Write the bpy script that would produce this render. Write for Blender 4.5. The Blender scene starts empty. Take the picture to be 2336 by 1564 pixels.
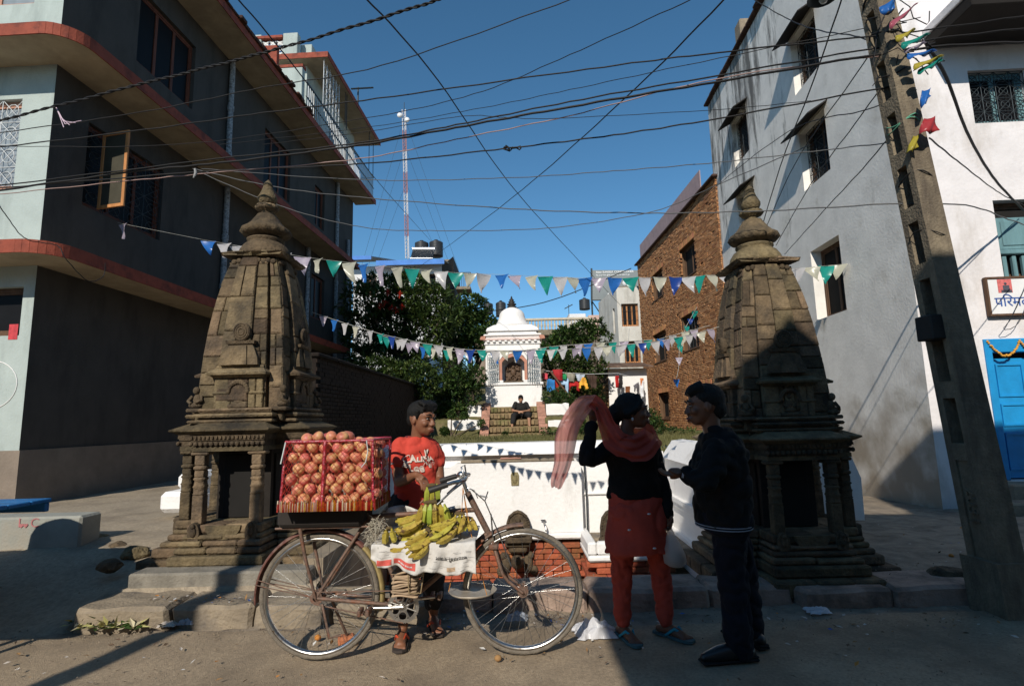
import bpy, bmesh, math, random
from mathutils import Vector, Matrix, Euler, noise as mnoise
R = math.radians
PI = math.pi
random.seed(7)
scene = bpy.context.scene
C = scene.collection
# ------------------------------------------------------------------ camera, sky, sun, exposure
FPX, PIT, ROLL, HC = 1250.0, R(8.0), R(1.4), 1.36      # focal length in photo pixels, tilt, roll, eye height
cam_d = bpy.data.cameras.new('camera')
cam_d.sensor_width = 36.0
cam_d.lens = FPX / 2336.0 * 36.0
cam_d.clip_start, cam_d.clip_end = 0.05, 3000.0
cam = bpy.data.objects.new('camera', cam_d)
C.objects.link(cam)
up0 = Vector((0, -math.sin(PIT), math.cos(PIT))); fw = Vector((0, math.cos(PIT), math.sin(PIT))); rt0 = Vector((1, 0, 0))
rt = rt0 * math.cos(ROLL) - up0 * math.sin(ROLL); up = rt0 * math.sin(ROLL) + up0 * math.cos(ROLL)
mw = Matrix((rt, up, -fw)).transposed().to_4x4(); mw.translation = (0, 0, HC)
cam.matrix_world = mw
scene.camera = cam
SUN_AZ, SUN_EL = R(16.0), R(32.0)                        # light travels +Y, turned 16 degrees towards +X
w = bpy.data.worlds.new('World'); scene.world = w; w.use_nodes = True
wn = w.node_tree; wn.nodes.clear()
sky = wn.nodes.new('ShaderNodeTexSky'); sky.sky_type = 'NISHITA'; sky.sun_disc = False
sky.sun_elevation = SUN_EL; sky.sun_rotation = PI + SUN_AZ
sky.altitude = 1400; sky.air_density = 1.0; sky.dust_density = 0.0; sky.ozone_density = 4.0
bg = wn.nodes.new('ShaderNodeBackground'); bg.inputs[1].default_value = 0.138
wo = wn.nodes.new('ShaderNodeOutputWorld')
hsv = wn.nodes.new('ShaderNodeHueSaturation'); hsv.inputs['Saturation'].default_value = 1.12; hsv.inputs['Hue'].default_value = 0.487
wn.links.new(sky.outputs[0], hsv.inputs['Color']); wn.links.new(hsv.outputs[0], bg.inputs[0]); wn.links.new(bg.outputs[0], wo.inputs[0])
sun_d = bpy.data.lights.new('sun', 'SUN'); sun_d.energy = 5.0; sun_d.angle = R(0.5); sun_d.color = (1.0, 0.93, 0.82)
sun = bpy.data.objects.new('sun', sun_d); C.objects.link(sun)
sdir = Vector((math.sin(SUN_AZ) * math.cos(SUN_EL), math.cos(SUN_AZ) * math.cos(SUN_EL), -math.sin(SUN_EL)))
sun.rotation_euler = sdir.to_track_quat('-Z', 'Y').to_euler(); sun.location = (-6, -20, 18)
scene.view_settings.view_transform = 'Standard'; scene.view_settings.look = 'None'
scene.view_settings.exposure = -0.15; scene.view_settings.gamma = 1.0; scene.view_settings.use_curve_mapping = False
scene.render.resolution_x, scene.render.resolution_y = 1024, 685

# ------------------------------------------------------------------ where things stand (surveyed from the photo)
def ray(u, v):
    a = (u - 1168.0) / FPX; b = (782.0 - v) / FPX
    return rt * a + up * b + fw
def PY(u, v, Y):
    d = ray(u, v); t = Y / d.y; return Vector((d.x * t, Y, HC + d.z * t))
def PZ(u, v, Z):
    d = ray(u, v); t = (Z - HC) / d.z; return Vector((d.x * t, d.y * t, Z))
def PW(u, v, x0, y0, s):
    d = ray(u, v); t = (x0 - s * y0) / (d.x - s * d.y); return Vector((d.x * t, d.y * t, HC + d.z * t))

# ------------------------------------------------------------------ materials
MATS = {}
def mat(name, col, rough=0.85, var=0.18, scale=4.0, bump=0.0, bscale=40.0, col2=None, c2scale=1.2, c2amt=(0.5, 0.68),
        spec=0.3, metal=0.0, rnd=0.0, hue=0.0, stretch=None, obj=False, alpha=None, trans=0.0, sss=0.0, emit=None, streak=None):
    if name in MATS: return MATS[name]
    m = bpy.data.materials.new(name); m.use_nodes = True; n = m.node_tree.nodes; l = m.node_tree.links
    b = n['Principled BSDF']; b.inputs['Roughness'].default_value = rough; b.inputs['Metallic'].default_value = metal
    b.inputs['Specular IOR Level'].default_value = spec
    if obj:
        tc = n.new('ShaderNodeTexCoord'); src = tc.outputs['Object']
    else:
        g = n.new('ShaderNodeNewGeometry'); src = g.outputs['Position']
    if stretch:
        mp = n.new('ShaderNodeMapping'); mp.inputs['Scale'].default_value = stretch; l.new(src, mp.inputs[0]); vsrc = mp.outputs[0]
    else: vsrc = src
    nz = n.new('ShaderNodeTexNoise'); nz.inputs['Scale'].default_value = scale; nz.inputs['Detail'].default_value = 6; nz.inputs['Roughness'].default_value = 0.62
    l.new(vsrc, nz.inputs['Vector'])
    rp = n.new('ShaderNodeValToRGB'); rp.color_ramp.elements[0].position = 0.3; rp.color_ramp.elements[1].position = 0.7
    rp.color_ramp.elements[0].color = [max(0, c * (1 - var)) for c in col] + [1]
    rp.color_ramp.elements[1].color = [min(1, c * (1 + var)) for c in col] + [1]
    l.new(nz.outputs[0], rp.inputs[0]); out = rp.outputs[0]
    if col2:
        n2 = n.new('ShaderNodeTexNoise'); n2.inputs['Scale'].default_value = c2scale; n2.inputs['Detail'].default_value = 8; n2.inputs['Roughness'].default_value = 0.65
        if streak:
            mp2 = n.new('ShaderNodeMapping'); mp2.inputs['Scale'].default_value = streak; l.new(src, mp2.inputs[0]); l.new(mp2.outputs[0], n2.inputs['Vector'])
        else: l.new(src, n2.inputs['Vector'])
        r2 = n.new('ShaderNodeMapRange'); r2.inputs[1].default_value = c2amt[0]; r2.inputs[2].default_value = c2amt[1]
        l.new(n2.outputs[0], r2.inputs[0])
        mx = n.new('ShaderNodeMix'); mx.data_type = 'RGBA'; l.new(r2.outputs[0], mx.inputs[0]); l.new(out, mx.inputs[6]); mx.inputs[7].default_value = list(col2) + [1]
        out = mx.outputs[2]
    if rnd or hue:
        oi = n.new('ShaderNodeObjectInfo'); hs = n.new('ShaderNodeHueSaturation')
        mr = n.new('ShaderNodeMapRange'); mr.inputs[3].default_value = 1 - rnd; mr.inputs[4].default_value = 1 + rnd; l.new(oi.outputs['Random'], mr.inputs[0]); l.new(mr.outputs[0], hs.inputs['Value'])
        if hue:
            mu = n.new('ShaderNodeMath'); mu.operation = 'MULTIPLY'; mu.inputs[1].default_value = 7.31; l.new(oi.outputs['Random'], mu.inputs[0])
            fr = n.new('ShaderNodeMath'); fr.operation = 'FRACT'; l.new(mu.outputs[0], fr.inputs[0])
            mh = n.new('ShaderNodeMapRange'); mh.inputs[3].default_value = 0.5 - hue; mh.inputs[4].default_value = 0.5 + hue; l.new(fr.outputs[0], mh.inputs[0]); l.new(mh.outputs[0], hs.inputs['Hue'])
        l.new(out, hs.inputs['Color']); out = hs.outputs[0]
    l.new(out, b.inputs['Base Color'])
    if bump:
        nb = n.new('ShaderNodeTexNoise'); nb.inputs['Scale'].default_value = bscale; nb.inputs['Detail'].default_value = 5; l.new(vsrc, nb.inputs['Vector'])
        bp = n.new('ShaderNodeBump'); bp.inputs['Strength'].default_value = bump; bp.inputs['Distance'].default_value = 0.02
        l.new(nb.outputs[0], bp.inputs['Height']); l.new(bp.outputs[0], b.inputs['Normal'])
    if alpha is not None: b.inputs['Alpha'].default_value = alpha
    if trans: b.inputs['Transmission Weight'].default_value = trans
    if sss: b.inputs['Subsurface Weight'].default_value = sss; b.inputs['Subsurface Radius'].default_value = (0.02, 0.008, 0.004); b.inputs['Subsurface Scale'].default_value = 0.3
    MATS[name] = m
    return m
def thin(name, col, rough=0.4, tr=0.5, var=0.1, scale=30, alpha=None):
    """thin sheet that lets light through: cloth, plastic film, leaf"""
    if name in MATS: return MATS[name]
    m = mat(name, col, rough, var, scale, obj=True); n = m.node_tree.nodes; l = m.node_tree.links
    b = n['Principled BSDF']; t = n.new('ShaderNodeBsdfTranslucent'); mx = n.new('ShaderNodeMixShader'); mx.inputs[0].default_value = tr
    cl = b.inputs['Base Color'].links[0].from_socket; l.new(cl, t.inputs[0])
    o = n['Material Output']; l.new(b.outputs[0], mx.inputs[1]); l.new(t.outputs[0], mx.inputs[2]); l.new(mx.outputs[0], o.inputs[0])
    if alpha is not None:
        tp = n.new('ShaderNodeBsdfTransparent'); m2 = n.new('ShaderNodeMixShader'); m2.inputs[0].default_value = alpha
        l.new(tp.outputs[0], m2.inputs[1]); l.new(mx.outputs[0], m2.inputs[2]); l.new(m2.outputs[0], o.inputs[0])
    return m

# ------------------------------------------------------------------ mesh building
class MB:
    def __init__(s): s.v = []; s.f = []; s.m = []; s.sm = []; s.mi = 0; s.smooth = False; s.T = None
    def add(s, vs, fs, smooth=None):
        o = len(s.v)
        s.v += [(s.T @ Vector(p)) if s.T else Vector(p) for p in vs]
        for f in fs: s.f.append([o + i for i in f]); s.m.append(s.mi); s.sm.append(s.smooth if smooth is None else smooth)
    def hexa(s, p):          # 8 points: bottom ring 0-3, top ring 4-7
        s.add(p, [(0, 3, 2, 1), (4, 5, 6, 7), (0, 1, 5, 4), (1, 2, 6, 5), (2, 3, 7, 6), (3, 0, 4, 7)])
    def box(s, a, b):
        x0, y0, z0 = a; x1, y1, z1 = b
        s.hexa([(x0, y0, z0), (x1, y0, z0), (x1, y1, z0), (x0, y1, z0), (x0, y0, z1), (x1, y0, z1), (x1, y1, z1), (x0, y1, z1)])
    def cbox(s, a, b, c=0.01):   # box with chamfered edges
        lo = [min(a[i], b[i]) for i in range(3)]; hi = [max(a[i], b[i]) for i in range(3)]
        c = min(c, *[(hi[i] - lo[i]) * 0.45 for i in range(3)])
        bm = bmesh.new(); bmesh.ops.create_cube(bm, size=1.0)
        for q in bm.verts: q.co = Vector([(lo[i] + hi[i]) / 2 + q.co[i] * (hi[i] - lo[i]) for i in range(3)])
        bmesh.ops.bevel(bm, geom=list(bm.edges), offset=c, segments=1, affect='EDGES', profile=0.5)
        bm.verts.index_update(); s.add([q.co.copy() for q in bm.verts], [[q.index for q in f.verts] for f in bm.faces]); bm.free()
    def rbox(s, a, b, c=0.02, amp=0.012, cuts=3):   # rough-hewn block
        t = MB(); t.cbox(a, b, c); bm = bmesh.new(); vs = [bm.verts.new(p) for p in t.v]
        for f in t.f: bm.faces.new([vs[i] for i in f])
        bmesh.ops.subdivide_edges(bm, edges=[e for e in bm.edges if e.calc_length() > 0.06], cuts=cuts, use_grid_fill=True); bm.verts.index_update()
        s.add([q.co + Vector((mnoise.noise(q.co * 7), mnoise.noise(q.co * 7 + Vector((5, 0, 0))), mnoise.noise(q.co * 7 + Vector((0, 9, 0))))) * amp for q in bm.verts], [[q.index for q in f.verts] for f in bm.faces]); bm.free()
    def tube(s, pts, r, n=8, cap=True, flat=None, smooth=True):
        pts = [Vector(p) for p in pts]; k = len(pts); rs = r if isinstance(r, (list, tuple)) else [r] * k
        vs = []; fs = []; pn = None
        for i, p in enumerate(pts):
            t = (pts[min(i + 1, k - 1)] - pts[max(i - 1, 0)])
            if t.length < 1e-9: t = Vector((0, 0, 1))
            t.normalize()
            if pn is None: a = Vector((0, 0, 1)) if abs(t.z) < 0.9 else Vector((1, 0, 0)); pn = (a - t * a.dot(t)).normalized()
            else:
                pn = pn - t * pn.dot(t)
                pn = pn.normalized() if pn.length > 1e-6 else t.orthogonal().normalized()
            bn = t.cross(pn)
            for j in range(n):
                a = 2 * PI * j / n; vs.append(p + (pn * math.cos(a) + bn * math.sin(a) * (flat or 1)) * rs[i])
        for i in range(k - 1):
            for j in range(n): fs.append((i * n + j, i * n + (j + 1) % n, (i + 1) * n + (j + 1) % n, (i + 1) * n + j))
        s.add(vs, fs, smooth)
        if cap: s.add([vs[j] for j in range(n)][::-1], [list(range(n))], False); s.add([vs[(k - 1) * n + j] for j in range(n)], [list(range(n))], False)
    def lathe(s, prof, c=(0, 0, 0), n=24, flute=0.0, nf=12, smooth=True, sq=0.0, axis='z'):
        vs = []; fs = []; k = len(prof); c = Vector(c)
        for pr in prof:
            r, z = pr[0], pr[1]; fl = pr[2] if len(pr) > 2 else 0
            for j in range(n):
                a = 2 * PI * j / n; q = r * (1 + fl * abs(math.cos(a * nf / 2)))
                if sq: q /= max(abs(math.cos(a)), abs(math.sin(a))) ** sq
                d = (q * math.cos(a), q * math.sin(a), z)
                if axis == 'y': d = (d[0], d[2], d[1])
                if axis == 'x': d = (d[2], d[0], d[1])
                vs.append(c + Vector(d))
        for i in range(k - 1):
            for j in range(n): fs.append((i * n + j, i * n + (j + 1) % n, (i + 1) * n + (j + 1) % n, (i + 1) * n + j))
        fs.append(list(range(n))[::-1]); fs.append([(k - 1) * n + j for j in range(n)])
        s.add(vs, fs, smooth)
    def ball(s, c, r, n=10, m=7, rot=None):
        r = r if isinstance(r, (list, tuple)) else (r, r, r); vs = []; fs = []; c = Vector(c)
        for i in range(m + 1):
            t = PI * i / m
            for j in range(n):
                a = 2 * PI * j / n; q = Vector((r[0] * math.sin(t) * math.cos(a), r[1] * math.sin(t) * math.sin(a), r[2] * math.cos(t)))
                vs.append(c + (rot @ q if rot else q))
        for i in range(m):
            for j in range(n): fs.append(((i + 1) * n + j, (i + 1) * n + (j + 1) % n, i * n + (j + 1) % n, i * n + j))
        s.add(vs, fs, True)
    def quad(s, a, b, c, d): s.add([a, b, c, d], [(0, 1, 2, 3)])
    def prism(s, poly, d, base=0.0, ax=2):   # polygon (2-D) extruded along an axis
        n = len(poly)
        def mk(p, z): q = [p[0], p[1]]; q.insert(ax, z); return q
        vs = [mk(p, base) for p in poly] + [mk(p, base + d) for p in poly]
        fs = [list(range(n))[::-1], list(range(n, 2 * n))] + [(i, (i + 1) % n, n + (i + 1) % n, n + i) for i in range(n)]
        s.add(vs, fs)
    def grid(s, fn, nu, nv, smooth=True):
        vs = [fn(i / nu, j / nv) for j in range(nv + 1) for i in range(nu + 1)]
        s.add(vs, [(j * (nu + 1) + i, j * (nu + 1) + i + 1, (j + 1) * (nu + 1) + i + 1, (j + 1) * (nu + 1) + i) for j in range(nv) for i in range(nu)], smooth)
    def mesh(s, name, mats, fixn=True):
        me = bpy.data.meshes.new(name); me.from_pydata([tuple(p) for p in s.v], [], s.f)
        for mm in (mats if isinstance(mats, (list, tuple)) else [mats]): me.materials.append(mm)
        me.polygons.foreach_set('material_index', s.m); me.polygons.foreach_set('use_smooth', s.sm)
        if fixn:
            bm = bmesh.new(); bm.from_mesh(me); bmesh.ops.recalc_face_normals(bm, faces=bm.faces); bm.to_mesh(me); bm.free()
        me.update(); return me
    def build(s, name, mats, parent=None, fixn=True):
        return link(name, s.mesh(name, mats, fixn), parent)
def link(name, me, parent=None, loc=None, rot=None, scale=None):
    o = bpy.data.objects.new(name, me); C.objects.link(o); o.parent = parent
    if loc is not None: o.location = loc
    if rot is not None: o.rotation_euler = rot
    if scale is not None: o.scale = scale
    return o
def tag(o, label=None, cat=None, group=None, kind=None):
    if label: o['label'] = label
    if cat: o['category'] = cat
    if group: o['group'] = group
    if kind: o['kind'] = kind
    return o
def empty(name, loc=(0, 0, 0), label=None, cat=None, group=None, rz=0.0):
    o = bpy.data.objects.new(name, None); C.objects.link(o); o.location = loc; o.rotation_euler = (0, 0, rz); o.empty_display_size = 0.1
    o['_w'] = 1; del o['_w']
    return tag(o, label, cat, group)
def part(name, mb, mats, parent, **k):
    """a mesh given in world coordinates, hung under a thing"""
    o = mb.build(name, mats, parent, **k)
    M = parent_matrix(parent); o.matrix_parent_inverse = M.inverted()
    return o
def parent_matrix(p):
    M = Matrix.LocRotScale(p.location, p.rotation_euler, p.scale)
    if p.parent: M = parent_matrix(p.parent) @ p.matrix_parent_inverse @ M
    return M
def put(name, me, parent, loc, rot=(0, 0, 0), scale=(1, 1, 1)):
    """a mesh shared by alike pieces, placed in world coordinates under a thing"""
    o = link(name, me, parent, loc, rot, scale); o.matrix_parent_inverse = parent_matrix(parent).inverted(); return o
def text_mesh(body, size, align='LEFT', extrude=0.0, shear=0.0, bold=0.0):
    cu = bpy.data.curves.new('t', 'FONT'); cu.body = body; cu.size = size; cu.align_x = align; cu.extrude = extrude; cu.shear = shear; cu.offset = bold; cu.resolution_u = 3
    o = bpy.data.objects.new('t', cu); C.objects.link(o); bpy.context.view_layer.update()
    me = bpy.data.meshes.new_from_object(o.evaluated_get(bpy.context.evaluated_depsgraph_get()))
    bpy.data.objects.remove(o); bpy.data.curves.remove(cu); return me
def text(name, body, size, m, parent, M, **k):
    me = text_mesh(body, size, **k); me.transform(M); me.materials.clear(); me.materials.append(m)
    o = link(name, me, parent)
    if parent: o.matrix_parent_inverse = parent_matrix(parent).inverted()
    return o
def frame_m(o, x, y):
    """matrix whose local x and y axes run along the given world directions, origin at o"""
    x = Vector(x).normalized(); z = x.cross(Vector(y)).normalized(); y = z.cross(x); M = Matrix((x, y, z)).transposed().to_4x4(); M.translation = Vector(o); return M
def rr(a, b): return random.uniform(a, b)
def fbm(x, y, z=0.0): return mnoise.fractal(Vector((x, y, z)), 1.0, 2.0, 4)

# shared materials
M_ROAD = mat('dusty_road', (0.345, 0.265, 0.178), 0.97, 0.28, 60, 0.5, 170, col2=(0.17, 0.13, 0.09), c2scale=1.3, c2amt=(0.42, 0.72))
M_DIRT = mat('packed_dirt', (0.26, 0.21, 0.155), 1.0, 0.3, 6, 0.6, 45, col2=(0.12, 0.1, 0.08), c2scale=2.5, c2amt=(0.5, 0.72))
M_KERB = mat('worn_concrete', (0.26, 0.21, 0.15), 0.95, 0.22, 5, 0.5, 50, col2=(0.14, 0.12, 0.1), c2scale=3)
M_STONE = mat('weathered_stone', (0.152, 0.11, 0.063), 0.92, 0.4, 11, 0.8, 45, col2=(0.045, 0.036, 0.026), c2scale=3.2, c2amt=(0.43, 0.66), rnd=0.38, hue=0.014)
M_STONE2 = mat('carved_stone', (0.105, 0.076, 0.046), 0.92, 0.35, 14, 0.7, 70, col2=(0.035, 0.026, 0.019), c2scale=8, c2amt=(0.45, 0.7), rnd=0.12)
M_DARK = mat('dark_interior', (0.012, 0.011, 0.01), 0.9, 0.2)
M_WHITE = mat('whitewash', (0.80, 0.78, 0.76), 0.9, 0.05, 3, 0.35, 25, col2=(0.55, 0.52, 0.48), c2scale=1.6, c2amt=(0.58, 0.8), streak=(2.5, 2.5, 0.8))
M_REDBRICK = mat('red_painted_brick', (0.36, 0.095, 0.045), 0.9, 0.3, 8, 0.5, 50, col2=(0.12, 0.075, 0.03), c2scale=3, c2amt=(0.5, 0.75), rnd=0.2, hue=0.01)
M_BRICK = mat('old_brick', (0.43, 0.2, 0.088), 0.95, 0.22, 10, 0.3, 60, col2=(0.2, 0.115, 0.065), c2scale=0.9, c2amt=(0.5, 0.75), rnd=0.3, hue=0.02)
M_MORTAR = mat('mud_mortar', (0.1, 0.062, 0.036), 1.0, 0.3, 10, 0.6, 40)
M_WOOD = mat('old_wood', (0.11, 0.06, 0.035), 0.8, 0.35, 12, 0.3, 50, stretch=(1, 1, 0.15))
M_REDWOOD = mat('red_brown_wood', (0.13, 0.04, 0.02), 0.6, 0.3, 12, 0.2, 50, stretch=(1, 1, 0.15))
M_GLASS = mat('dark_glass', (0.012, 0.012, 0.013), 0.35, 0.1, 3, spec=0.06)
M_IRON = mat('painted_iron', (0.05, 0.06, 0.065), 0.5, 0.3, 20, metal=0.6)
M_STEEL = mat('dull_chrome', (0.55, 0.54, 0.52), 0.28, 0.2, 30, metal=1.0, col2=(0.25, 0.15, 0.08), c2scale=40, c2amt=(0.55, 0.75))
M_RUST = mat('rusty_paint', (0.16, 0.105, 0.08), 0.6, 0.35, 40, 0.2, 80, metal=0.3, col2=(0.22, 0.09, 0.05), c2scale=25)
M_RUBBER = mat('dusty_rubber', (0.17, 0.145, 0.115), 0.9, 0.25, 30, 0.5, 120)
M_TANK = mat('black_plastic_tank', (0.03, 0.032, 0.035), 0.45, 0.15, 4)
# ================================================================== THE SETTING
def sstep(a, b, x):
    t = max(0.0, min(1.0, (x - a) / (b - a))); return t * t * (3 - 2 * t)
mb = MB(); mb.quad((-400, -400, -0.75), (400, -400, -0.75), (400, 900, -0.75), (-400, 900, -0.75))
tag(mb.build('ground', M_DIRT), kind='structure')
# road: one sheet with slight unevenness and a ragged far edge
mb = MB()
def road_edge(x): return 3.93 + 0.035 * fbm(x * 1.3, 0.3) + 0.02 * abs(x) * (x > 0) - (0.06 if -0.6 < x < 2.2 else 0)
def road_pt(u, v):
    x = -9 + 20 * u; ye = road_edge(x); y = -14 + (ye + 14) * (1 - (1 - v) ** 2.2)
    return (x, y, 0.012 * fbm(x * 0.8, y * 0.8) - 0.01 + 0.004 * fbm(x * 6, y * 6) - (0.03 if v > 0.999 else 0))
mb.grid(road_pt, 260, 90)
tag(mb.build('road', M_ROAD), kind='structure')
mb = MB(); mb.quad((-60, -40, -0.06), (60, -40, -0.06), (60, 3.7, -0.06), (-60, 3.7, -0.06)); tag(mb.build('road_bed', M_ROAD), kind='structure')
# gutter strip with debris-dark dirt
mb = MB()
def gut(u, v):
    x = -9 + 22 * u; y = 3.72 + 0.9 * v
    return (x, y, -0.035 + 0.02 * fbm(x * 3, y * 3) + 0.03 * sstep(4.2, 4.5, y))
mb.grid(gut, 300, 16); tag(mb.build('gutter', M_DIRT), kind='structure')
# left pavement: dusty slope rising to the grey house
def zleft(x, y):
    bank = sstep(3.98, 5.6, y) * 0.30 if x < -3.1 else 0.125 + 0.11 * max(0, y - 4.25)
    k = sstep(-3.5, -3.0, x)
    a = sstep(3.8, 5.7, y) * 0.35 - 0.045; b = -0.05 + 0.175 * sstep(3.95, 4.35, y) + 0.1 * max(0.0, y - 4.25)
    z = a * (1 - k) + b * k
    if x > -3.12 and y < 4.4: return -0.05
    z = min(z, 0.42 + 0.03 * sstep(-5, -7.5, x)) if y > 6 else z
    return z + 0.012 * fbm(x * 2.5, y * 2.5) + 0.006 * fbm(x * 9, y * 9)
mb = MB()
mb.grid(lambda u, v: (-12 + 10.45 * u, 3.85 + 14 * v ** 1.6, zleft(-12 + 10.45 * u, 3.85 + 14 * v ** 1.6)), 200, 110)
tag(mb.build('pavement', mat('dusty_pavement', (0.33, 0.27, 0.195), 1.0, 0.25, 30, 0.5, 90, col2=(0.2, 0.16, 0.115), c2scale=2.0, c2amt=(0.48, 0.75))), kind='structure')
# right pavement
def zright(x, y): return 0.085 - 0.035 * max(0, y - 4.6) + 0.02 * fbm(x * 1.8, y * 1.8) + 0.012 * fbm(x * 6, y * 6)
mb = MB(); mb.grid(lambda u, v: (1.62 + 9 * u, 4.28 + 12 * v, zright(1.62 + 9 * u, 4.28 + 12 * v)), 110, 90)
tag(mb.build('pavement', M_DIRT), kind='structure')
# kerb stones: one piece each
kerb = empty('kerb', (0, 4.4, 0)); kerb['kind'] = 'structure'
x = -3.12
while x < -1.0:
    wd = rr(0.55, 0.95); mb = MB(); mb.rbox((x, 4.06 + rr(-0.03, 0.03), -0.12), (x + wd - 0.012, 4.46, 0.122 + rr(-0.012, 0.008)), 0.025, 0.02); part('kerb_stone', mb, M_KERB, kerb); x += wd
x = -1.0
while x < 4.6:
    wd = rr(0.6, 1.1); o = 0.0 if x < 1.7 else -0.06
    mb = MB(); mb.rbox((x, 4.24 + o + rr(-0.03, 0.03), -0.12), (x + wd - 0.012, 4.62 + o, 0.105 + rr(-0.012, 0.008)), 0.025, 0.02); part('kerb_stone', mb, mat('pinkish_concrete', (0.33, 0.24, 0.19), 0.95, 0.25, 5, 0.5, 40, col2=(0.14, 0.11, 0.09), c2scale=3), kerb); x += wd
# hillside behind the tank: lawn, terrace, slope
def zhill(x, y):
    z = 0.84 + 0.006 * (y - 8)
    if abs(x) < 0.95 and 15.9 < y < 18.2: return 0.7
    z += (0.5 * sstep(16.55, 16.75, y) + 0.48 * sstep(17.35, 17.55, y)) * (1 - sstep(1.75, 3.2, x) * (1 - sstep(24, 27, y)))
    z += max(0, y - (19.5 if x < 2.5 else 25)) * 0.1 + 0.05 * fbm(x * 1.2, y * 1.2)
    return z
def hill_pt(u, v):
    y = 7.25 + 50 * v ** 1.6
    xl = -1.8 - 0.9 * sstep(7.3, 9.0, y) - 7 * sstep(17.4, 18.5, y); xr = 2.25 + 3.6 * sstep(9.0, 13.5, y) + 6 * sstep(24, 27, y)
    x = xl + (xr - xl) * u
    return (x, y, zhill(x, y))
mb = MB(); mb.grid(hill_pt, 110, 130)
M_LAWN = mat('mown_grass_soil', (0.12, 0.11, 0.042), 1.0, 0.4, 9, 0.5, 60, col2=(0.18, 0.14, 0.075), c2scale=2.2)
tag(mb.build('hillside', M_LAWN), kind='structure')
# sunken basin floor and its near edge
mb = MB(); mb.box((-1.75, 4.58, -0.74), (1.95, 7.4, -0.62)); mb.box((-1.72, 4.60, -0.7), (1.9, 4.63, 0.07))
tag(mb.build('basin_floor', M_KERB), kind='structure')
mb = MB(); mb.box((-1.72, 4.6, -0.7), (-1.56, 7.3, 0.3)); mb.box((1.74, 4.6, -0.7), (1.80, 5.3, 0.02)); tag(mb.build('basin_side', M_KERB), kind='structure')

# ---- building and pole across the street (behind the camera): they throw the shade on the right and the bar of shadow on the road
op = empty('street_house', (4, -6, 0), 'tall stepped house across the street behind the viewer', 'house')
mb = MB(); mb.prism([(-1.0, 0), (-1.1, 3.8), (-1.36, 4.3), (-1.57, 4.85), (-1.48, 5.6), (-1.25, 6.0), (-0.6, 6.4), (-0.35, 6.75), (0.0, 6.95), (0.2, 7.2), (0.45, 6.95), (2.3, 6.95), (2.5, 8.25), (14, 8.25), (14, 0)], -6.0, -3.0, ax=1)
part('wall', mb, mat('street_house_plaster', (0.35, 0.3, 0.26), 0.9, 0.2, 2), op)
for k in range(4):
    for j in range(2):
        mb = MB(); mb.box((0.6 + k * 2.8, -2.97, 1.0 + j * 2.9), (1.6 + k * 2.8, -2.9, 2.3 + j * 2.9)); part('window', mb, M_GLASS, op)
stl = empty('added_shade_stall', (-4, 2.7, 0), 'unseen fruit stall added outside the left edge to shade the bank', 'stall')  # unseen stall, added and shaped to throw shade on the left bank
q = MB(); q.cbox((-5.5, 2.35, 0.98), (-3.5, 3.0, 1.04), 0.01); part('deck', q, M_WOOD, stl)
for x_ in (-5.3, -3.65):
    for y_ in (2.45, 2.9): q = MB(); q.tube([(x_, y_, 0), (x_, y_, 0.98)], 0.025, 6); part('leg', q, M_WOOD, stl)
q = MB(); q.lathe([(0.32, 0.0), (0.36, 0.2), (0.33, 0.45), (0.2, 0.6), (0.02, 0.63)], (-3.9, 2.68, 1.04), 18); q.cbox((-5.4, 2.4, 1.041), (-4.15, 2.95, 1.5), 0.05); part('goods', q, M_DIRT, stl)['kind'] = 'stuff'
q = MB(); q.box((-45, -22, 0), (-1.6, -13, 6.6)); q.box((-12, -22, 6.6), (-6, -13.5, 7.4)); tag(q.build('added_sky_block_row', mat('street_house_plaster', (0.35, 0.3, 0.26))), 'unseen row of low houses added behind the viewer to block sky light', 'house')  # unseen row, added to block low sky and cut the fill light
mb = MB(); mb.tube([(-4.12, -2, 0), (-4.1, -2, 2.5), (-4.08, -2, 5.2)], [0.12, 0.105, 0.095], 12)
tag(mb.build('lamp_post', M_KERB), 'tapered concrete post across the street whose shadow crosses the road', 'post')

# ================================================================== WHITE WATER TANK WALL
tank = empty('water_spout_wall', (0, 7, -0.6), 'whitewashed stone spout wall of the sunken tank with red brick foot', 'wall')
def xz_panel(mb, poly, y0, d): mb.prism(poly, d, y0, ax=1)
ZT = 1.075
mb = MB()
# back wall body, with stepped profile: recessed upper band, sloping coping
mb.box((-1.75, 7.0, -0.05), (1.86, 7.35, 0.93))
part('back_wall', mb, M_WHITE, tank)
mb = MB()
mb.hexa([(-1.78, 6.90, 0.935), (1.80, 6.90, 0.935), (1.80, 7.40, 0.935), (-1.78, 7.40, 0.935), (-1.78, 6.99, ZT), (1.80, 6.99, ZT), (1.80, 7.36, ZT), (-1.78, 7.36, ZT)])
part('coping', mb, M_WHITE, tank)
# projecting central panel with chamfered top corners and a grey sill on top
mb = MB(); xz_panel(mb, [(-0.93, 0.02), (0.80, 0.02), (0.80, 0.82), (0.75, 0.85), (-0.72, 0.85), (-0.80, 0.80), (-0.93, 0.79)], 6.80, 0.197)
part('center_panel', mb, M_WHITE, tank)
mb = MB(); mb.cbox((-0.66, 6.80, 0.853), (0.72, 6.995, 0.888), 0.01); part('ledge', mb, M_KERB, tank)
mb = MB(); mb.cbox((-0.18, 6.79, 0.889), (0.08, 6.94, 0.905), 0.01); part('ledge_tile', mb, mat('terracotta', (0.42, 0.22, 0.16), 0.9), tank)
mb = MB(); mb.cbox((-0.97, 6.76, -0.055), (0.84, 6.998, 0.016), 0.02); part('plinth_moulding', mb, M_WHITE, tank)
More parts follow.
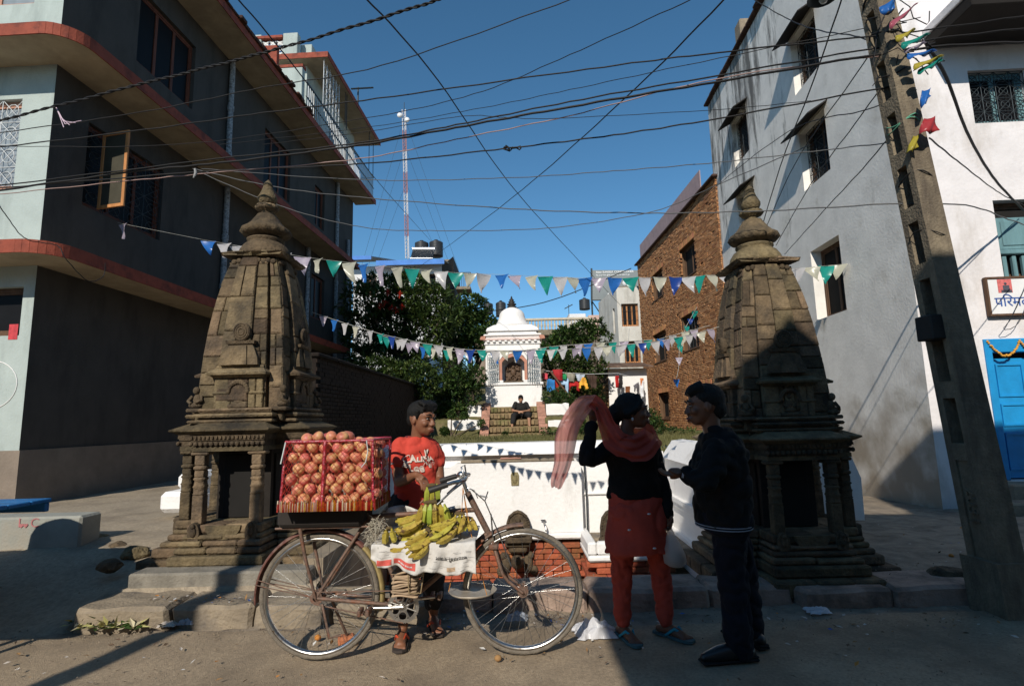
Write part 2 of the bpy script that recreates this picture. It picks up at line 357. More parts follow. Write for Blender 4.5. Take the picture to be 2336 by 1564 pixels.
# left and right recessed bays: mouldings
for x0, x1 in ((-1.74, -0.95), (0.83, 1.84)):
    for z in ((0.42, 0.28, 0.06) if x0 < 0 else (0.42,)):
        mb = MB(); mb.cbox((x0, 6.965, z), (x1, 6.998, z + 0.035), 0.012); part('moulding', mb, M_WHITE, tank)
mb = MB(); mb.cbox((0.82, 6.6, -0.06), (1.84, 6.96, -0.02), 0.01); part('shelf', mb, M_KERB, tank)
# niche and spout tablet
mb = MB(); mb.prism([(-0.05, 0.58), (0.04, 0.58), (0.045, 0.7), (0.03, 0.735), (-0.04, 0.735), (-0.055, 0.7)], 0.02, 6.785, ax=1); mb.ball((-0.005, 6.785, 0.655), (0.03, 0.015, 0.06), 8, 6)
part('carved_tablet', mb, mat('gilded_grey_stone', (0.22, 0.18, 0.09), 0.7, 0.4, 40), tank)
# foot of red brick, brick by brick, with two ledges
foot = part('brick_foot', (lambda q: (q.box((-1.7, 6.93, -0.64), (1.8, 7.2, -0.06)), q)[1])(MB()), M_MORTAR, tank)
bme = MB(); bme.cbox((-0.105, -0.05, -0.03), (0.105, 0.05, 0.03), 0.008); BR_ME = bme.mesh('brick', M_REDBRICK)
for r_ in range(8):
    z = -0.605 + r_ * 0.067; off = 0.11 * (r_ % 2); yy = 6.90 - (0.03 if r_ in (7,) else 0) - (0.02 if r_ < 2 else 0)
    x = -1.65 + off
    while x < 0.80:
        put('brick', BR_ME, foot, (x, yy + rr(-0.004, 0.004), z), (0, 0, rr(-0.015, 0.015))); x += 0.219
# right hand projecting brick pedestal under the small white basin
ped = part('brick_pedestal', (lambda q: (q.box((0.87, 6.25, -0.64), (1.55, 6.88, -0.17)), q)[1])(MB()), M_MORTAR, tank)
for r_ in range(7):
    z = -0.605 + r_ * 0.067; o = 0.045 * (r_ == 4) + 0.03 * (r_ == 0)
    for k in range(4):
        put('brick', BR_ME, ped, (0.85 + 0.11 * (r_ % 2) + 0.212 * k, 6.22 - o, z), (0, 0, rr(-0.01, 0.01)))
    for k in range(3):
        put('brick', BR_ME, ped, (0.85 - o, 6.3 + 0.21 * k + 0.1 * (r_ % 2), z), (0, 0, PI / 2))
mb = MB(); mb.cbox((0.76, 6.12, -0.165), (1.66, 6.95, -0.10), 0.02); part('basin_slab', mb, M_WHITE, tank)
mb = MB()
for a, b in (((0.76, 6.12), (0.86, 6.95)), ((1.56, 6.12), (1.66, 6.95)), ((0.862, 6.12), (1.558, 6.22))): mb.cbox((a[0], a[1], -0.098), (b[0], b[1], 0.04), 0.02)
part('basin_rim', mb, M_WHITE, tank)
# iron rod standing at the panel's corner, tap, spouts
mb = MB(); mb.tube([(0.86, 6.9, 0.0), (0.865, 6.9, 0.4), (0.85, 6.9, 0.83)], 0.009, 8); part('iron_pipe', mb, M_IRON, tank)
mb = MB(); mb.tube([(0.33, 6.79, 0.13), (0.33, 6.74, 0.135), (0.345, 6.71, 0.10), (0.35, 6.70, 0.05)], [0.012, 0.014, 0.013, 0.011], 8); mb.tube([(0.33, 6.76, 0.14), (0.33, 6.76, 0.17)], 0.008, 6); mb.cbox((0.29, 6.75, 0.165), (0.35, 6.77, 0.18), 0.004); part('tap', mb, M_STEEL, tank)
def stele(name, x, y, z, w_, h_, label):
    """carved stone tablet with pointed halo, seated relief and lotus base"""
    t = empty(name, (x, y, z), label, 'carved stone')
    prof = [(-0.5, 0), (0.5, 0), (0.5, 0.55), (0.40, 0.80), (0.18, 0.95), (0, 1.0), (-0.18, 0.95), (-0.40, 0.80), (-0.5, 0.55)]
    mb = MB(); mb.prism([(x + p[0] * w_, z + p[1] * h_) for p in prof], 0.07, y, ax=1); part('slab', mb, M_STONE2, t)
    mb = MB()
    for i in range(1, len(prof)):
        a = prof[i]; b = prof[(i + 1) % len(prof)]
        for q in range(3):
            k = q / 3; mb.ball((x + (a[0] + (b[0] - a[0]) * k) * w_ * 0.9, y - 0.005, z + h_ * 0.03 + (a[1] + (b[1] - a[1]) * k) * h_ * 0.93), w_ * 0.055, 6, 4)
    part('halo_beads', mb, M_STONE2, t)['kind'] = 'stuff'
    mb = MB(); mb.ball((x, y - 0.01, z + h_ * 0.66), w_ * 0.11, 8, 6); mb.ball((x, y - 0.01, z + h_ * 0.42), (w_ * 0.2, 0.03, h_ * 0.17), 8, 6)
    for s_ in (-1, 1): mb.tube([(x + s_ * w_ * 0.15, y - 0.015, z + h_ * 0.5), (x + s_ * w_ * 0.3, y - 0.02, z + h_ * 0.4), (x + s_ * w_ * 0.12, y - 0.03, z + h_ * 0.32)], w_ * 0.05, 6)
    mb.ball((x, y - 0.02, z + h_ * 0.2), (w_ * 0.36, 0.04, h_ * 0.09), 10, 6); part('relief_figure', mb, M_STONE2, t)
    mb = MB(); mb.cbox((x - w_ * 0.55, y - 0.05, z - 0.03), (x + w_ * 0.55, y + 0.1, z + h_ * 0.1), 0.01); part('base', mb, M_STONE2, t)
    return t
stele('carved_tablet', 0.02, 6.68, -0.03, 0.28, 0.33, 'dark pointed carved tablet on the white wall behind the front wheel')
stele('carved_tablet', 1.06, 6.42, -0.1, 0.22, 0.42, 'small dark arched tablet standing in the white basin')
mb = MB(); mb.cbox((0.93, 6.3, -0.1), (1.3, 6.5, 0.02), 0.015); tag(mb.build('stone_trough', M_STONE2), 'low stone trough below the small arched tablet', 'trough')
# carved spout below the tablet
sp = empty('stone_spout', (0.0, 6.85, -0.3), 'carved crocodile-headed stone spout projecting from the red brick foot', 'spout')
mb = MB(); mb.cbox((-0.14, 6.70, -0.12), (0.16, 6.86, -0.065), 0.015); mb.cbox((-0.1, 6.72, -0.19), (0.12, 6.86, -0.122), 0.02); part('bracket', mb, M_STONE2, sp)
mb = MB(); mb.tube([(0, 6.88, -0.30), (0, 6.70, -0.29), (0, 6.52, -0.25), (0, 6.42, -0.20), (0.0, 6.40, -0.15)], [0.075, 0.075, 0.06, 0.045, 0.02], 10); mb.ball((-0.05, 6.6, -0.22), 0.02, 6, 5); mb.ball((0.05, 6.6, -0.22), 0.02, 6, 5); part('spout_head', mb, M_STONE2, sp)
mb = MB()
for s_ in (-1, 1):
    mb.ball((s_ * 0.13, 6.84, -0.33), (0.06, 0.05, 0.12), 8, 6); mb.ball((s_ * 0.16, 6.83, -0.24), 0.045, 8, 6); mb.ball((s_ * 0.2, 6.85, -0.42), (0.05, 0.04, 0.06), 8, 6)
part('guardian_relief', mb, M_STONE2, sp)['kind'] = 'stuff'
# right wing wall running towards the street
wing = empty('wing_wall', (1.8, 6.2, 0), 'white wing wall of the tank running towards the street', 'wall')
mb = MB(); mb.hexa([(1.80, 5.25, -0.3), (2.15, 5.25, -0.3), (2.15, 7.3, -0.3), (1.87, 6.995, -0.3), (1.80, 5.25, 0.86), (2.15, 5.25, 0.86), (2.15, 7.3, 0.86), (1.87, 6.995, 0.86)]); part('wall_body', mb, M_WHITE, wing)
mb = MB(); mb.hexa([(1.74, 5.2, 0.865), (2.2, 5.2, 0.865), (2.2, 7.3, 0.865), (1.805, 6.9, 0.865), (1.90, 5.2, 1.06), (2.2, 5.2, 1.06), (2.2, 7.3, 1.06), (1.97, 6.98, 1.06)]); part('coping', mb, M_WHITE, wing)
for z, d in ((0.40, 0.05), (0.34, 0.03), (0.02, 0.06)):
    mb = MB(); mb.hexa([(1.80 - d, 5.24, z), (1.805, 5.24, z), (1.868, 6.95, z), (1.868 - d, 6.95, z), (1.80 - d, 5.24, z + 0.05), (1.805, 5.24, z + 0.05), (1.868, 6.95, z + 0.05), (1.868 - d, 6.95, z + 0.05)]); part('moulding', mb, M_WHITE, wing)
# ================================================================== STONE TOWER SHRINES
def cross(h, L): return [(-h, -L), (h, -L), (h, -h), (L, -h), (L, h), (h, h), (h, L), (-h, L), (-h, h), (-L, h), (-L, -h), (-h, -h)]
def cross_frustum(mb, h0, L0, z0, h1, L1, z1):
    a = cross(h0, L0); b = cross(h1, L1); n = 12
    vs = [(p[0], p[1], z0) for p in a] + [(p[0], p[1], z1) for p in b]
    # caps split in three so every face stays convex
    fs = [(i, (i + 1) % n, n + (i + 1) % n, n + i) for i in range(n)]
    for o in (0, n): fs += [(o, o + 1, o + 2, o + 11), (o + 2, o + 3, o + 4, o + 5), (o + 8, o + 5, o + 6, o + 7), (o + 9, o + 10, o + 11, o + 8), (o + 11, o + 2, o + 5, o + 8)]
    mb.add(vs, fs, False)
def stone_face(mb, p, n, depth, c):
    """a dressed block: outer corners p (4, in order), outward normal n, chamfered face"""
    n = Vector(n).normalized(); p = [Vector(q) for q in p]; ce = sum(p, Vector()) / 4
    ins = []
    for q in p:
        d = ce - q; ins.append(q + d * min(0.3, c * 1.5 / max(d.length, 1e-4)))
    mid = [q - n * c for q in p]; back = [q - n * depth for q in p]
    vs = ins + mid + back
    fs = [(0, 1, 2, 3)] + [(i, 4 + i, 4 + (i + 1) % 4, (i + 1) % 4) for i in range(4)] + [(4 + i, 8 + i, 8 + (i + 1) % 4, 4 + (i + 1) % 4) for i in range(4)] + [(11, 10, 9, 8)]
    mb.add(vs, fs, False)
WPROF = [(1.30, 0.445), (1.58, 0.437), (1.94, 0.412), (2.2, 0.385), (2.42, 0.352), (2.62, 0.315), (2.77, 0.277), (2.88, 0.238)]
def wz(z):
    for i in range(len(WPROF) - 1):
        a, b = WPROF[i], WPROF[i + 1]
        if z <= b[0]: return a[1] + (b[1] - a[1]) * (z - a[0]) / (b[0] - a[0])
    return WPROF[-1][1]
def shrine(loc, sc, seed, label, bands):
    rnd = random.Random(seed)
    t = empty('stone_shrine', loc, label, 'shrine')
    T = Matrix.Translation(loc) @ Matrix.Diagonal((sc * 0.895, sc * 0.895, sc, 1))
    def nb(): q = MB(); q.T = T; return q
    def fin(name, q, m=M_STONE, par=None, **k): o = part(name, q, m, par or t); tag(o, **k) if k else None; return o
    Rz = [Matrix.Rotation(a, 4, 'Z') for a in (0, PI / 2, PI, -PI / 2)]
    # stepped plinth, stone by stone
    for (h, L, z0, z1) in ((0.50, 0.90, 0.0, 0.125), (0.44, 0.80, 0.13, 0.212), (0.415, 0.745, 0.215, 0.265), (0.39, 0.70, 0.268, 0.315), (0.375, 0.66, 0.318, 0.36), (0.36, 0.63, 0.363, 0.44)):
        q = nb(); q.cbox((-h, -h, z0), (h, h, z1 - 0.004), 0.01); fin('plinth_core', q)
        for r_ in Rz:
            k = rnd.choice((1, 2, 2, 3)); cuts = sorted([-h + 2 * h * (i + (rnd.uniform(-0.2, 0.2) if 0 < i < k else 0)) / k for i in range(k + 1)])
            for i in range(k):
                q = nb(); q.T = T @ r_; dz = rnd.uniform(-0.006, 0.004)
                q.cbox((cuts[i] + 0.003, -L + rnd.uniform(-0.012, 0.012), z0), (cuts[i + 1] - 0.003, -h - 0.004, z1 + dz), 0.014); fin('plinth_stone', q)
    FL = 0.44
    # cella and doorways behind the porches, coloured near black for the shade inside
    q = nb(); q.box((-0.27, -0.27, FL), (0.27, 0.27, 1.07)); fin('cella', q, mat('shade_black_stone', (0.022, 0.018, 0.015), 0.95, 0.3, 10))
    for r_ in Rz:
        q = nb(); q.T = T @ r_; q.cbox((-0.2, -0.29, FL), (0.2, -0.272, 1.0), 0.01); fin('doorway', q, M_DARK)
        # moonstone and lion tablets in front of the porch
        q = nb(); q.T = T @ r_; q.prism([(0.17 * math.cos(a), 0.425 - 0.11 * abs(math.sin(a)) if 0 else 0.43 + 0.115 * math.sin(a)) for a in [PI + PI * i / 12 for i in range(13)]], 0.03, -0.66, ax=1); fin('moonstone', q, M_STONE)
        for s_ in (-1, 1):
            q = nb(); q.T = T @ r_
            q.prism([(s_ * 0.27 + 0.055 * math.cos(a), 0.375 + (0.085 * math.sin(a) if math.sin(a) > 0 else 0) - (0.06 if math.sin(a) < 0 else 0)) for a in [2 * PI * i / 14 for i in range(14)]], 0.05, -0.67, ax=1)
            q.ball((s_ * 0.27, -0.673, 0.385), (0.032, 0.02, 0.045), 8, 6); q.ball((s_ * 0.27, -0.68, 0.43), 0.022, 8, 6); fin('lion_tablet', q, M_STONE2)
            # column: square shaft, bulb, banded neck, bracket capital
            q = nb(); q.T = T @ r_; cx, cy = s_ * 0.275, -0.57
            q.cbox((cx - 0.05, cy - 0.05, FL), (cx + 0.05, cy + 0.05, 0.68), 0.006)
            q.lathe([(0.05, 0.681), (0.056, 0.69), (0.05, 0.70), (0.052, 0.74), (0.058, 0.75), (0.05, 0.765), (0.046, 0.80), (0.058, 0.815), (0.046, 0.83)], (cx, cy, 0), 16, sq=0.6)
            q.cbox((cx - 0.045, cy - 0.045, 0.831), (cx + 0.045, cy + 0.045, 0.885), 0.006)
            q.lathe([(0.045, 0.886), (0.06, 0.90), (0.062, 0.915), (0.045, 0.93)], (cx, cy, 0), 16, 0.0, sq=0.5)
            q.cbox((cx - 0.047, cy - 0.047, 0.931), (cx + 0.047, cy + 0.047, 1.015), 0.006)
            q.cbox((cx - 0.085, cy - 0.058, 1.016), (cx + 0.085, cy + 0.058, 1.045), 0.01); fin('column', q, M_STONE)
    q = nb(); cross_frustum(q, 0.345, 0.635, 1.047, 0.345, 0.635, 1.085); fin('beam', q, M_STONE)
    q = nb()
    for r_ in Rz:
        q.T = T @ r_
        for i in range(15): q.ball((-0.35 + 0.05 * i, -0.65, 1.112), (0.024, 0.022, 0.022), 7, 5)
    q.T = T; cross_frustum(q, 0.335, 0.625, 1.085, 0.335, 0.625, 1.14); fin('bead_frieze', q, M_STONE2, kind='stuff')
    q = nb()
    for r_ in Rz:
        q.T = T @ r_
        for i in range(18): q.box((-0.355 + 0.04 * i, -0.66, 1.155), (-0.333 + 0.04 * i, -0.615, 1.178))
    q.T = T; cross_frustum(q, 0.35, 0.64, 1.14, 0.365, 0.65, 1.19); fin('dentil_frieze', q, M_STONE2, kind='stuff')
    # sloping stone eave over the four porches
    q = nb(); cross_frustum(q, 0.365, 0.65, 1.191, 0.42, 0.715, 1.222); cross_frustum(q, 0.42, 0.715, 1.2221, 0.425, 0.715, 1.235); cross_frustum(q, 0.425, 0.715, 1.2351, 0.32, 0.565, 1.29); fin('eave', q, M_STONE)
    for (h, L, z0, z1) in ((0.39, 0.56, 1.29, 1.318), (0.37, 0.535, 1.319, 1.338), (0.395, 0.575, 1.339, 1.372), (0.36, 0.52, 1.373, 1.388), (0.37, 0.535, 1.389, 1.418)):
        q = nb(); cross_frustum(q, h - 0.012, L - 0.012, z0, h, L, (z0 + z1) / 2); cross_frustum(q, h, L, (z0 + z1) / 2 + 1e-4, h - 0.012, L - 0.012, z1); fin('moulding', q, M_STONE)
    # niche blocks with pediment, small tower and sun disc on the four sides
    for r_ in Rz:
        q = nb(); q.T = T @ r_
        for x0, x1 in ((-0.245, -0.10), (0.10, 0.17), (0.178, 0.245)): q.cbox((x0, -0.48, 1.419), (x1, -0.3, 1.69), 0.008)
        q.box((-0.1, -0.405, 1.419), (0.1, -0.3, 1.69)); q.cbox((-0.26, -0.495, 1.54), (-0.105, -0.4, 1.568), 0.012); q.cbox((0.105, -0.495, 1.54), (0.26, -0.4, 1.568), 0.012); fin('niche_block', q, M_STONE)
        q = nb(); q.T = T @ r_
        for i in range(13):
            a = PI * i / 12; q.ball((0.095 * math.cos(a), -0.485, 1.57 + 0.085 * math.sin(a)), (0.024, 0.02, 0.024), 6, 5)
        q.cbox((-0.10, -0.5, 1.42), (0.10, -0.435, 1.455), 0.01)
        q.ball((0, -0.455, 1.60), 0.03, 8, 6); q.ball((0, -0.45, 1.53), (0.045, 0.03, 0.05), 8, 6); q.ball((0, -0.455, 1.475), (0.06, 0.035, 0.025), 8, 6)
        for s_ in (-1, 1): q.tube([(s_ * 0.03, -0.46, 1.56), (s_ * 0.065, -0.465, 1.53), (s_ * 0.03, -0.475, 1.50)], 0.014, 6)
        fin('niche_relief', q, M_STONE2)
        q = nb(); q.T = T @ r_
        def fr(h0, y0, z0, h1, y1, z1): q.hexa([(-h0, -y0, z0), (h0, -y0, z0), (h0, -0.25, z0), (-h0, -0.25, z0), (-h1, -y1, z1), (h1, -y1, z1), (h1, -0.25, z1), (-h1, -0.25, z1)])
        fr(0.25, 0.485, 1.691, 0.28, 0.515, 1.715); fr(0.30, 0.55, 1.716, 0.305, 0.555, 1.735); fr(0.305, 0.555, 1.7351, 0.235, 0.455, 1.785); fr(0.245, 0.465, 1.786, 0.235, 0.455, 1.806); fin('niche_cornice', q, M_STONE)
        q = nb(); q.T = T @ r_
        fr(0.195, 0.505, 1.807, 0.185, 0.495, 1.87); fr(0.185, 0.495, 1.8701, 0.145, 0.475, 1.95); fr(0.145, 0.475, 1.9501, 0.115, 0.465, 2.0)
        q.hexa([(-0.07, -0.52, 1.808), (0.09, -0.52, 1.808), (0.09, -0.4, 1.808), (-0.07, -0.4, 1.808), (-0.05, -0.488, 1.985), (0.065, -0.488, 1.985), (0.065, -0.36, 1.985), (-0.05, -0.36, 1.985)]); fin('miniature_tower', q, M_STONE)
        q = nb(); q.T = T @ r_; fr(0.14, 0.485, 2.001, 0.15, 0.495, 2.03)
        q.lathe([(0.083, -0.475), (0.087, -0.47), (0.087, -0.43), (0.083, -0.425)], (0, 0, 2.115), 26, axis='y')
        [q.tube([(r0 * math.cos(k * PI / 10), -0.476, 2.115 + r0 * math.sin(k * PI / 10)) for k in range(21)], 0.006, 5, cap=False) for r0 in (0.074, 0.055, 0.03)]; fin('sun_disc', q, M_STONE2)
    # seated figures on the corners
    for i in range(4):
        q = nb(); q.T = T @ Rz[i]; cx, cy = -0.44, -0.44
        q.cbox((cx - 0.07, cy - 0.06, 1.39), (cx + 0.09, cy + 0.09, 1.425), 0.01); q.ball((cx, cy, 1.45), (0.075, 0.06, 0.03), 8, 6); q.ball((cx + 0.01, cy + 0.01, 1.50), (0.045, 0.04, 0.06), 8, 6); q.ball((cx, cy, 1.585), 0.036, 8, 6)
        q.tube([(cx - 0.04, cy, 1.535), (cx - 0.07, cy - 0.02, 1.49), (cx - 0.02, cy - 0.05, 1.465)], 0.016, 6); q.tube([(cx + 0.05, cy, 1.535), (cx + 0.07, cy - 0.03, 1.495), (cx + 0.02, cy - 0.05, 1.475)], 0.016, 6); q.cbox((cx + 0.02, cy + 0.02, 1.40), (cx + 0.09, cy + 0.09, 1.64), 0.02); fin('guardian_figure', q, M_STONE2)
    # curved tower of dressed blocks
    q = nb(); prof = [(wz(z) - 0.05, z) for z in (1.25, 1.5, 1.8, 2.1, 2.4, 2.7, 2.885)]
    for i in range(len(prof) - 1):
        a, b = prof[i], prof[i + 1]; q.hexa([(-a[0], -a[0], a[1]), (a[0], -a[0], a[1]), (a[0], a[0], a[1]), (-a[0], a[0], a[1]), (-b[0], -b[0], b[1]), (b[0], -b[0], b[1]), (b[0], b[0], b[1]), (-b[0], b[0], b[1])])
    fin('tower_core', q, M_STONE2)
    for si, r_ in enumerate(Rz):
        for bi, (f0, f1, proud) in enumerate(bands):
            z = 1.30
            while z < 2.86:
                hgt = rnd.uniform(0.10, 0.30) * (1.15 if proud > 0.02 else 0.9); z1 = min(2.88, z + hgt)
                if 2.88 - z1 < 0.07: z1 = 2.88
                w0, w1 = wz(z), wz(z1); pr = proud + rnd.uniform(-0.006, 0.006)
                sub = [(f0, f1)]
                if rnd.random() < 0.25: m_ = f0 + (f1 - f0) * rnd.uniform(0.35, 0.65); sub = [(f0, m_), (m_, f1)]
                for a, b in sub:
                    e = 0.003; edge = 0.006 if si % 2 == 0 else 0.016
                    xa0 = max(-w0 + edge, a * w0 + e); xb0 = min(w0 - edge, b * w0 - e); xa1 = max(-w1 + edge, a * w1 + e); xb1 = min(w1 - edge, b * w1 - e)
                    q = nb(); q.T = T @ r_
                    stone_face(q, [(xa0, -w0 - pr, z + e), (xb0, -w0 - pr, z + e), (xb1, -w1 - pr, z1 - e), (xa1, -w1 - pr, z1 - e)], (0, -1, 0.15), 0.07 + proud, rnd.uniform(0.006, 0.014))
                    fin('tower_stone', q, M_STONE)
                z = z1
    # scalloped band, cap slab, dome, ribbed disc, vase finial
    q = nb()
    for r_ in Rz:
        q.T = T @ r_
        for i in range(9): q.ball((-0.21 + 0.0525 * i, -0.265, 2.83 + 0.012 * (i % 2)), (0.032, 0.02, 0.028), 7, 5)
    fin('garland_band', q, M_STONE2, kind='stuff')
    for r_ in Rz:
        for i in range(4):
            q = nb(); q.T = T @ r_; x0 = -0.335 + 0.1675 * i
            q.hexa([(x0 + 0.004, -0.30, 2.885), (x0 + 0.162, -0.30, 2.885), (x0 + 0.14, -0.1, 2.89), (x0 + 0.02, -0.1, 2.89), (x0 + 0.004, -0.335 + rnd.uniform(-0.015, 0.015), 2.912), (x0 + 0.162, -0.335 + rnd.uniform(-0.015, 0.015), 2.915), (x0 + 0.14, -0.1, 2.935), (x0 + 0.02, -0.1, 2.935)]); fin('cap_slab', q, M_STONE)
    q = nb(); q.lathe([(0.275, 2.93), (0.28, 2.95), (0.265, 3.0), (0.23, 3.05), (0.18, 3.085), (0.175, 3.09), (0.20, 3.105), (0.20, 3.12), (0.17, 3.135)], n=36); fin('dome', q, M_STONE)
    q = nb(); q.lathe([(0.16, 3.13), (0.19, 3.15, 0.0), (0.235, 3.165, 0.05), (0.255, 3.195, 0.09), (0.245, 3.225, 0.08), (0.20, 3.26, 0.03), (0.165, 3.30), (0.14, 3.335), (0.12, 3.36), (0.105, 3.385)], n=64, nf=16); fin('ribbed_disc', q, M_STONE)
    q = nb(); q.lathe([(0.07, 3.38), (0.06, 3.41), (0.06, 3.43), (0.10, 3.44, 0.1), (0.118, 3.465, 0.14), (0.105, 3.49, 0.1), (0.075, 3.50)], n=48, nf=14); fin('lotus_ring', q, M_STONE)
    q = nb(); q.lathe([(0.075, 3.50), (0.09, 3.52), (0.105, 3.55), (0.105, 3.575), (0.09, 3.60), (0.088, 3.605), (0.07, 3.64), (0.055, 3.68), (0.05, 3.70), (0.055, 3.705), (0.05, 3.72), (0.03, 3.745), (0.0, 3.775)], n=24); fin('vase_finial', q, M_STONE)
    return t
BANDS_L = [(-1.0, -0.52, 0.0), (-0.52, 0.22, 0.045), (0.22, 0.60, 0.014), (0.66, 1.0, 0.004)]
BANDS_R = [(-1.0, -0.6, 0.0), (-0.6, -0.1, 0.028), (-0.1, 0.45, 0.03), (0.45, 1.0, 0.0)]
shrine((-2.455, 5.32, 0.12), 0.99, 3, 'sunlit brown stone tower shrine behind the apple basket', BANDS_L)
shrine((2.32, 5.03, 0.0), 0.94, 11, 'stone tower shrine half in shade behind the man in the dark jacket', BANDS_R)
# concrete block the left shrine stands on
mb = MB(); mb.cbox((-3.02, 4.44, 0.05), (-1.62, 4.66, 0.25), 0.015)
tag(mb.build('plinth_block', mat('grey_stone_block', (0.22, 0.2, 0.165), 0.95, 0.3, 5, 0.5, 60, col2=(0.12, 0.11, 0.095), c2scale=3.5)), 'long grey step block in front of the sunlit stone shrine', 'stone block')
# ================================================================== HOUSES
def wframe(o, u, n):
    """wall frame: local x along the wall, y outwards, z up"""
    u = Vector((u[0], u[1], 0)).normalized(); n = Vector((n[0], n[1], 0)).normalized()
    M = Matrix((u, n, Vector((0, 0, 1)))).transposed().to_4x4(); M.translation = Vector(o); return M
def wall_face(mb, u0, u1, z0, z1, ops, reveal=0.2):
    us = sorted({u0, u1} | {o[0] for o in ops} | {o[1] for o in ops}); zs = sorted({z0, z1} | {o[2] for o in ops} | {o[3] for o in ops})
    for i in range(len(us) - 1):
        for j in range(len(zs) - 1):
            a, b, c, d = us[i], us[i + 1], zs[j], zs[j + 1]; mu, mz = (a + b) / 2, (c + d) / 2
            if a < u0 or b > u1 or any(o[0] < mu < o[1] and o[2] < mz < o[3] for o in ops): continue
            mb.quad((a, 0, c), (b, 0, c), (b, 0, d), (a, 0, d))
    for o in ops:
        a, b, c, d = o[:4]; r_ = -reveal
        mb.quad((a, 0, c), (a, r_, c), (a, r_, d), (a, 0, d)); mb.quad((b, r_, c), (b, 0, c), (b, 0, d), (b, r_, d))
        mb.quad((a, 0, c), (b, 0, c), (b, r_, c), (a, r_, c)); mb.quad((a, r_, d), (b, r_, d), (b, 0, d), (a, 0, d))
def window(par, T, u0, u1, z0, z1, dep, fm, n=2, bars=0, glass=M_GLASS, fw_=0.06, grille=None, gm=None, open_leaf=False):
    """framed window with separate leaves and panes, set back in its opening"""
    q = MB(); q.T = T
    for a, b, c, d in ((u0, u0 + fw_, z0, z1), (u1 - fw_, u1, z0, z1), (u0 + fw_, u1 - fw_, z0, z0 + fw_), (u0 + fw_, u1 - fw_, z1 - fw_, z1)): q.cbox((a, -dep, c), (b, -dep + 0.06, d), 0.006)
    f = part('window', q, fm, par)
    wd = (u1 - u0 - 2 * fw_) / n
    for i in range(n):
        a = u0 + fw_ + i * wd; b = a + wd
        q = MB(); q.T = T; s = 0.035
        for x0, x1, y0, y1 in ((a + 0.002, a + s, z0 + fw_, z1 - fw_), (b - s, b - 0.002, z0 + fw_, z1 - fw_), (a + s, b - s, z0 + fw_, z0 + fw_ + s), (a + s, b - s, z1 - fw_ - s, z1 - fw_)): q.box((x0, -dep + 0.005, y0), (x1, -dep + 0.045, y1))
        part('sash', q, fm, f)
        q = MB(); q.T = T; q.box((a + s, -dep + 0.015, z0 + fw_ + s), (b - s, -dep + 0.025, z1 - fw_ - s)); part('pane', q, glass, f)
    if bars:
        q = MB(); q.T = T
        for i in range(bars): x = u0 + (u1 - u0) * (i + 0.5) / bars; q.tube([(x, -dep + 0.10, z0), (x, -dep + 0.10, z1)], 0.008, 6)
        for k in (0.3, 0.7): q.tube([(u0, -dep + 0.1, z0 + (z1 - z0) * k), (u1, -dep + 0.1, z0 + (z1 - z0) * k)], 0.007, 6)
        part('bars', q, gm or M_IRON, f)['kind'] = 'stuff'
    if grille:
        q = MB(); q.T = T; nx, nz = grille; cw, ch = (u1 - u0) / nx, (z1 - z0) / nz; y = -dep + 0.11
        for i in range(nx):
            for j in range(nz):
                x, z = u0 + cw * i, z0 + ch * j
                q.tube([(x, y, z), (x + cw, y, z + ch)], 0.006, 5); q.tube([(x + cw, y, z), (x, y, z + ch)], 0.006, 5)
                q.tube([(x + cw / 2 + cw * 0.3 * math.cos(a), y, z + ch / 2 + ch * 0.3 * math.sin(a)) for a in [2 * PI * k / 10 for k in range(11)]], 0.006, 5, cap=False)
        for i in range(nx + 1): q.tube([(u0 + cw * i, y, z0), (u0 + cw * i, y, z1)], 0.007, 5)
        for j in range(nz + 1): q.tube([(u0, y, z0 + ch * j), (u1, y, z0 + ch * j)], 0.007, 5)
        part('grille', q, gm or M_IRON, f)['kind'] = 'stuff'
    return f
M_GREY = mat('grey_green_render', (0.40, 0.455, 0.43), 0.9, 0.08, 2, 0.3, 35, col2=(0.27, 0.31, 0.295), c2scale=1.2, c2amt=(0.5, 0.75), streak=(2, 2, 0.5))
M_PLINTH = mat('brown_plinth', (0.21, 0.17, 0.135), 0.95, 0.2, 3, 0.4, 30, col2=(0.2, 0.16, 0.13), c2scale=2)
M_FASCIA = mat('brick_red_paint', (0.27, 0.062, 0.035), 0.8, 0.2, 5, 0.3, 30, col2=(0.13, 0.035, 0.025), c2scale=4)
M_SOFFIT = mat('stained_soffit', (0.40, 0.325, 0.225), 0.95, 0.15, 3, 0.2, 30, col2=(0.26, 0.21, 0.15), c2scale=1.6, c2amt=(0.48, 0.75))
M_PIPE = mat('flaking_grey_pipe', (0.3, 0.32, 0.34), 0.8, 0.5, 25, 0.3, 60, col2=(0.07, 0.07, 0.08), c2scale=14)
M_SLATE = mat('slate_paint_and_shade', (0.064, 0.058, 0.052), 0.9, 0.12, 2, 0.3, 35, col2=(0.036, 0.033, 0.03), c2scale=1.2, c2amt=(0.48, 0.75), streak=(2, 2, 0.6))  # dark side paint, deepened so its colour carries part of the shade
lh = empty('grey_house', (-7.13, 8, 0.3), 'three storey grey house with red edged slabs on the left', 'house')
uL = Vector((0.05, 1, 0)).normalized(); nL = Vector((uL.y, -uL.x, 0))
TS = wframe((-7.13, 8, 0), uL, nL); TF = wframe((-7.13, 8, 0), -nL, -uL)
side_ops = [(0.68, 2.55, 5.08, 6.55), (1.6, 3.3, 8.33, 9.85), (6.45, 8.05, 8.1, 9.7), (9.9, 10.75, 8.15, 9.55), (6.6, 8.1, 4.9, 6.5), (9.8, 10.9, 4.9, 6.4)]
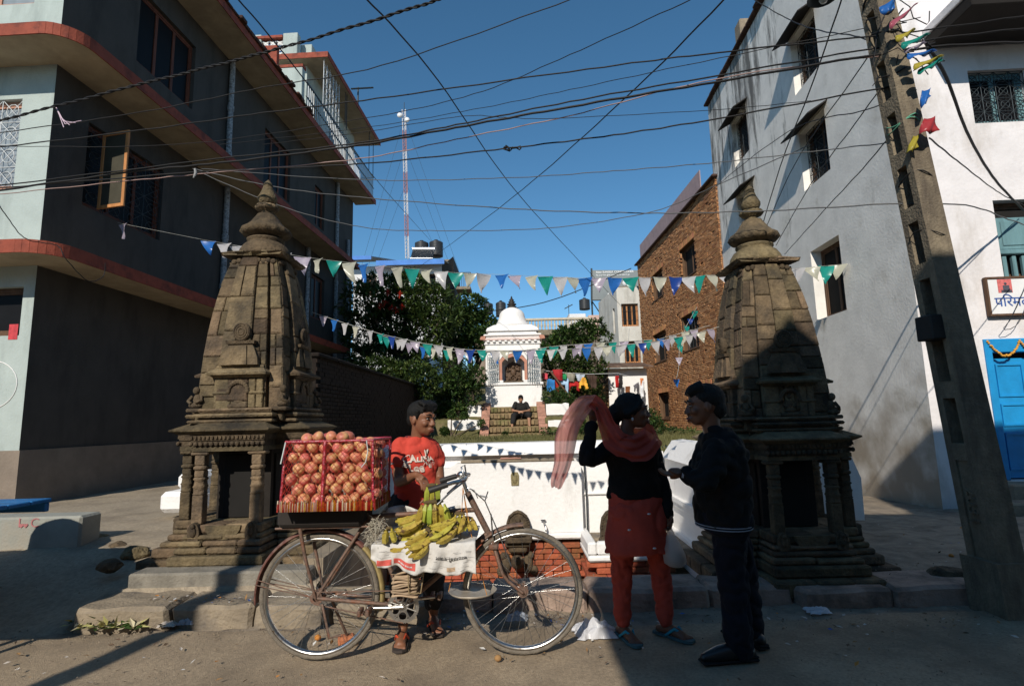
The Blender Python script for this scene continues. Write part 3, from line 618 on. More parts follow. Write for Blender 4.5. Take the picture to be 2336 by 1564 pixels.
q = MB(); q.T = TS; wall_face(q, 0, 13.7, 1.1, 10.45, side_ops, 0.16); q.quad((13.7, 0, 0.2), (13.7, -7, 0.2), (13.7, -7, 10.45), (13.7, 0, 10.45)); part('side_wall', q, M_SLATE, lh)
q = MB(); q.T = TS; q.box((-0.02, -0.3, 0.0), (13.72, 0.03, 1.1)); part('plinth', q, M_PLINTH, lh)
q = MB(); q.T = TF; wall_face(q, 0, 7, 0.0, 10.45, [(0.52, 1.9, 5.08, 6.58), (0.18, 1.6, 2.78, 3.52), (0.5, 1.9, 8.25, 9.7)], 0.16); part('front_wall', q, M_GREY, lh)
for (u0, u1, z0, z1), g in zip(side_ops, ((4, 4), None, None, None, None, None)):
    window(lh, TS, u0, u1, z0, z1, 0.14, M_REDWOOD, 3 if u1 - u0 > 1.5 else 2, grille=g)
window(lh, TF, 0.52, 1.9, 5.08, 6.58, 0.14, mat('pink_brown_frame', (0.42, 0.22, 0.15), 0.7, 0.2, 10), 2, grille=(4, 4), gm=mat('white_iron', (0.6, 0.62, 0.62), 0.5), glass=mat('pale_glass', (0.25, 0.28, 0.3), 0.15, spec=0.6)); window(lh, TF, 0.18, 1.6, 2.78, 3.52, 0.14, M_WOOD, 2); window(lh, TF, 0.5, 1.9, 8.25, 9.7, 0.14, mat('pink_brown_frame', (0.42, 0.22, 0.15)), 2, glass=mat('pale_glass', (0.2, 0.22, 0.24)))
# the casement that stands open into the sun
q = MB(); q.T = TS @ Matrix.Translation((1.02, 0.0, 5.12)) @ Matrix.Rotation(R(100), 4, 'Z')
for a in ((0, 0.06, 0, 1.38), (0.5, 0.56, 0, 1.38), (0.06, 0.5, 0, 0.06), (0.06, 0.5, 1.32, 1.38)): q.cbox((a[0], 0, a[2]), (a[1], 0.035, a[3]), 0.005)
f = part('open_casement', q, mat('orange_wood', (0.46, 0.2, 0.07), 0.6, 0.25, 15, stretch=(1, 1, 0.2)), lh)
q = MB(); q.T = TS @ Matrix.Translation((1.02, 0.0, 5.12)) @ Matrix.Rotation(R(100), 4, 'Z'); q.box((0.06, 0.012, 0.06), (0.5, 0.02, 1.32)); part('pane', q, mat('dusty_glass', (0.06, 0.055, 0.04), 0.85, spec=0.1), f)
# projecting slabs with rounded street corner, red edge and stained soffit
def slab(zs, th, proj, front, end, left=7.0, name='floor_slab'):
    rr_ = 0.45; pts = [(-left, -0.02), (-left, -front)]   # local: x outwards from the side wall (negative = along front), y along depth
    arc = [(proj - rr_ + rr_ * math.sin(a), -front + rr_ - rr_ * math.cos(a)) for a in [PI / 2 * i / 8 for i in range(9)]]
    pts = [(-left, -front)] + arc + [(proj, end), (-0.02, end), (-0.02, -0.02), (-left, -0.02)]
    outer = [(-left, -front)] + arc + [(proj, end)]
    def W(p, z): return TS @ Vector((p[1], p[0], z))
    q = MB(); n = len(outer); inner = [(-left, 0.0)] + [(0.0 if i else 0.0, 0.0) for i in range(9)] + [(0.0, end)]
    for i in range(n - 1):
        q.add([W(outer[i], zs), W(outer[i + 1], zs), W(inner[i + 1], zs), W(inner[i], zs)], [(0, 1, 2, 3)] if inner[i] != inner[i + 1] else [(0, 1, 2)], False)
        q.add([W(outer[i], zs + th), W(outer[i + 1], zs + th), W(inner[i + 1], zs + th), W(inner[i], zs + th)], [(0, 1, 2, 3)] if inner[i] != inner[i + 1] else [(0, 1, 2)], False)
    q.quad(W((proj, end), zs), W((0, end), zs), W((0, end), zs + th), W((proj, end), zs + th))
    s = part(name, q, M_SOFFIT, lh, fixn=False)
    q = MB()
    o2 = [(p[0], p[1]) for p in outer]
    for i in range(n - 1):
        a, b = outer[i], outer[i + 1]
        d = Vector((b[0] - a[0], b[1] - a[1])); nn = Vector((d.y, -d.x)).normalized() * 0.02
        A0, A1, B0, B1 = W(a, zs - 0.03), W(a, zs + th + 0.01), W(b, zs - 0.03), W(b, zs + th + 0.01)
        k = TS.to_3x3() @ Vector((nn.y, nn.x, 0))
        q.hexa([A0, B0, B0 + k, A0 + k, A1, B1, B1 + k, A1 + k])
    part('slab_edge', q, M_FASCIA, s)
    return s
slab(3.84, 0.15, 0.80, 0.70, 11.3)
slab(7.14, 0.15, 0.82, 0.70, 12.2)
slab(10.45, 0.16, 0.85, 0.75, 14.0)
# crumbling tile edging on the near part of the upper slab
for i in range(34):
    q = MB(); q.T = TS; y = -0.75 + i * 0.245; q.cbox((y, 0.74 + rr(-0.03, 0.03), 10.615), (y + 0.23, 0.95 + rr(-0.05, 0.06), 10.66 + rr(0, 0.05)), 0.012); part('edge_tile', q, mat('dark_old_tile', (0.075, 0.04, 0.03), 0.95, 0.4, 12, 0.5, 50, rnd=0.3), lh)
# set-back top floor with balcony, roof and parapet
q = MB(); q.T = TS; wall_face(q, 9.0, 13.7, 10.61, 13.35, [(9.4, 10.2, 10.65, 12.6), (11.0, 12.2, 11.5, 12.6)], 0.15)
q.quad((9.0, 0, 10.61), (9.0, -6, 10.61), (9.0, -6, 13.35), (9.0, 0, 13.35)); q.quad((13.7, 0, 10.61), (13.7, -6, 10.61), (13.7, -6, 13.35), (13.7, 0, 13.35)); part('top_floor_wall', q, M_GREY, lh)
window(lh, TS, 11.0, 12.2, 11.5, 12.6, 0.12, M_REDWOOD, 2)
q = MB(); q.T = TS; q.cbox((8.6, -3.5, 13.36), (14.55, 0.85, 13.5), 0.01); r4 = part('roof_slab', q, M_SOFFIT, lh)
q = MB(); q.T = TS; q.box((8.58, -3.5, 13.34), (8.598, 0.87, 13.53)); q.box((8.6, 0.852, 13.34), (14.56, 0.875, 13.53)); part('roof_edge', q, M_FASCIA, r4)
pm = mat('white_screen_block', (0.72, 0.72, 0.7), 0.85, 0.1)
for y in (9.2, 10.9, 12.6): 
    q = MB(); q.T = TS; q.cbox((y, -0.35, 13.5), (y + 0.35, 0.05, 14.3), 0.015); part('parapet_post', q, M_GREY, r4)
for x in (-3.2, -2.0, -0.75):
    q = MB(); q.T = TS; q.cbox((8.75, x, 13.5), (9.0, x + 0.5, 14.42), 0.015); part('parapet_post', q, M_GREY, r4)
def lattice(T, w_, h_):
    q = MB(); q.T = T; nx, nz = max(1, round(w_ / 0.22)), max(1, round(h_ / 0.22)); cw, ch = w_ / nx, h_ / nz
    for i in range(nx):
        for j in range(nz):
            c = (cw * (i + 0.5), 0, ch * (j + 0.5))
            for a in range(4):
                t_ = PI / 4 + a * PI / 2; q.tube([c, (c[0] + cw * 0.62 * math.cos(t_), 0, c[2] + ch * 0.62 * math.sin(t_))], 0.03, 5)
            q.tube([(c[0] + cw * 0.3 * math.cos(k * PI / 4), 0, c[2] + ch * 0.3 * math.sin(k * PI / 4)) for k in range(9)], 0.02, 5, cap=False)
    o = part('screen_panel', q, pm, r4); o['kind'] = 'stuff'
for x in (-2.65, -1.5): lattice(TS @ Matrix.Translation((8.85, x, 13.6)) @ Matrix.Rotation(PI / 2, 4, 'Z'), 0.74, 0.62)
for y in (9.56, 11.26): lattice(TS @ Matrix.Translation((y, -0.12, 13.6)), 1.3, 0.6)
q = MB(); q.T = TS; q.box((8.72, -2.69, 14.25), (9.03, -0.76, 14.34)); q.box((9.56, -0.3, 14.22), (12.6, 0.02, 14.3)); part('parapet_rail', q, M_FASCIA, r4)
q = MB(); q.T = TS; q.cbox((7.3, -1.6, 10.61), (7.5, 0.62, 12.1), 0.01); part('balcony_end_wall', q, M_GREY, lh)
q = MB(); q.T = TS; q.cbox((7.28, -1.6, 12.1), (7.52, 0.64, 12.2), 0.01); q.cbox((7.32, -0.6, 12.2), (7.48, -0.2, 12.9), 0.01); part('balcony_coping', q, M_FASCIA, lh)
rail = MB(); rail.T = TS
for k in (10.70, 11.15, 11.62): rail.tube([(7.3, 0.76, k), (14.0, 0.76, k)], 0.02, 6)
rail.tube([(13.98, 0.76, 11.62), (13.98, -0.1, 11.62)], 0.02, 6)
rl = part('balcony_rail', rail, M_IRON, lh)
bal_me = MB(); bal_me.tube([(0, 0, 0), (0, 0, 0.92)], 0.016, 6); bal_me = bal_me.mesh('baluster', mat('pale_iron', (0.5, 0.52, 0.53), 0.5, metal=0.3))
for i in range(48): put('baluster', bal_me, rl, TS @ Vector((7.45 + i * 0.137, 0.76, 10.7)))
# window-high security lattice beside the balcony end
q = MB(); q.T = TS
for i in range(6): q.tube([(8.7 + 0.28 * i, 0.70, 11.62), (8.7 + 0.28 * i, 0.70, 13.36)], 0.012, 5)
for j in range(5): q.tube([(8.7, 0.70, 11.75 + 0.36 * j), (10.1, 0.70, 11.75 + 0.36 * j)], 0.012, 5)
for i in range(5):
    for j in range(4): q.tube([(8.84 + 0.28 * i + 0.1 * math.cos(k * PI / 4), 0.70, 11.93 + 0.36 * j + 0.14 * math.sin(k * PI / 4)) for k in range(9)], 0.01, 4, cap=False)
part('security_lattice', q, MATS['pale_iron'], lh)['kind'] = 'stuff'
for y in (10.6, 10.75, 13.4, 13.95): q = MB(); q.T = TS; q.tube([(y, 0.74, 10.62), (y, 0.74, 13.36)], 0.014, 6); part('balcony_post', q, M_IRON, lh)
q = MB(); q.T = TS; q.tube([(11.6, 0.86, 13.4), (11.6, 0.86, 14.2)], 0.03, 6); q.tube([(11.3, 0.7, 13.95), (11.9, 1.35, 14.35)], 0.035, 6); part('projecting_pipe', q, M_IRON, lh)
for y, z0, z1 in ((4.62, 7.3, 10.45), (4.66, 4.0, 7.14), (11.8, 1.1, 10.45), (13.0, 0.6, 8.6), (9.35, 1.1, 7.1)):
    q = MB(); q.T = TS; q.tube([(y, 0.075, z0), (y, 0.075, z1)], 0.065, 10); 
    for k in range(int((z1 - z0) / 1.2)): q.tube([(y, 0.075, z0 + 0.6 + k * 1.2), (y, 0.075, z0 + 0.72 + k * 1.2)], 0.08, 10)
    part('drain_pipe', q, M_PIPE, lh)
# hand-drawn marks on the street front
q = MB(); q.T = TF; q.tube([(0.55 + 0.42 * math.cos(a), 0.004, 2.05 + 0.36 * math.sin(a)) for a in [2 * PI * k / 28 for k in range(29)]], 0.008, 4, cap=False); part('chalk_ring', q, M_WHITE, lh)
text('chalk_mark', '३', 0.42, M_WHITE, lh, frame_m(TF @ Vector((0.72, 0.004, 1.82)), -TF.to_3x3().col[0], (0, 0, 1)))
for a, b in (((0.45, 0.003, 2.15), (0.62, 0.006, 2.26)), ((0.2, 0.003, 2.72), (0.34, 0.006, 2.95))): q = MB(); q.T = TF; q.box(a, b); part('red_dab', q, mat('red_paint', (0.5, 0.05, 0.06), 0.7, 0.3, 20), lh)

# ------------------------------------------------------------------ right hand house
M_BLUEGREY = mat('blue_grey_limewash', (0.80, 0.765, 0.71), 0.95, 0.12, 2.2, 0.2, 22, col2=(0.40, 0.36, 0.29), c2scale=0.9, c2amt=(0.58, 0.75))
M_STAIN = M_BLUEGREY
n_ = M_BLUEGREY.node_tree.nodes; l_ = M_BLUEGREY.node_tree.links
# black run-off streaks under the roof and ochre damp near the foot (stains with a shape of their own)
g_ = n_.new('ShaderNodeNewGeometry'); mp_ = n_.new('ShaderNodeMapping'); mp_.inputs['Scale'].default_value = (1.0, 1.9, 0.28); l_.new(g_.outputs['Position'], mp_.inputs[0])
nz_ = n_.new('ShaderNodeTexNoise'); nz_.inputs['Scale'].default_value = 1.25; nz_.inputs['Detail'].default_value = 9; nz_.inputs['Roughness'].default_value = 0.72; l_.new(mp_.outputs[0], nz_.inputs['Vector'])
sx_ = n_.new('ShaderNodeSeparateXYZ'); l_.new(g_.outputs['Position'], sx_.inputs[0])
hz_ = n_.new('ShaderNodeMapRange'); hz_.inputs[1].default_value = 4.0; hz_.inputs[2].default_value = 10.5; hz_.inputs[3].default_value = -0.10; hz_.inputs[4].default_value = 0.05; l_.new(sx_.outputs[2], hz_.inputs[0])
fy_ = n_.new('ShaderNodeMapRange'); fy_.inputs[1].default_value = 10.5; fy_.inputs[2].default_value = 13.0; fy_.inputs[3].default_value = -0.13; fy_.inputs[4].default_value = 0.02; l_.new(sx_.outputs[1], fy_.inputs[0])
a1_ = n_.new('ShaderNodeMath'); l_.new(nz_.outputs[0], a1_.inputs[0]); l_.new(hz_.outputs[0], a1_.inputs[1])
a2_ = n_.new('ShaderNodeMath'); l_.new(a1_.outputs[0], a2_.inputs[0]); l_.new(fy_.outputs[0], a2_.inputs[1])
st_ = n_.new('ShaderNodeMapRange'); st_.inputs[1].default_value = 0.50; st_.inputs[2].default_value = 0.62; st_.inputs[4].default_value = 0.85; l_.new(a2_.outputs[0], st_.inputs[0])
mx_ = n_.new('ShaderNodeMix'); mx_.data_type = 'RGBA'; bs_ = n_['Principled BSDF'].inputs['Base Color']; l_.new(bs_.links[0].from_socket, mx_.inputs[6]); l_.new(st_.outputs[0], mx_.inputs[0]); mx_.inputs[7].default_value = (0.05, 0.045, 0.04, 1); 
dm_ = n_.new('ShaderNodeMapRange'); dm_.inputs[1].default_value = 2.2; dm_.inputs[2].default_value = 0.6; dm_.inputs[3].default_value = -0.2; dm_.inputs[4].default_value = 0.25; l_.new(sx_.outputs[2], dm_.inputs[0])
n3_ = n_.new('ShaderNodeTexNoise'); n3_.inputs['Scale'].default_value = 1.6; n3_.inputs['Detail'].default_value = 8; l_.new(g_.outputs['Position'], n3_.inputs['Vector'])
a3_ = n_.new('ShaderNodeMath'); l_.new(n3_.outputs[0], a3_.inputs[0]); l_.new(dm_.outputs[0], a3_.inputs[1]); r3_ = n_.new('ShaderNodeMapRange'); r3_.inputs[1].default_value = 0.45; r3_.inputs[2].default_value = 0.8; r3_.inputs[4].default_value = 0.8; l_.new(a3_.outputs[0], r3_.inputs[0])
m4_ = n_.new('ShaderNodeMix'); m4_.data_type = 'RGBA'; l_.new(r3_.outputs[0], m4_.inputs[0]); l_.new(mx_.outputs[2], m4_.inputs[6]); m4_.inputs[7].default_value = (0.25, 0.19, 0.12, 1); l_.new(m4_.outputs[2], bs_)
M_LIME = mat('white_limewash', (0.72, 0.685, 0.68), 0.95, 0.08, 2, 0.35, 20, col2=(0.42, 0.37, 0.32), c2scale=1.0, c2amt=(0.52, 0.8), streak=(1.6, 1.6, 0.6))
rh = empty('limewashed_house', (6.02, 8, 0), 'tall limewashed house with blue-grey flank on the right', 'house')
TL = wframe((6.02, 8, 0), (0.05, 1), (-1, 0.05)); TR = wframe((6.02, 8, 0), (1, -0.05), (-0.05, -1))
wl = [(1.82, 2.9, 3.2, 4.62), (1.84, 2.88, 5.92, 7.17), (1.82, 2.85, 8.05, 9.3), (5.44, 6.5, 8.17, 9.47), (5.4, 6.55, 6.25, 7.3)]
q = MB(); q.T = TL; wall_face(q, 0, 8.32, -0.3, 11.1, wl, 0.28); part('flank_wall', q, M_BLUEGREY, rh)
q = MB(); q.T = TR; wall_face(q, 0, 9, -0.3, 11.1, [(1.22, 2.1, 5.72, 6.6), (1.30, 2.6, 3.26, 4.47), (0.86, 3.2, 0.35, 2.36)], 0.22); part('front_wall', q, M_LIME, rh)
q = MB(); q.T = TL; q.box((-0.02, -6, 11.1), (8.32, -0.02, 11.12)); q.box((8.30, -6, -0.3), (8.32, -0.01, 11.1)); part('roof', q, M_KERB, rh)
for i in range(14):
    q = MB(); q.T = TL; q.cbox((-0.1 + i * 0.605, -0.4, 11.125), (0.5 + i * 0.605, 0.14 + rr(-0.03, 0.03), 11.2 + rr(-0.01, 0.02)), 0.02); part('roof_edge_slab', q, mat('dark_old_tile', (0.075, 0.04, 0.03)), rh)
q = MB(); q.T = TL; q.cbox((5.2, -0.3, 11.13), (5.6, 0.05, 11.75), 0.03); part('chimney_stub', q, M_KERB, rh)
for k, (u0, u1, z0, z1) in enumerate(wl):
    window(rh, TL, u0, u1, z0, z1, 0.26, M_WOOD, 2, grille=(3, 4) if k else None, glass=M_DARK if k == 0 else M_GLASS)
    if k:
        q = MB(); q.T = TL; q.hexa([(u0 - 0.14, 0.0, z1 + 0.06), (u1 + 0.1, 0.0, z1 + 0.06), (u1 + 0.06, 0.36, z1 - 0.16), (u0 - 0.1, 0.36, z1 - 0.16), (u0 - 0.14, 0.0, z1 + 0.09), (u1 + 0.1, 0.0, z1 + 0.09), (u1 + 0.06, 0.365, z1 - 0.135), (u0 - 0.1, 0.365, z1 - 0.135)]); part('window_hood', q, mat('rusted_sheet', (0.018, 0.015, 0.013), 0.8, 0.3, 10), rh)
M_TEAL = mat('teal_shutter', (0.13, 0.24, 0.26), 0.75, 0.25, 8, 0.2, 40, stretch=(1, 1, 0.15))
window(rh, TR, 1.22, 2.1, 5.72, 6.6, 0.18, M_TEAL, 2, grille=(4, 4), gm=M_IRON)
# carved shutter window above the sign
f = window(rh, TR, 1.30, 2.6, 3.26, 4.47, 0.2, M_WOOD, 1, glass=M_DARK)
for i in range(2):
    q = MB(); q.T = TR; a = 1.36 + i * 0.62; q.cbox((a, -0.12, 3.72), (a + 0.58, -0.08, 4.22), 0.01); part('shutter', q, M_TEAL, f)
    q = MB(); q.T = TR; q.cbox((a + 0.06, -0.079, 3.78), (a + 0.52, -0.065, 4.16), 0.008); part('shutter_panel', q, M_TEAL, f)
for i in range(9):
    q = MB(); q.T = TR; x = 1.38 + i * 0.14; q.cbox((x, -0.13, 3.28), (x + 0.06, -0.07, 3.62), 0.01); part('baluster', q, M_TEAL, f)
q = MB(); q.T = TR; q.cbox((1.28, -0.15, 3.64), (2.6, -0.03, 3.71), 0.01); part('shutter_rail', q, M_TEAL, f)
# blue double door with recessed panels and a marigold garland
M_BLUE = mat('bright_blue_paint', (0.01, 0.25, 0.55), 0.5, 0.12, 6, 0.15, 30, spec=0.4)
q = MB(); q.T = TR
for a, b, c, d in ((0.86, 0.96, 0.35, 2.36), (3.1, 3.2, 0.35, 2.36), (0.96, 3.1, 2.16, 2.36)): q.cbox((a, -0.16, c), (b, 0.03, d), 0.01)
dr = part('door', q, M_BLUE, rh)
for i in range(4):
    a = 0.98 + i * 0.53
    q = MB(); q.T = TR; q.cbox((a, -0.13, 0.37), (a + 0.52, -0.09, 2.08), 0.006); part('door_leaf', q, M_BLUE, dr)
    for z0, z1 in ((0.48, 1.0), (1.1, 1.42), (1.52, 2.0)):
        q = MB(); q.T = TR
        for x0, x1, y0, y1 in ((a + 0.07, a + 0.45, z0, z0 + 0.025), (a + 0.07, a + 0.45, z1 - 0.025, z1), (a + 0.07, a + 0.095, z0 + 0.026, z1 - 0.026), (a + 0.425, a + 0.45, z0 + 0.026, z1 - 0.026)): q.box((x0, -0.089, y0), (x1, -0.07, y1))
        part('door_panel', q, M_BLUE, dr)
q = MB(); q.T = TR; q.box((0.97, -0.2, 0.3), (3.1, -0.14, 2.3)); part('door_back', q, M_DARK, dr)
q = MB(); q.T = TR; q.cbox((0.7, -0.3, -0.1), (9, 0.35, 0.33), 0.02); part('door_step', q, M_KERB, rh)
q = MB(); q.T = TR; q.cbox((0.2, 0.36, -0.1), (9, 0.7, 0.14), 0.02); part('lower_step', q, M_KERB, rh)
# upper canopy that keeps the top of the front dark
q = MB(); q.T = TR; q.cbox((0.62, 0, 7.2), (9, 1.02, 7.33), 0.01); part('canopy', q, M_LIME, rh)
q = MB(); q.T = TR; q.cbox((0.64, 0.02, 7.0), (9, 0.95, 7.195), 0.01); part('canopy_beam', q, mat('shade_black_wood', (0.014, 0.011, 0.009), 0.9), rh)  # underside wood coloured near black in place of its shade
gar = empty('marigold_garland', TR @ Vector((1.5, 0.05, 2.3)), 'marigold garland swagged across the top of the blue door', 'garland')
q = MB(); q.T = TR
for i in range(150):
    u = i / 149; x = 0.9 + 2.2 * u; z = 2.33 - 0.22 * abs(math.sin(u * PI * 5)) ** 0.8
    q.ball((x, 0.05 + rr(-0.01, 0.01), z + rr(-0.01, 0.01)), 0.017, 6, 4)
o = part('flower_string', q, mat('marigold', (0.65, 0.32, 0.05), 0.8, 0.4, 60), gar); o['kind'] = 'stuff'
# shop sign
sg = empty('shop_sign', TR @ Vector((0.98, 0.05, 2.7)), 'white shop board with red and blue lettering above the blue door', 'sign')
q = MB(); q.T = TR; q.box((0.99, 0.03, 2.72), (3.4, 0.07, 3.24)); part('board', q, mat('sign_white', (0.75, 0.74, 0.73), 0.5, 0.05, 4), sg)
q = MB(); q.T = TR
for a, b, c, d in ((0.965, 0.989, 2.69, 3.27), (0.989, 3.4, 2.69, 2.719), (0.989, 3.4, 3.241, 3.27)): q.box((a, 0.02, c), (b, 0.085, d))
part('sign_frame', q, M_WOOD, sg)
Tx = TR.to_3x3().col[0]
text('lettering', 'भारत देव', 0.17, mat('sign_red', (0.6, 0.1, 0.12), 0.6), sg, frame_m(TR @ Vector((1.52, 0.073, 3.04)), Tx, (0, 0, 1)), bold=0.002)
text('lettering', 'पिरमल अगरबत्ती होलसेल', 0.20, mat('sign_blue', (0.04, 0.1, 0.32), 0.6), sg, frame_m(TR @ Vector((1.06, 0.073, 2.83)), Tx, (0, 0, 1)), bold=0.002)
q = MB(); q.T = TR; q.box((1.13, 0.0715, 3.03), (1.33, 0.073, 3.23)); part('picture_panel', q, mat('sign_pink', (0.6, 0.15, 0.14), 0.6, 0.3, 30), sg)
q = MB(); q.T = TR; q.box((1.20, 0.0735, 3.04), (1.29, 0.075, 3.14)); q.box((1.17, 0.0735, 3.031), (1.32, 0.075, 3.07)); q.lathe([(0.02, 0.0735), (0.02, 0.075)], (1.24, 0, 3.165), 10, axis='y'); part('seated_emblem', q, mat('sign_dark', (0.08, 0.08, 0.1), 0.6), sg)

# ------------------------------------------------------------------ brick house
bh = empty('brick_house', (6.42, 15.9, 0.8), 'old house of bare weathered brick beside the blue-grey flank', 'house')
a_ = Vector((6.40, 16.02, 0)); b_ = Vector((6.175, 25.74, 0)); ub = (b_ - a_).normalized()
TB = wframe(a_, ub, (-ub.y, ub.x)); LB = (b_ - a_).length
wb = [(2.1, 3.65, 6.25, 7.4), (5.85, 7.5, 6.3, 7.42), (2.3, 3.9, 3.68, 4.93), (6.0, 7.7, 3.65, 4.86), (6.05, 7.45, 1.27, 2.33), (1.6, 3.85, 1.2, 2.33)]
q = MB(); q.T = TB; wall_face(q, 0, LB, 0.2, 8.6, wb, 0.25); core = part('wall', q, mat('brown_mortar', (0.12, 0.07, 0.04), 1.0, 0.2, 5), bh)
q = MB(); q.T = TB; q.quad((LB, 0, 0.2), (LB, -5, 0.2), (LB, -5, 8.6), (LB, 0, 8.6)); q.quad((0, -5, 8.6), (LB, -5, 8.6), (LB, 0, 8.6), (0, 0, 8.6)); part('end_wall', q, M_MORTAR, bh)
bq = MB(); bq.cbox((0.006, -0.03, 0.004), (0.216, 0.03, 0.056), 0.009); BQ = [bq.mesh('brick', M_BRICK)]
bq = MB(); bq.cbox((0.006, -0.03, 0.004), (0.10, 0.03, 0.054), 0.010); BQ.append(bq.mesh('brick', M_BRICK))
rest = MB(); cnt = 0; row = 0; z = 0.55; rnd = random.Random(5); rest.T = TB; rows = []
while z < 8.56:
    x = -0.11 * (row % 2) + 0.02; dzr = 0.0
    while x < LB - 0.02:
        half = rnd.random() < 0.12; wd = 0.112 if half else 0.222
        xa, xb = max(x, 0.0), min(x + wd, LB)
        if not any(o[0] - 0.02 < (xa + xb) / 2 < o[1] + 0.02 and o[2] - 0.03 < z + 0.03 < o[3] + 0.03 for o in wb) and xb - xa > 0.06 and rnd.random() > 0.012:
            rows.append((xa, xb, z + 0.012 * math.sin(x * 0.8 + row * 0.02) + rnd.uniform(-0.004, 0.004), rnd.uniform(-0.004, 0.014)))
        x += wd
    z += 0.0625; row += 1
# the bricks that show largest are the low, near ones
rows.sort(key=lambda r_: (r_[0] * 1.0 + r_[2] * 0.45))
for i, (xa, xb, z, d) in enumerate(rows):
    if i < 290 and xb - xa > 0.2: put('brick', BQ[0], core, TB @ Vector((xa, d, z)), (0, rnd.uniform(-0.03, 0.03), TB.to_euler().z))
    else: rest.mi = rnd.choice((0, 0, 1, 2)); rest.box((xa + 0.007, -0.03, z + 0.006), (xb - 0.006, 0.028 + d, z + 0.052))
o = part('brick_courses', rest, [M_BRICK, mat('pale_brick', (0.50, 0.265, 0.13), 0.95, 0.2, 9, 0.25, 50), mat('dark_brick', (0.31, 0.14, 0.064), 0.95, 0.2, 9, 0.25, 50)], bh, fixn=False); o['kind'] = 'stuff'
for k, (u0, u1, z0, z1) in enumerate(wb):
    window(bh, TB, u0, u1, z0, z1, 0.2, M_WOOD, 2, glass=M_DARK if k < 5 else M_DARK, bars=6 if k in (2, 5) else 0)
    # soldier course over the opening
    lint = None
    x = u0 - 0.1
    while x < u1 + 0.05:
        q = MB(); q.T = TB; q.cbox((x, -0.02, z1 + 0.005), (x + 0.055, 0.045, z1 + 0.19), 0.006); o = part('soldier_brick', q, M_BRICK, core); x += 0.062
    q = MB(); q.T = TB; q.cbox((u0 - 0.06, -0.2, z0 - 0.05), (u1 + 0.06, 0.06, z0 - 0.004), 0.01); part('sill', q, M_WOOD, bh)
q = MB(); q.T = TB; q.cbox((-0.1, -0.5, 8.6), (LB + 0.1, 0.16, 8.68), 0.02); part('roof_edge', q, mat('dark_old_tile', (0.075, 0.04, 0.03)), bh)
q = MB(); q.T = TB; q.box((1.5, -0.12, 8.69), (LB - 0.2, -0.09, 9.55)); part('sheet_parapet', q, mat('pinkish_sheet', (0.36, 0.26, 0.26), 0.7, 0.15, 4), bh)
# ================================================================== BEHIND THE TANK
# shaded brick garden wall on the left
gw = empty('garden_wall', (-3.1, 8.6, 0.8), 'dark brick garden wall in the shade behind the fruit seller', 'wall')
TG = wframe((-3.1, 8.6, 0), (0.0225, 1), (1, -0.0225))
q = MB(); q.T = TG; q.box((0, -0.3, 0.3), (9.0, 0, 2.42)); gcore = part('wall', q, mat('shade_black_mortar', (0.018, 0.013, 0.01), 1.0), gw)  # mortar and bricks coloured near black to stand in for shade
gb = MB(); gb.cbox((0.005, -0.03, 0.003), (0.225, 0.012, 0.062), 0.006); GB = gb.mesh('brick', mat('shade_black_brick', (0.03, 0.019, 0.014), 0.95, 0.3, 9, 0.5, 50, rnd=0.25))
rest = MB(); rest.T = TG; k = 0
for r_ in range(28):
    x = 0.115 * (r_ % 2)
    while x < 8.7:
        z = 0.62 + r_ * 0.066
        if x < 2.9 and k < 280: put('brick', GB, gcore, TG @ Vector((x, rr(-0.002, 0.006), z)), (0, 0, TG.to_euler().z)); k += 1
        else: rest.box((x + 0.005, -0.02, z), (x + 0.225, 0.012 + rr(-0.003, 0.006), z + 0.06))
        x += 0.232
o = part('brick_courses', rest, mat('shade_black_brick', (0.08, 0.045, 0.03)), gw, fixn=False); o['kind'] = 'stuff'
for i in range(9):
    q = MB(); q.T = TG; q.cbox((i * 0.95 - 0.05, -0.36, 2.425), (i * 0.95 + 0.88, 0.06, 2.49), 0.015); part('coping_slab', q, mat('shade_black_mortar', (0.018, 0.013, 0.01)), gw)

# ------------------------------------------------------------------ white hill shrine and its steps
hs = empty('hill_shrine', (0.02, 18.9, 1.87), 'whitewashed domed shrine with an arched niche at the head of the brick steps', 'shrine')
hx, hy = 0.02, 18.0
def hb(a, x0, x1, y0, y1, z0, z1, m=M_WHITE, c=0.02, par=None): q = MB(); q.cbox((hx + x0, hy + y0, z0), (hx + x1, hy + y1, z1), c); return part(a, q, m, par or hs)
hb('plinth', -0.93, 0.93, 0, 1.86, 1.6, 2.49); hb('plinth_ledge', -0.98, 0.98, -0.05, 1.9, 2.491, 2.58)
hb('pier', -0.91, -0.47, 0.02, 1.84, 2.581, 3.62); hb('pier', 0.47, 0.91, 0.02, 1.84, 2.581, 3.62); hb('niche_back', -0.469, 0.469, 0.55, 1.8, 2.581, 3.62); 
q = MB(); q.prism([(hx - 0.469, 3.3), (hx - 0.33, 3.48), (hx, 3.56), (hx + 0.33, 3.48), (hx + 0.469, 3.3), (hx + 0.469, 3.62), (hx - 0.469, 3.62)], 0.5, hy + 0.03, ax=1); part('arch_head', q, M_WHITE, hs)
M_PINK = mat('salmon_paint', (0.48, 0.23, 0.16), 0.85, 0.15, 6, 0.2, 30)
q = MB()
pts = [(-0.46, 2.60), (-0.46, 3.30), (-0.32, 3.45), (0, 3.55), (0.32, 3.45), (0.46, 3.30), (0.46, 2.60)]; pin = [(-0.37, 2.60), (-0.37, 3.25), (-0.27, 3.36), (0, 3.44), (0.27, 3.36), (0.37, 3.25), (0.37, 2.60)]
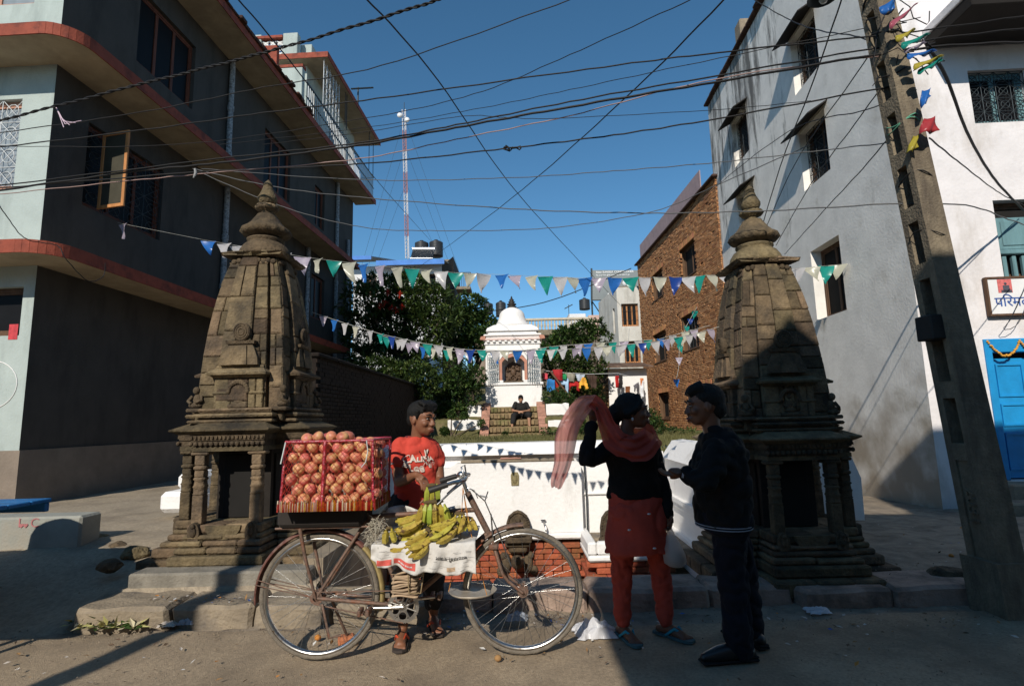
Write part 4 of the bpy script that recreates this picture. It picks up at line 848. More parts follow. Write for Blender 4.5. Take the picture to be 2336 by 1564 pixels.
for i in range(6):
    a, b, c, d = pts[i], pts[i + 1], pin[i + 1], pin[i]
    q.hexa([(hx + p[0], hy - 0.012, p[1]) for p in (a, b, c, d)] + [(hx + p[0], hy + 0.1, p[1]) for p in (a, b, c, d)])
part('arch_frame', q, M_PINK, hs)
for s_ in (-1, 1): hb('plinth_ball_base', s_ * 0.42 - 0.09, s_ * 0.42 + 0.09, -0.03, 0.1, 2.581, 2.66)
# statue in the niche
q = MB(); q.prism([(hx + p[0] * 0.27, 2.66 + p[1] * 0.62) for p in [(-1, 0), (1, 0), (1, 0.7), (0.6, 0.95), (0, 1.05), (-0.6, 0.95), (-1, 0.7)]], 0.08, hy + 0.42, ax=1)
for i in range(26): q.ball((hx + rr(-0.24, 0.24), hy + 0.41, 2.7 + rr(0, 0.55)), (rr(0.025, 0.05), 0.03, rr(0.025, 0.05)), 6, 5)
q.ball((hx, hy + 0.38, 3.12), 0.06, 8, 6); q.ball((hx, hy + 0.39, 2.95), (0.1, 0.05, 0.13), 8, 6)
for s_ in (-1, 1): q.tube([(hx + s_ * 0.09, hy + 0.37, 3.03), (hx + s_ * 0.2, hy + 0.36, 3.0), (hx + s_ * 0.19, hy + 0.36, 3.14)], 0.025, 6); q.tube([(hx + s_ * 0.04, hy + 0.37, 2.84), (hx + s_ * 0.13, hy + 0.35, 2.76), (hx + s_ * 0.06, hy + 0.36, 2.68)], 0.03, 6)
o = q.build('statue', mat('dark_bronze', (0.1, 0.06, 0.035), 0.6, 0.4, 25)); tag(o, 'dark carved deity relief standing in the white shrine niche', 'statue')
hb('altar', -0.34, 0.34, 0.2, 0.54, 2.581, 2.655, M_STONE2)
# iron gate leaves standing open
for s_ in (-1, 1):
    gt = MB(); gt.T = Matrix.Translation((hx + s_ * 0.47, hy - 0.03, 2.6)) @ Matrix.Rotation(R(18) * -s_, 4, 'Z')
    for i in range(6): x = s_ * 0.075 * i; gt.tube([(x, 0, -0.25 + 0.03 * i if i > 3 else -0.08), (x, 0, 0.98 - 0.02 * i)], 0.009, 5)
    for z in (0.0, 0.45, 0.9): gt.tube([(0, 0, z), (s_ * 0.375, 0, z)], 0.009, 5)
    for i in range(5):
        for z in (0.12, 0.3, 0.58, 0.76): gt.tube([(s_ * (0.0375 + 0.075 * i) + 0.03 * math.cos(k * PI / 3), 0, z + 0.05 * math.sin(k * PI / 3)) for k in range(7)], 0.007, 4, cap=False)
    part('gate_leaf', gt, mat('teal_grey_iron', (0.12, 0.17, 0.19), 0.5, 0.2, 20, metal=0.4), hs)
for (w_, z0, z1) in ((0.97, 3.621, 3.70), (0.91, 3.701, 3.84), (0.95, 3.841, 3.90), (0.92, 3.901, 3.98), (0.98, 3.981, 4.06), (0.90, 4.061, 4.13), (0.96, 4.131, 4.20)):
    hb('cornice', -w_, w_, 0.93 - w_, 0.93 + w_, z0, z1, M_WHITE if w_ != 0.98 else mat('pinkish_wash', (0.7, 0.55, 0.5), 0.9))
for i in range(9): hb('cornice_block', -0.86 + i * 0.195, -0.76 + i * 0.195, -0.1, 0.0, 3.91, 3.975)
for s_ in (-1, 1):
    q = MB(); q.prism([(hx + s_ * 0.9, 4.0), (hx + s_ * 1.08, 4.02), (hx + s_ * 1.05, 4.12), (hx + s_ * 0.9, 4.14)], 0.2, hy - 0.06, ax=1); part('corner_upturn', q, M_PINK, hs)
for (w0, w1, z0, z1) in ((0.82, 0.78, 4.201, 4.32), (0.88, 0.84, 4.321, 4.42), (0.84, 0.62, 4.421, 4.56)):
    q = MB(); cy = hy + 0.93; q.hexa([(hx - w0, cy - w0, z0), (hx + w0, cy - w0, z0), (hx + w0, cy + w0, z0), (hx - w0, cy + w0, z0), (hx - w1, cy - w1, z1), (hx + w1, cy - w1, z1), (hx + w1, cy + w1, z1), (hx - w1, cy + w1, z1)]); part('roof_tier', q, M_WHITE, hs)
q = MB(); q.lathe([(0.66, 4.55), (0.57, 4.66), (0.50, 4.78), (0.455, 4.92), (0.43, 5.04), (0.37, 5.13), (0.27, 5.20), (0.17, 5.245), (0.1, 5.27)], (hx, hy + 0.93, 0), 28); part('dome', q, M_WHITE, hs)
q = MB(); q.lathe([(0.13, 5.265), (0.18, 5.30), (0.10, 5.33), (0.165, 5.37), (0.165, 5.40), (0.08, 5.43), (0.13, 5.47), (0.07, 5.51), (0.09, 5.55), (0.04, 5.59), (0.025, 5.66), (0.0, 5.70)], (hx, hy + 0.93, 0), 16); part('spire', q, mat('black_bronze', (0.025, 0.02, 0.017), 0.6), hs)
# brick stairway
stw = empty('brick_stairway', (0, 17, 0.8), 'mossy brick stairway climbing from the lawn to the white shrine', 'stairs')
M_STEP = mat('mossy_brick', (0.235, 0.165, 0.09), 1.0, 0.35, 8, 0.6, 40, col2=(0.12, 0.13, 0.045), c2scale=2.5, c2amt=(0.5, 0.68), rnd=0.2)
sb = MB(); sb.cbox((-0.051, -0.05, 0), (0.051, 0.05, 0.14), 0.01); SB = sb.mesh('brick', M_STEP)
for i in range(5):
    y = 16.15 + i * 0.37; z = 0.80 + i * 0.205
    q = MB(); q.box((-0.74, y + 0.05, z - 0.3), (0.74, y + 0.8, z + 0.165)); stp = part('step', q, M_STEP, stw)
    for k in range(13): put('brick', SB, stp, (-0.69 + 0.115 * k, y + 0.03 + rr(-0.01, 0.01), z + rr(-0.01, 0.012)))
M_PBRICK = mat('pink_brick', (0.40, 0.21, 0.15), 0.95, 0.25, 9, 0.5, 50, rnd=0.2)
cb = MB(); cb.cbox((-0.13, -0.03, -0.06), (0.13, 0.03, 0.06), 0.008); CB = cb.mesh('brick', M_PBRICK)
for s_ in (-1, 1):
    q = MB(); q.hexa([(s_ * 0.75, 16.0, 0.6), (s_ * 1.0, 16.0, 0.6), (s_ * 1.0, 18.0, 0.6), (s_ * 0.75, 18.0, 0.6), (s_ * 0.75, 16.0, 0.82), (s_ * 1.0, 16.0, 0.82), (s_ * 1.0, 18.0, 1.86), (s_ * 0.75, 18.0, 1.86)]); cw = part('side_wall', q, M_MORTAR, stw)
    for k in range(31):
        t = (k + 0.5) / 31; put('brick', CB, cw, (s_ * 0.875, 16.0 + 2.0 * t, 0.845 + 1.04 * t), (math.atan2(1.04, 2.0), 0, rr(-0.03, 0.03)))
# whitewashed terrace walls either side
for nm, x0, x1, y, z0, z1, lb in (('l', -1.98, -1.02, 16.55, 0.7, 1.40, 'low whitewashed terrace wall at the lawn left of the steps'), ('l', -1.45, -1.02, 17.38, 1.2, 1.86, 'small whitewashed terrace wall above, left of the steps'), ('r', 1.02, 1.72, 16.55, 0.7, 1.33, 'low whitewashed terrace wall at the lawn right of the steps'), ('r', 1.02, 1.74, 17.38, 1.2, 1.84, 'whitewashed terrace wall beside the seated man, upper right')):
    q = MB(); n = 12
    def f(u, v, x0=x0, x1=x1, y=y, z0=z0, z1=z1): return (x0 + (x1 - x0) * u, y + 0.02 * fbm(u * 3, v * 3, x0), z0 + (z1 - z0) * v + (0.04 * fbm(u * 4, 1.0, x0) if v > 0.5 else 0))
    q.grid(f, 14, 6); q.box((x0 + 0.02, y + 0.03, z0), (x1 - 0.02, y + 0.25, z1 - 0.02)); tag(q.build('terrace_wall', M_WHITE), lb, 'wall')

# ------------------------------------------------------------------ vegetation
M_LEAF = [thin('glossy_leaf', (0.062, 0.10, 0.026), 0.32, 0.25, 0.35, 3), thin('dark_leaf', (0.028, 0.05, 0.016), 0.4, 0.2, 0.35, 3), thin('yellow_green_leaf', (0.10, 0.13, 0.03), 0.45, 0.3, 0.3, 3)]
M_BUSH = [thin('bush_leaf', (0.055, 0.105, 0.025), 0.5, 0.3, 0.35, 3), thin('bush_leaf_dark', (0.03, 0.06, 0.018), 0.5, 0.25, 0.3, 3), thin('bush_leaf_pale', (0.11, 0.16, 0.04), 0.5, 0.35, 0.3, 3)]
M_BARK = mat('bark', (0.11, 0.085, 0.06), 0.95, 0.35, 15, 0.6, 40)
def leaf(mb, p, d, L, W_, up_):
    d = d.normalized(); s = d.cross(up_)
    if s.length < 1e-4: s = d.orthogonal()
    s = s.normalized() * W_ * 0.5; n = s.cross(d).normalized() * L * 0.06
    mb.add([p, p + d * L * 0.45 + s + n, p + d * L, p + d * L * 0.45 - s + n], [(0, 1, 2), (0, 2, 3)], False)
def crown(par, blobs, n, L, W_, mats, rnd, name='crown', whorl=5, shell=0.55):
    q = MB()
    tot = sum(b[1][0] * b[1][1] * b[1][2] for b in blobs)
    for c, r_ in blobs:
        c = Vector(c); k = int(n * (r_[0] * r_[1] * r_[2]) / tot / whorl)
        for _ in range(k):
            d = Vector((rnd.gauss(0, 1), rnd.gauss(0, 1), rnd.gauss(0, 1))).normalized(); t = shell + (1 - shell) * rnd.random() ** 0.6
            t *= 1 + 0.25 * mnoise.noise(d * 2.3 + c)
            p = c + Vector((d.x * r_[0], d.y * r_[1], d.z * r_[2])) * t
            q.mi = rnd.choice((0, 0, 0, 1, 1, 2))
            for _ in range(whorl):
                dd = (d * 0.7 + Vector((rnd.gauss(0, 1), rnd.gauss(0, 1), rnd.gauss(0, 0.8) - 0.1))).normalized()
                leaf(q, p, dd, L * rnd.uniform(0.6, 1.25), W_ * rnd.uniform(0.7, 1.2), Vector((rnd.gauss(0, 0.4), rnd.gauss(0, 0.4), 1)))
    return part(name, q, mats, par, fixn=False)
def trunk(par, pts, r0, r1, branches, rnd):
    q = MB(); k = len(pts); q.tube(pts, [r0 + (r1 - r0) * i / (k - 1) for i in range(k)], 8)
    for a, b in branches:
        a, b = Vector(a), Vector(b); m = (a + b) / 2 + Vector((rnd.uniform(-0.2, 0.2), rnd.uniform(-0.2, 0.2), 0.1)); q.tube([a, m, b], [r1, r1 * 0.7, r1 * 0.3], 6)
    return part('trunk', q, M_BARK, par)
rv = random.Random(21)
t1 = empty('leafy_tree', (-3.9, 19.5, 1.8), 'broad glossy-leaved tree with red flowers beside the grey house', 'tree')
bl = []
for (px, py, r_) in ((830, 690, 0.85), (880, 675, 0.95), (935, 670, 0.95), (985, 690, 0.9), (1005, 730, 0.75), (840, 760, 0.95), (900, 745, 1.0), (960, 755, 0.95), (850, 830, 0.9), (920, 820, 0.9), (980, 815, 0.7)):
    Y = 19.3 + rv.uniform(-0.8, 0.8); p = PY(px, py, Y); bl.append(((p.x, Y, p.z), (r_, r_ * 1.1, r_ * 0.85)))
trunk(t1, [(-3.9, 19.6, 1.6), (-3.8, 19.5, 2.6), (-3.85, 19.4, 3.6), (-3.7, 19.3, 4.8)], 0.16, 0.09, [((-3.85, 19.4, 3.4), b[0]) for b in bl], rv)
crown(t1, bl, 15000, 0.26, 0.075, M_LEAF, rv)
for (px, py) in ((880, 690), (868, 698), (893, 703), (903, 707), (918, 700), (884, 668), (912, 672)):
    p = PY(px, py, 18.1); q = MB()
    for _ in range(16):
        d = Vector((rv.gauss(0, 1), rv.gauss(0, 1) - 0.6, rv.gauss(0, 1))).normalized(); leaf(q, p, d, 0.16, 0.06, Vector((0, -0.3, 1)))
    part('flower_cluster', q, thin('red_bract', (0.5, 0.05, 0.03), 0.5, 0.3), t1, fixn=False)
t2 = empty('garden_tree', (-1.6, 21.5, 1.9), 'smaller rounded green tree standing left behind the white shrine', 'tree')
bl = []
for (px, py, r_) in ((1045, 720, 0.75), (1075, 700, 0.7), (1065, 740, 0.85), (1100, 745, 0.7), (1045, 775, 0.75), (1085, 780, 0.75), (1120, 765, 0.5)):
    Y = 21.3 + rv.uniform(-0.5, 0.5); p = PY(px, py, Y); bl.append(((p.x, Y, p.z), (r_, r_, r_ * 0.8)))
trunk(t2, [(-1.65, 21.5, 1.7), (-1.6, 21.4, 2.8), (-1.65, 21.4, 4.2)], 0.13, 0.07, [((-1.6, 21.4, 3.0), b[0]) for b in bl], rv)
crown(t2, bl, 9000, 0.17, 0.10, M_BUSH, rv)
def bush(name, label, specs, Y, n, L, W_, mats=M_BUSH, cat='bush'):
    p0 = PY(specs[0][0], specs[0][1], Y); b = empty(name, (p0.x, Y, zhill(p0.x, Y)), label, cat); bl = []
    for (px, py, r_) in specs:
        y = Y + rv.uniform(-0.3, 0.3); p = PY(px, py, y); bl.append(((p.x, y, p.z), (r_, r_ * 0.9, r_ * 0.9)))
    q = MB()
    for i in range(5): q.tube([(p0.x + rv.uniform(-0.2, 0.2), Y, zhill(p0.x, Y) - 0.05), (bl[i % len(bl)][0])], [0.03, 0.012], 5)
    part('stems', q, M_BARK, b)['kind'] = 'stuff'
    crown(b, bl, n, L, W_, mats, rv, 'foliage'); return b
bush('garden_bush', 'big rounded green bush left of the brick steps', ((1045, 870, 0.52), (1010, 880, 0.45), (1080, 860, 0.42), (1055, 835, 0.38), (1030, 915, 0.5), (1072, 900, 0.42), (1002, 925, 0.4), (1040, 935, 0.32), (1005, 955, 0.28)), 17.3, 11000, 0.085, 0.055)
bush('wall_ivy', 'dark ivy tumbling over the shaded garden wall', ((815, 850, 0.45), (850, 845, 0.5), (890, 850, 0.5), (930, 855, 0.5), (965, 860, 0.45), (870, 880, 0.4), (920, 890, 0.4), (960, 895, 0.4), (985, 880, 0.4)), 16.6, 7000, 0.12, 0.06, M_LEAF, cat='ivy')
bush('creeper', 'wild creeper climbing below the balustrade terrace', ((1330, 760, 0.6), (1290, 775, 0.7), (1360, 745, 0.45), (1260, 800, 0.6), (1380, 770, 0.35)), 24.0, 6500, 0.15, 0.09, cat='creeper')
bush('garden_hedge', 'tangled hedge hung with washing right of the white shrine', ((1270, 830, 0.55), (1310, 830, 0.6), (1350, 835, 0.55), (1260, 870, 0.45), (1300, 870, 0.5), (1340, 880, 0.55), (1320, 905, 0.5), (1285, 900, 0.4), (1360, 905, 0.35)), 20.0, 10000, 0.12, 0.07, M_LEAF, cat='hedge')
bush('weed_clump', 'bright weeds on the terrace right of the shrine', ((1255, 905, 0.28), (1275, 900, 0.26), (1295, 910, 0.26), (1310, 925, 0.3), (1308, 945, 0.25)), 17.9, 4000, 0.08, 0.03, cat='weeds')
bush('weed_clump', 'green weeds at the foot of the low right terrace wall', ((1245, 985, 0.16), (1270, 990, 0.14), (1300, 975, 0.22), (1320, 965, 0.25), (1335, 985, 0.2)), 15.6, 3000, 0.07, 0.035, cat='weeds')
bush('weed_clump', 'ground ivy around the low left terrace wall', ((1015, 985, 0.16), (1030, 945, 0.12), (1060, 948, 0.12), (1098, 965, 0.12), (1100, 990, 0.12)), 16.2, 2500, 0.06, 0.035, cat='weeds')
bush('weed_clump', 'grassy weeds along the foot of the brick house', ((1490, 975, 0.3), (1515, 985, 0.25), (1545, 990, 0.2), (1480, 955, 0.3), (1575, 990, 0.2)), 14.5, 3000, 0.09, 0.03, cat='weeds')
bush('weed_clump', 'tuft of weeds in the middle of the lowest brick step', ((1152, 990, 0.09), (1155, 995, 0.07)), 16.0, 400, 0.05, 0.03, cat='weeds')
# lawn grass: blades
q = MB()
for _ in range(9000):
    y = 7.6 + 9.0 * rv.random() ** 0.7; x = rv.uniform(-2.3, 3.2 if y < 11 else 5.0)
    if abs(x) < 1.0 and y > 15.9: continue
    z = zhill(x, y); h_ = rv.uniform(0.04, 0.12); a = rv.uniform(0, 6.28); w_ = 0.012
    q.add([(x - w_, y, z - 0.01), (x + w_, y, z - 0.01), (x + math.cos(a) * h_ * 0.5, y + math.sin(a) * h_ * 0.5, z + h_)], [(0, 1, 2)], False)
tag(q.build('grass', thin('dry_grass', (0.13, 0.125, 0.045), 0.7, 0.3), fixn=False), 'short rough grass on the lawn behind the white wall', 'grass', kind='stuff')

# ------------------------------------------------------------------ far houses
def tank_at(name, p, r_, h_, label, m=M_TANK):
    t = empty(name, p, label, 'water tank')
    q = MB(); prof = [(r_ * 0.95, 0)]
    for i in range(8): z = h_ * 0.85 * i / 8; prof += [(r_, z + 0.01), (r_, z + h_ * 0.075), (r_ * 0.965, z + h_ * 0.09)]
    prof += [(r_, h_ * 0.86), (r_ * 0.6, h_ * 0.95), (r_ * 0.25, h_ * 0.98), (r_ * 0.25, h_), (0.01, h_)]
    q.lathe(prof, p, 20); part('body', q, m, t); q = MB(); q.lathe([(r_ * 0.27, h_), (r_ * 0.27, h_ + 0.05), (0.01, h_ + 0.06)], p, 12); part('lid', q, m, t); return t
bhs = empty('blue_roof_house', (-6, 35, 3), 'white house with blue edged roof behind the flowering tree', 'house')
M_FARW = mat('far_white_wall', (0.68, 0.68, 0.68), 0.9, 0.08, 1)
M_BLUEPAINT = mat('roof_blue_paint', (0.06, 0.2, 0.55), 0.6, 0.15, 3)
q = MB(); q.T = wframe((-10.3, 35, 0), (1, 0), (0, -1)); wall_face(q, 0, 5.8, 3, 11.6, [(0.6, 1.5, 9.6, 11.0), (2.6, 3.6, 9.7, 11.2), (4.6, 5.4, 9.7, 11.0)], 0.3); q.quad((5.8, 0, 3), (5.8, -6, 3), (5.8, -6, 11.6), (5.8, 0, 11.6)); part('wall', q, M_FARW, bhs)
for a, b, c, d in ((0.6, 1.5, 9.6, 11.0), (2.6, 3.6, 9.7, 11.2), (4.6, 5.4, 9.7, 11.0)): window(bhs, wframe((-10.3, 35, 0), (1, 0), (0, -1)), a, b, c, d, 0.25, M_WOOD, 2)
q = MB(); q.hexa([(-8.6, 34.2, 11.6), (-4.25, 34.2, 11.6), (-4.0, 38, 12.3), (-8.3, 38, 12.3), (-8.6, 34.2, 11.68), (-4.25, 34.2, 11.68), (-4.0, 38, 12.4), (-8.3, 38, 12.4)]); r_ = part('roof', q, mat('dusty_roof_sheet', (0.3, 0.26, 0.22), 0.9, 0.2, 2), bhs)
q = MB(); q.box((-8.62, 34.15, 11.4), (-4.23, 34.19, 11.72)); part('roof_edge', q, M_BLUEPAINT, r_)
q = MB(); q.hexa([(-11.2, 34.0, 11.9), (-8.9, 34.0, 11.9), (-7.9, 37, 12.5), (-11.2, 37, 12.5), (-11.2, 34.0, 11.98), (-8.9, 34.0, 11.98), (-7.9, 37, 12.58), (-11.2, 37, 12.58)]); r2 = part('roof', q, mat('grey_roof_sheet', (0.16, 0.18, 0.21), 0.6, 0.15, 2), bhs)
q = MB(); q.box((-11.2, 33.95, 11.75), (-8.88, 33.99, 12.0)); part('roof_edge', q, M_BLUEPAINT, r2)
q = MB(); q.hexa([(-4.49, 35.0, 3), (-3.7, 36.5, 3), (-3.7, 41, 3), (-4.49, 41, 3), (-4.49, 35.0, 11.5), (-3.9, 36.5, 12.6), (-3.9, 41, 12.6), (-4.49, 41, 11.5)]); part('end_wall', q, mat('dark_brick_end', (0.06, 0.045, 0.035), 0.9, 0.3, 6), bhs)
q = MB(); q.cbox((-3.69, 36.0, 10.15), (-2.7, 37.5, 10.35), 0.02); bal = part('balcony', q, M_KERB, bhs)
q = MB()
for i in range(9): q.tube([(-3.65 + i * 0.115, 36.0, 10.35), (-3.65 + i * 0.115, 36.0, 11.3)], 0.015, 5)
q.tube([(-3.69, 36.0, 11.3), (-2.7, 36.0, 11.3)], 0.025, 5); q.tube([(-2.7, 36.0, 11.3), (-2.7, 37.4, 11.3)], 0.025, 5); part('balcony_rail', q, M_IRON, bal)['kind'] = 'stuff'
tank_at('water_tank', PY(962, 582, 37) - Vector((0, 0, 0.1)), 0.48, 1.1, 'left of the two black water tanks on the blue edged roof')
tank_at('water_tank', PY(995, 582, 37) - Vector((0, 0, 0.1)), 0.48, 1.15, 'right of the two black water tanks on the blue edged roof')
q = MB(); q.box((-5.9, 36.6, 12.2), (-3.95, 37.6, 12.42)); tag(q.build('tank_stand', M_KERB), 'concrete stand under the two black roof tanks', 'stand')
sh_ = empty('solar_heater', (-6, 35.2, 12.0), 'silver solar water heater with dark tubes on the blue edged roof', 'solar heater')
a0, a1, a2, a3 = PY(938, 588, 35.0), PY(985, 588, 35.0), PY(990, 570, 36.0), PY(943, 570, 36.0)
for i in range(16):
    t = i / 15; q = MB(); q.tube([a0.lerp(a1, t), a3.lerp(a2, t)], 0.045, 6); part('vacuum_tube', q, M_TANK, sh_)
q = MB(); q.tube([PY(941, 568, 36.0), PY(992, 568, 36.0)], 0.13, 12); part('header_tank', q, mat('silver', (0.75, 0.76, 0.78), 0.3, metal=0.7), sh_)
q = MB(); q.tube([PY(936, 589, 34.95), PY(987, 589, 34.95)], 0.05, 8); part('foot_rail', q, MATS['silver'], sh_)
# radio mast
mast = empty('radio_mast', PY(930, 600, 60), 'tall red and white lattice radio mast behind the blue roof', 'mast')
b0, b1 = PY(930, 590, 60), PY(922, 252, 60)
for sgm in range(7):
    q = MB(); za = b0.lerp(b1, sgm / 7); zb = b0.lerp(b1, (sgm + 1) / 7); s = 0.2
    for dx, dy in ((-s, -s), (s, -s), (0, s)): q.tube([za + Vector((dx, dy, 0)), zb + Vector((dx, dy, 0))], 0.04, 5)
    nseg = 6
    for i in range(nseg):
        p, p2 = za.lerp(zb, i / nseg), za.lerp(zb, (i + 1) / nseg)
        for (ax_, ay), (bx_, by) in (((-s, -s), (s, -s)), ((s, -s), (0, s)), ((0, s), (-s, -s))): q.tube([p + Vector((ax_, ay, 0)), p2 + Vector((bx_, by, 0))], 0.025, 4)
    part('mast_section', q, (mat('mast_white', (0.6, 0.58, 0.58), 0.6), mat('mast_red', (0.36, 0.17, 0.15), 0.6))[sgm % 2], mast)
q = MB(); q.tube([b1, b1 + Vector((0, 0, 1.0))], 0.04, 5); part('lightning_rod', q, M_IRON, mast)
for dx, dz in ((-0.45, -0.8), (0.4, -1.4)):
    q = MB(); c = b1 + Vector((dx, -0.4, dz)); q.lathe([(0.3, 0.0), (0.28, 0.12), (0.05, 0.2)], c, 12, axis='y'); part('dish', q, M_FARW, mast)
for k in range(6):
    q = MB(); s_ = -1 if k % 2 else 1; tp = b0.lerp(b1, (0.5, 0.75, 0.95)[k // 2]); q.tube([tp, b0 + Vector((s_ * (4 + k * 0.4), 2, -1))], 0.013, 4); part('guy_wire', q, M_IRON, mast)
# pale concrete house behind the washing
gh = empty('concrete_house', (5.3, 27, 2), 'pale concrete house with barred windows behind the washing', 'house')
M_CONC = mat('pale_concrete', (0.56, 0.55, 0.51), 0.95, 0.12, 2, 0.2, 20, col2=(0.33, 0.31, 0.27), c2scale=1.2, c2amt=(0.5, 0.75), streak=(1.5, 1.5, 0.5))
c0 = PY(1408, 700, 27); pl = PZ(1365, 690, 7.85)
TGf = wframe((c0.x, 27, 0), (1, 0), (0, -1)); d_ = Vector((pl.x - c0.x, pl.y - 27, 0)); TGs = wframe((c0.x, 27, 0), d_, (-d_.y, d_.x))
wA = (0.2, 1.05, 5.85, 7.0); wB = (0.25, 1.05, 4.0, 5.1)
q = MB(); q.T = TGf; wall_face(q, 0, 6, 2, 7.85, [wA, wB], 0.25); part('front_wall', q, M_CONC, gh)
q = MB(); q.T = TGs; wall_face(q, 0, d_.length, 2, 7.85, [(0.5, 0.85, 5.6, 6.9)], 0.2); part('side_wall', q, M_CONC, gh)
q = MB(); q.box((c0.x + 0.02, 27.02, 7.852), (c0.x + 6, 30, 7.9)); part('roof', q, M_KERB, gh)
for w_ in (wA, wB): window(gh, TGf, *w_, 0.2, mat('orange_wood', (0.46, 0.2, 0.07)), 3, bars=9)
window(gh, TGs, 0.5, 0.85, 5.6, 6.9, 0.15, M_WOOD, 1)
# washing shed with tiled roof
sd = empty('tiled_shed', (4.4, 21, 1), 'small white shed with a tiled roof hung with washing', 'shed')
sa = PY(1387, 850, 21); TSf = wframe((sa.x, 21, 0), (1, 0.05), (0.05, -1)); TSs = wframe((sa.x, 21, 0), (-0.35, 1), (-1, -0.35))
q = MB(); q.T = TSf; q.box((0, -2.5, 0.6), (1.5, 0, 3.22)); part('front_wall', q, M_WHITE, sd)
q = MB(); q.T = TSs; q.box((0.02, -0.05, 0.6), (2.4, 0.03, 3.2)); sw = part('side_wall', q, M_MORTAR, sd)
rs = MB(); rs.T = TSs
for r_ in range(26):
    x = 0.1 * (r_ % 2)
    while x < 2.2: rs.box((x + 0.03, 0.02, 0.75 + r_ * 0.07), (x + 0.22, 0.05 + rr(0, 0.01), 0.81 + r_ * 0.07)); x += 0.215
o = part('brick_courses', rs, M_BRICK, sd, fixn=False); o['kind'] = 'stuff'
for i in range(10):
    for j in range(3):
        q = MB(); q.T = TSf; x = -0.35 + i * 0.2; y0 = 0.45 - j * 0.5; z = 3.24 + 0.09 * j; q.hexa([(x, y0, z - 0.02), (x + 0.19, y0, z - 0.02), (x + 0.19, y0 - 0.55, z + 0.09), (x, y0 - 0.55, z + 0.09), (x, y0, z + 0.03), (x + 0.19, y0, z + 0.03), (x + 0.19, y0 - 0.55, z + 0.13), (x, y0 - 0.55, z + 0.13)]); part('roof_tile', q, mat('shed_tile', (0.14, 0.09, 0.065), 0.95, 0.3, 8, rnd=0.3), sd)
# balustraded terrace far behind
bt = empty('balustrade_terrace', (2.7, 32, 3), 'far roof terrace with a stone balustrade right of the white dome', 'terrace')
q = MB(); q.box((0.3, 32, 3), (5.2, 38, 6.2)); part('wall', q, mat('terrace_dark', (0.16, 0.13, 0.1), 0.95, 0.3, 2), bt)
q = MB(); q.cbox((0.2, 31.6, 6.21), (4.7, 38, 6.55), 0.03); part('floor_slab', q, mat('mossy_slab', (0.2, 0.17, 0.12), 0.95, 0.4, 4), bt)
bp = MB(); bp.lathe([(0.05, 0), (0.05, 0.05), (0.035, 0.1), (0.07, 0.22), (0.065, 0.3), (0.035, 0.42), (0.05, 0.5), (0.05, 0.55)], n=8); BP = bp.mesh('baluster', mat('cream_stone', (0.5, 0.44, 0.34), 0.9, 0.2, 6))
for i in range(22): put('baluster', BP, bt, (0.4 + i * 0.195, 31.8, 6.56))
q = MB(); q.cbox((0.2, 31.7, 7.12), (4.7, 31.95, 7.25), 0.02); part('hand_rail', q, MATS['cream_stone'], bt)
for x in (0.25, 4.5): q = MB(); q.cbox((x, 31.68, 6.56), (x + 0.22, 31.97, 7.118), 0.02); part('rail_post', q, MATS['cream_stone'], bt)
q = MB(); q.cbox((4.72, 33, 3), (5.6, 36, 7.6), 0.02); tag(q.build('pink_stair_head', mat('pink_plaster', (0.55, 0.38, 0.32), 0.9, 0.1, 2)), 'pinkish stair tower next to the far balustrade', 'building')
q = MB(); q.cbox((3.6, 34, 7.0), (4.7, 36, 7.9), 0.03); tag(q.build('roof_room', M_FARW), 'small white roof room behind the far balustrade', 'building')
tank_at('water_tank', PY(1334, 706, 36), 0.36, 0.75, 'black water tank on a white frame above the far balustrade')
tank_at('water_tank', PY(1114, 716, 40), 0.36, 0.85, 'black water tank peeping over the garden tree')
tank_at('water_tank', PY(1143, 722, 38), 0.36, 1.1, 'tall black water tank just left of the white dome')
q = MB(); q.box((-2.6, 38, 3), (1.5, 44, 6.7)); tag(q.build('far_block', mat('far_brick_block', (0.26, 0.2, 0.16), 0.9, 0.2, 2)), 'plain far block behind the white dome carrying two tanks', 'building')
an = empty('roof_aerial', PY(1298, 722, 33), 'bent television aerial on the far terrace', 'aerial')
q = MB(); p = PY(1298, 722, 33); q.tube([p, p + Vector((0, 0, 0.75))], 0.02, 5); part('mast', q, M_IRON, an)
q = MB(); q.tube([p + Vector((-0.25, 0, 0.5)), p + Vector((0.25, 0, 0.75))], 0.03, 5)
for k in range(4): q.tube([p + Vector((-0.2 + 0.12 * k, -0.15, 0.53 + 0.06 * k)), p + Vector((-0.2 + 0.12 * k, 0.15, 0.53 + 0.06 * k))], 0.012, 4)
part('antenna', q, M_IRON, an)
# billboard
bb = empty('billboard', PY(1405, 685, 45), 'grey shampoo billboard on a steel frame above the concrete house', 'billboard')
A, B, Cc, D = PY(1351, 616, 45), PY(1462, 616, 45), PY(1462, 684, 45), PY(1351, 684, 45)
q = MB(); q.hexa([D, Cc, Cc + Vector((0, 0.15, 0)), D + Vector((0, 0.15, 0)), A, B, B + Vector((0, 0.15, 0)), A + Vector((0, 0.15, 0))]); part('board', q, mat('billboard_grey', (0.2, 0.22, 0.22), 0.5, 0.12, 0.6), bb)
q = MB(); q.tube([D + Vector((-0.06, 0, -0.2)), A + Vector((-0.06, 0, 0.15))], 0.08, 5); q.tube([D + Vector((-0.1, 0.05, 0)), Cc + Vector((0, 0.05, 0))], 0.06, 5)
for i in range(4):
    p = D.lerp(Cc, i / 3) + Vector((0, 0.3, 0)); q.tube([p, p + Vector((0, 0, -6))], 0.08, 5); q.tube([p, p + Vector((1.2, 0, -2))], 0.05, 5)
part('steel_frame', q, M_IRON, bb)
bw = mat('print_white', (0.7, 0.7, 0.7), 0.6, 0.05)
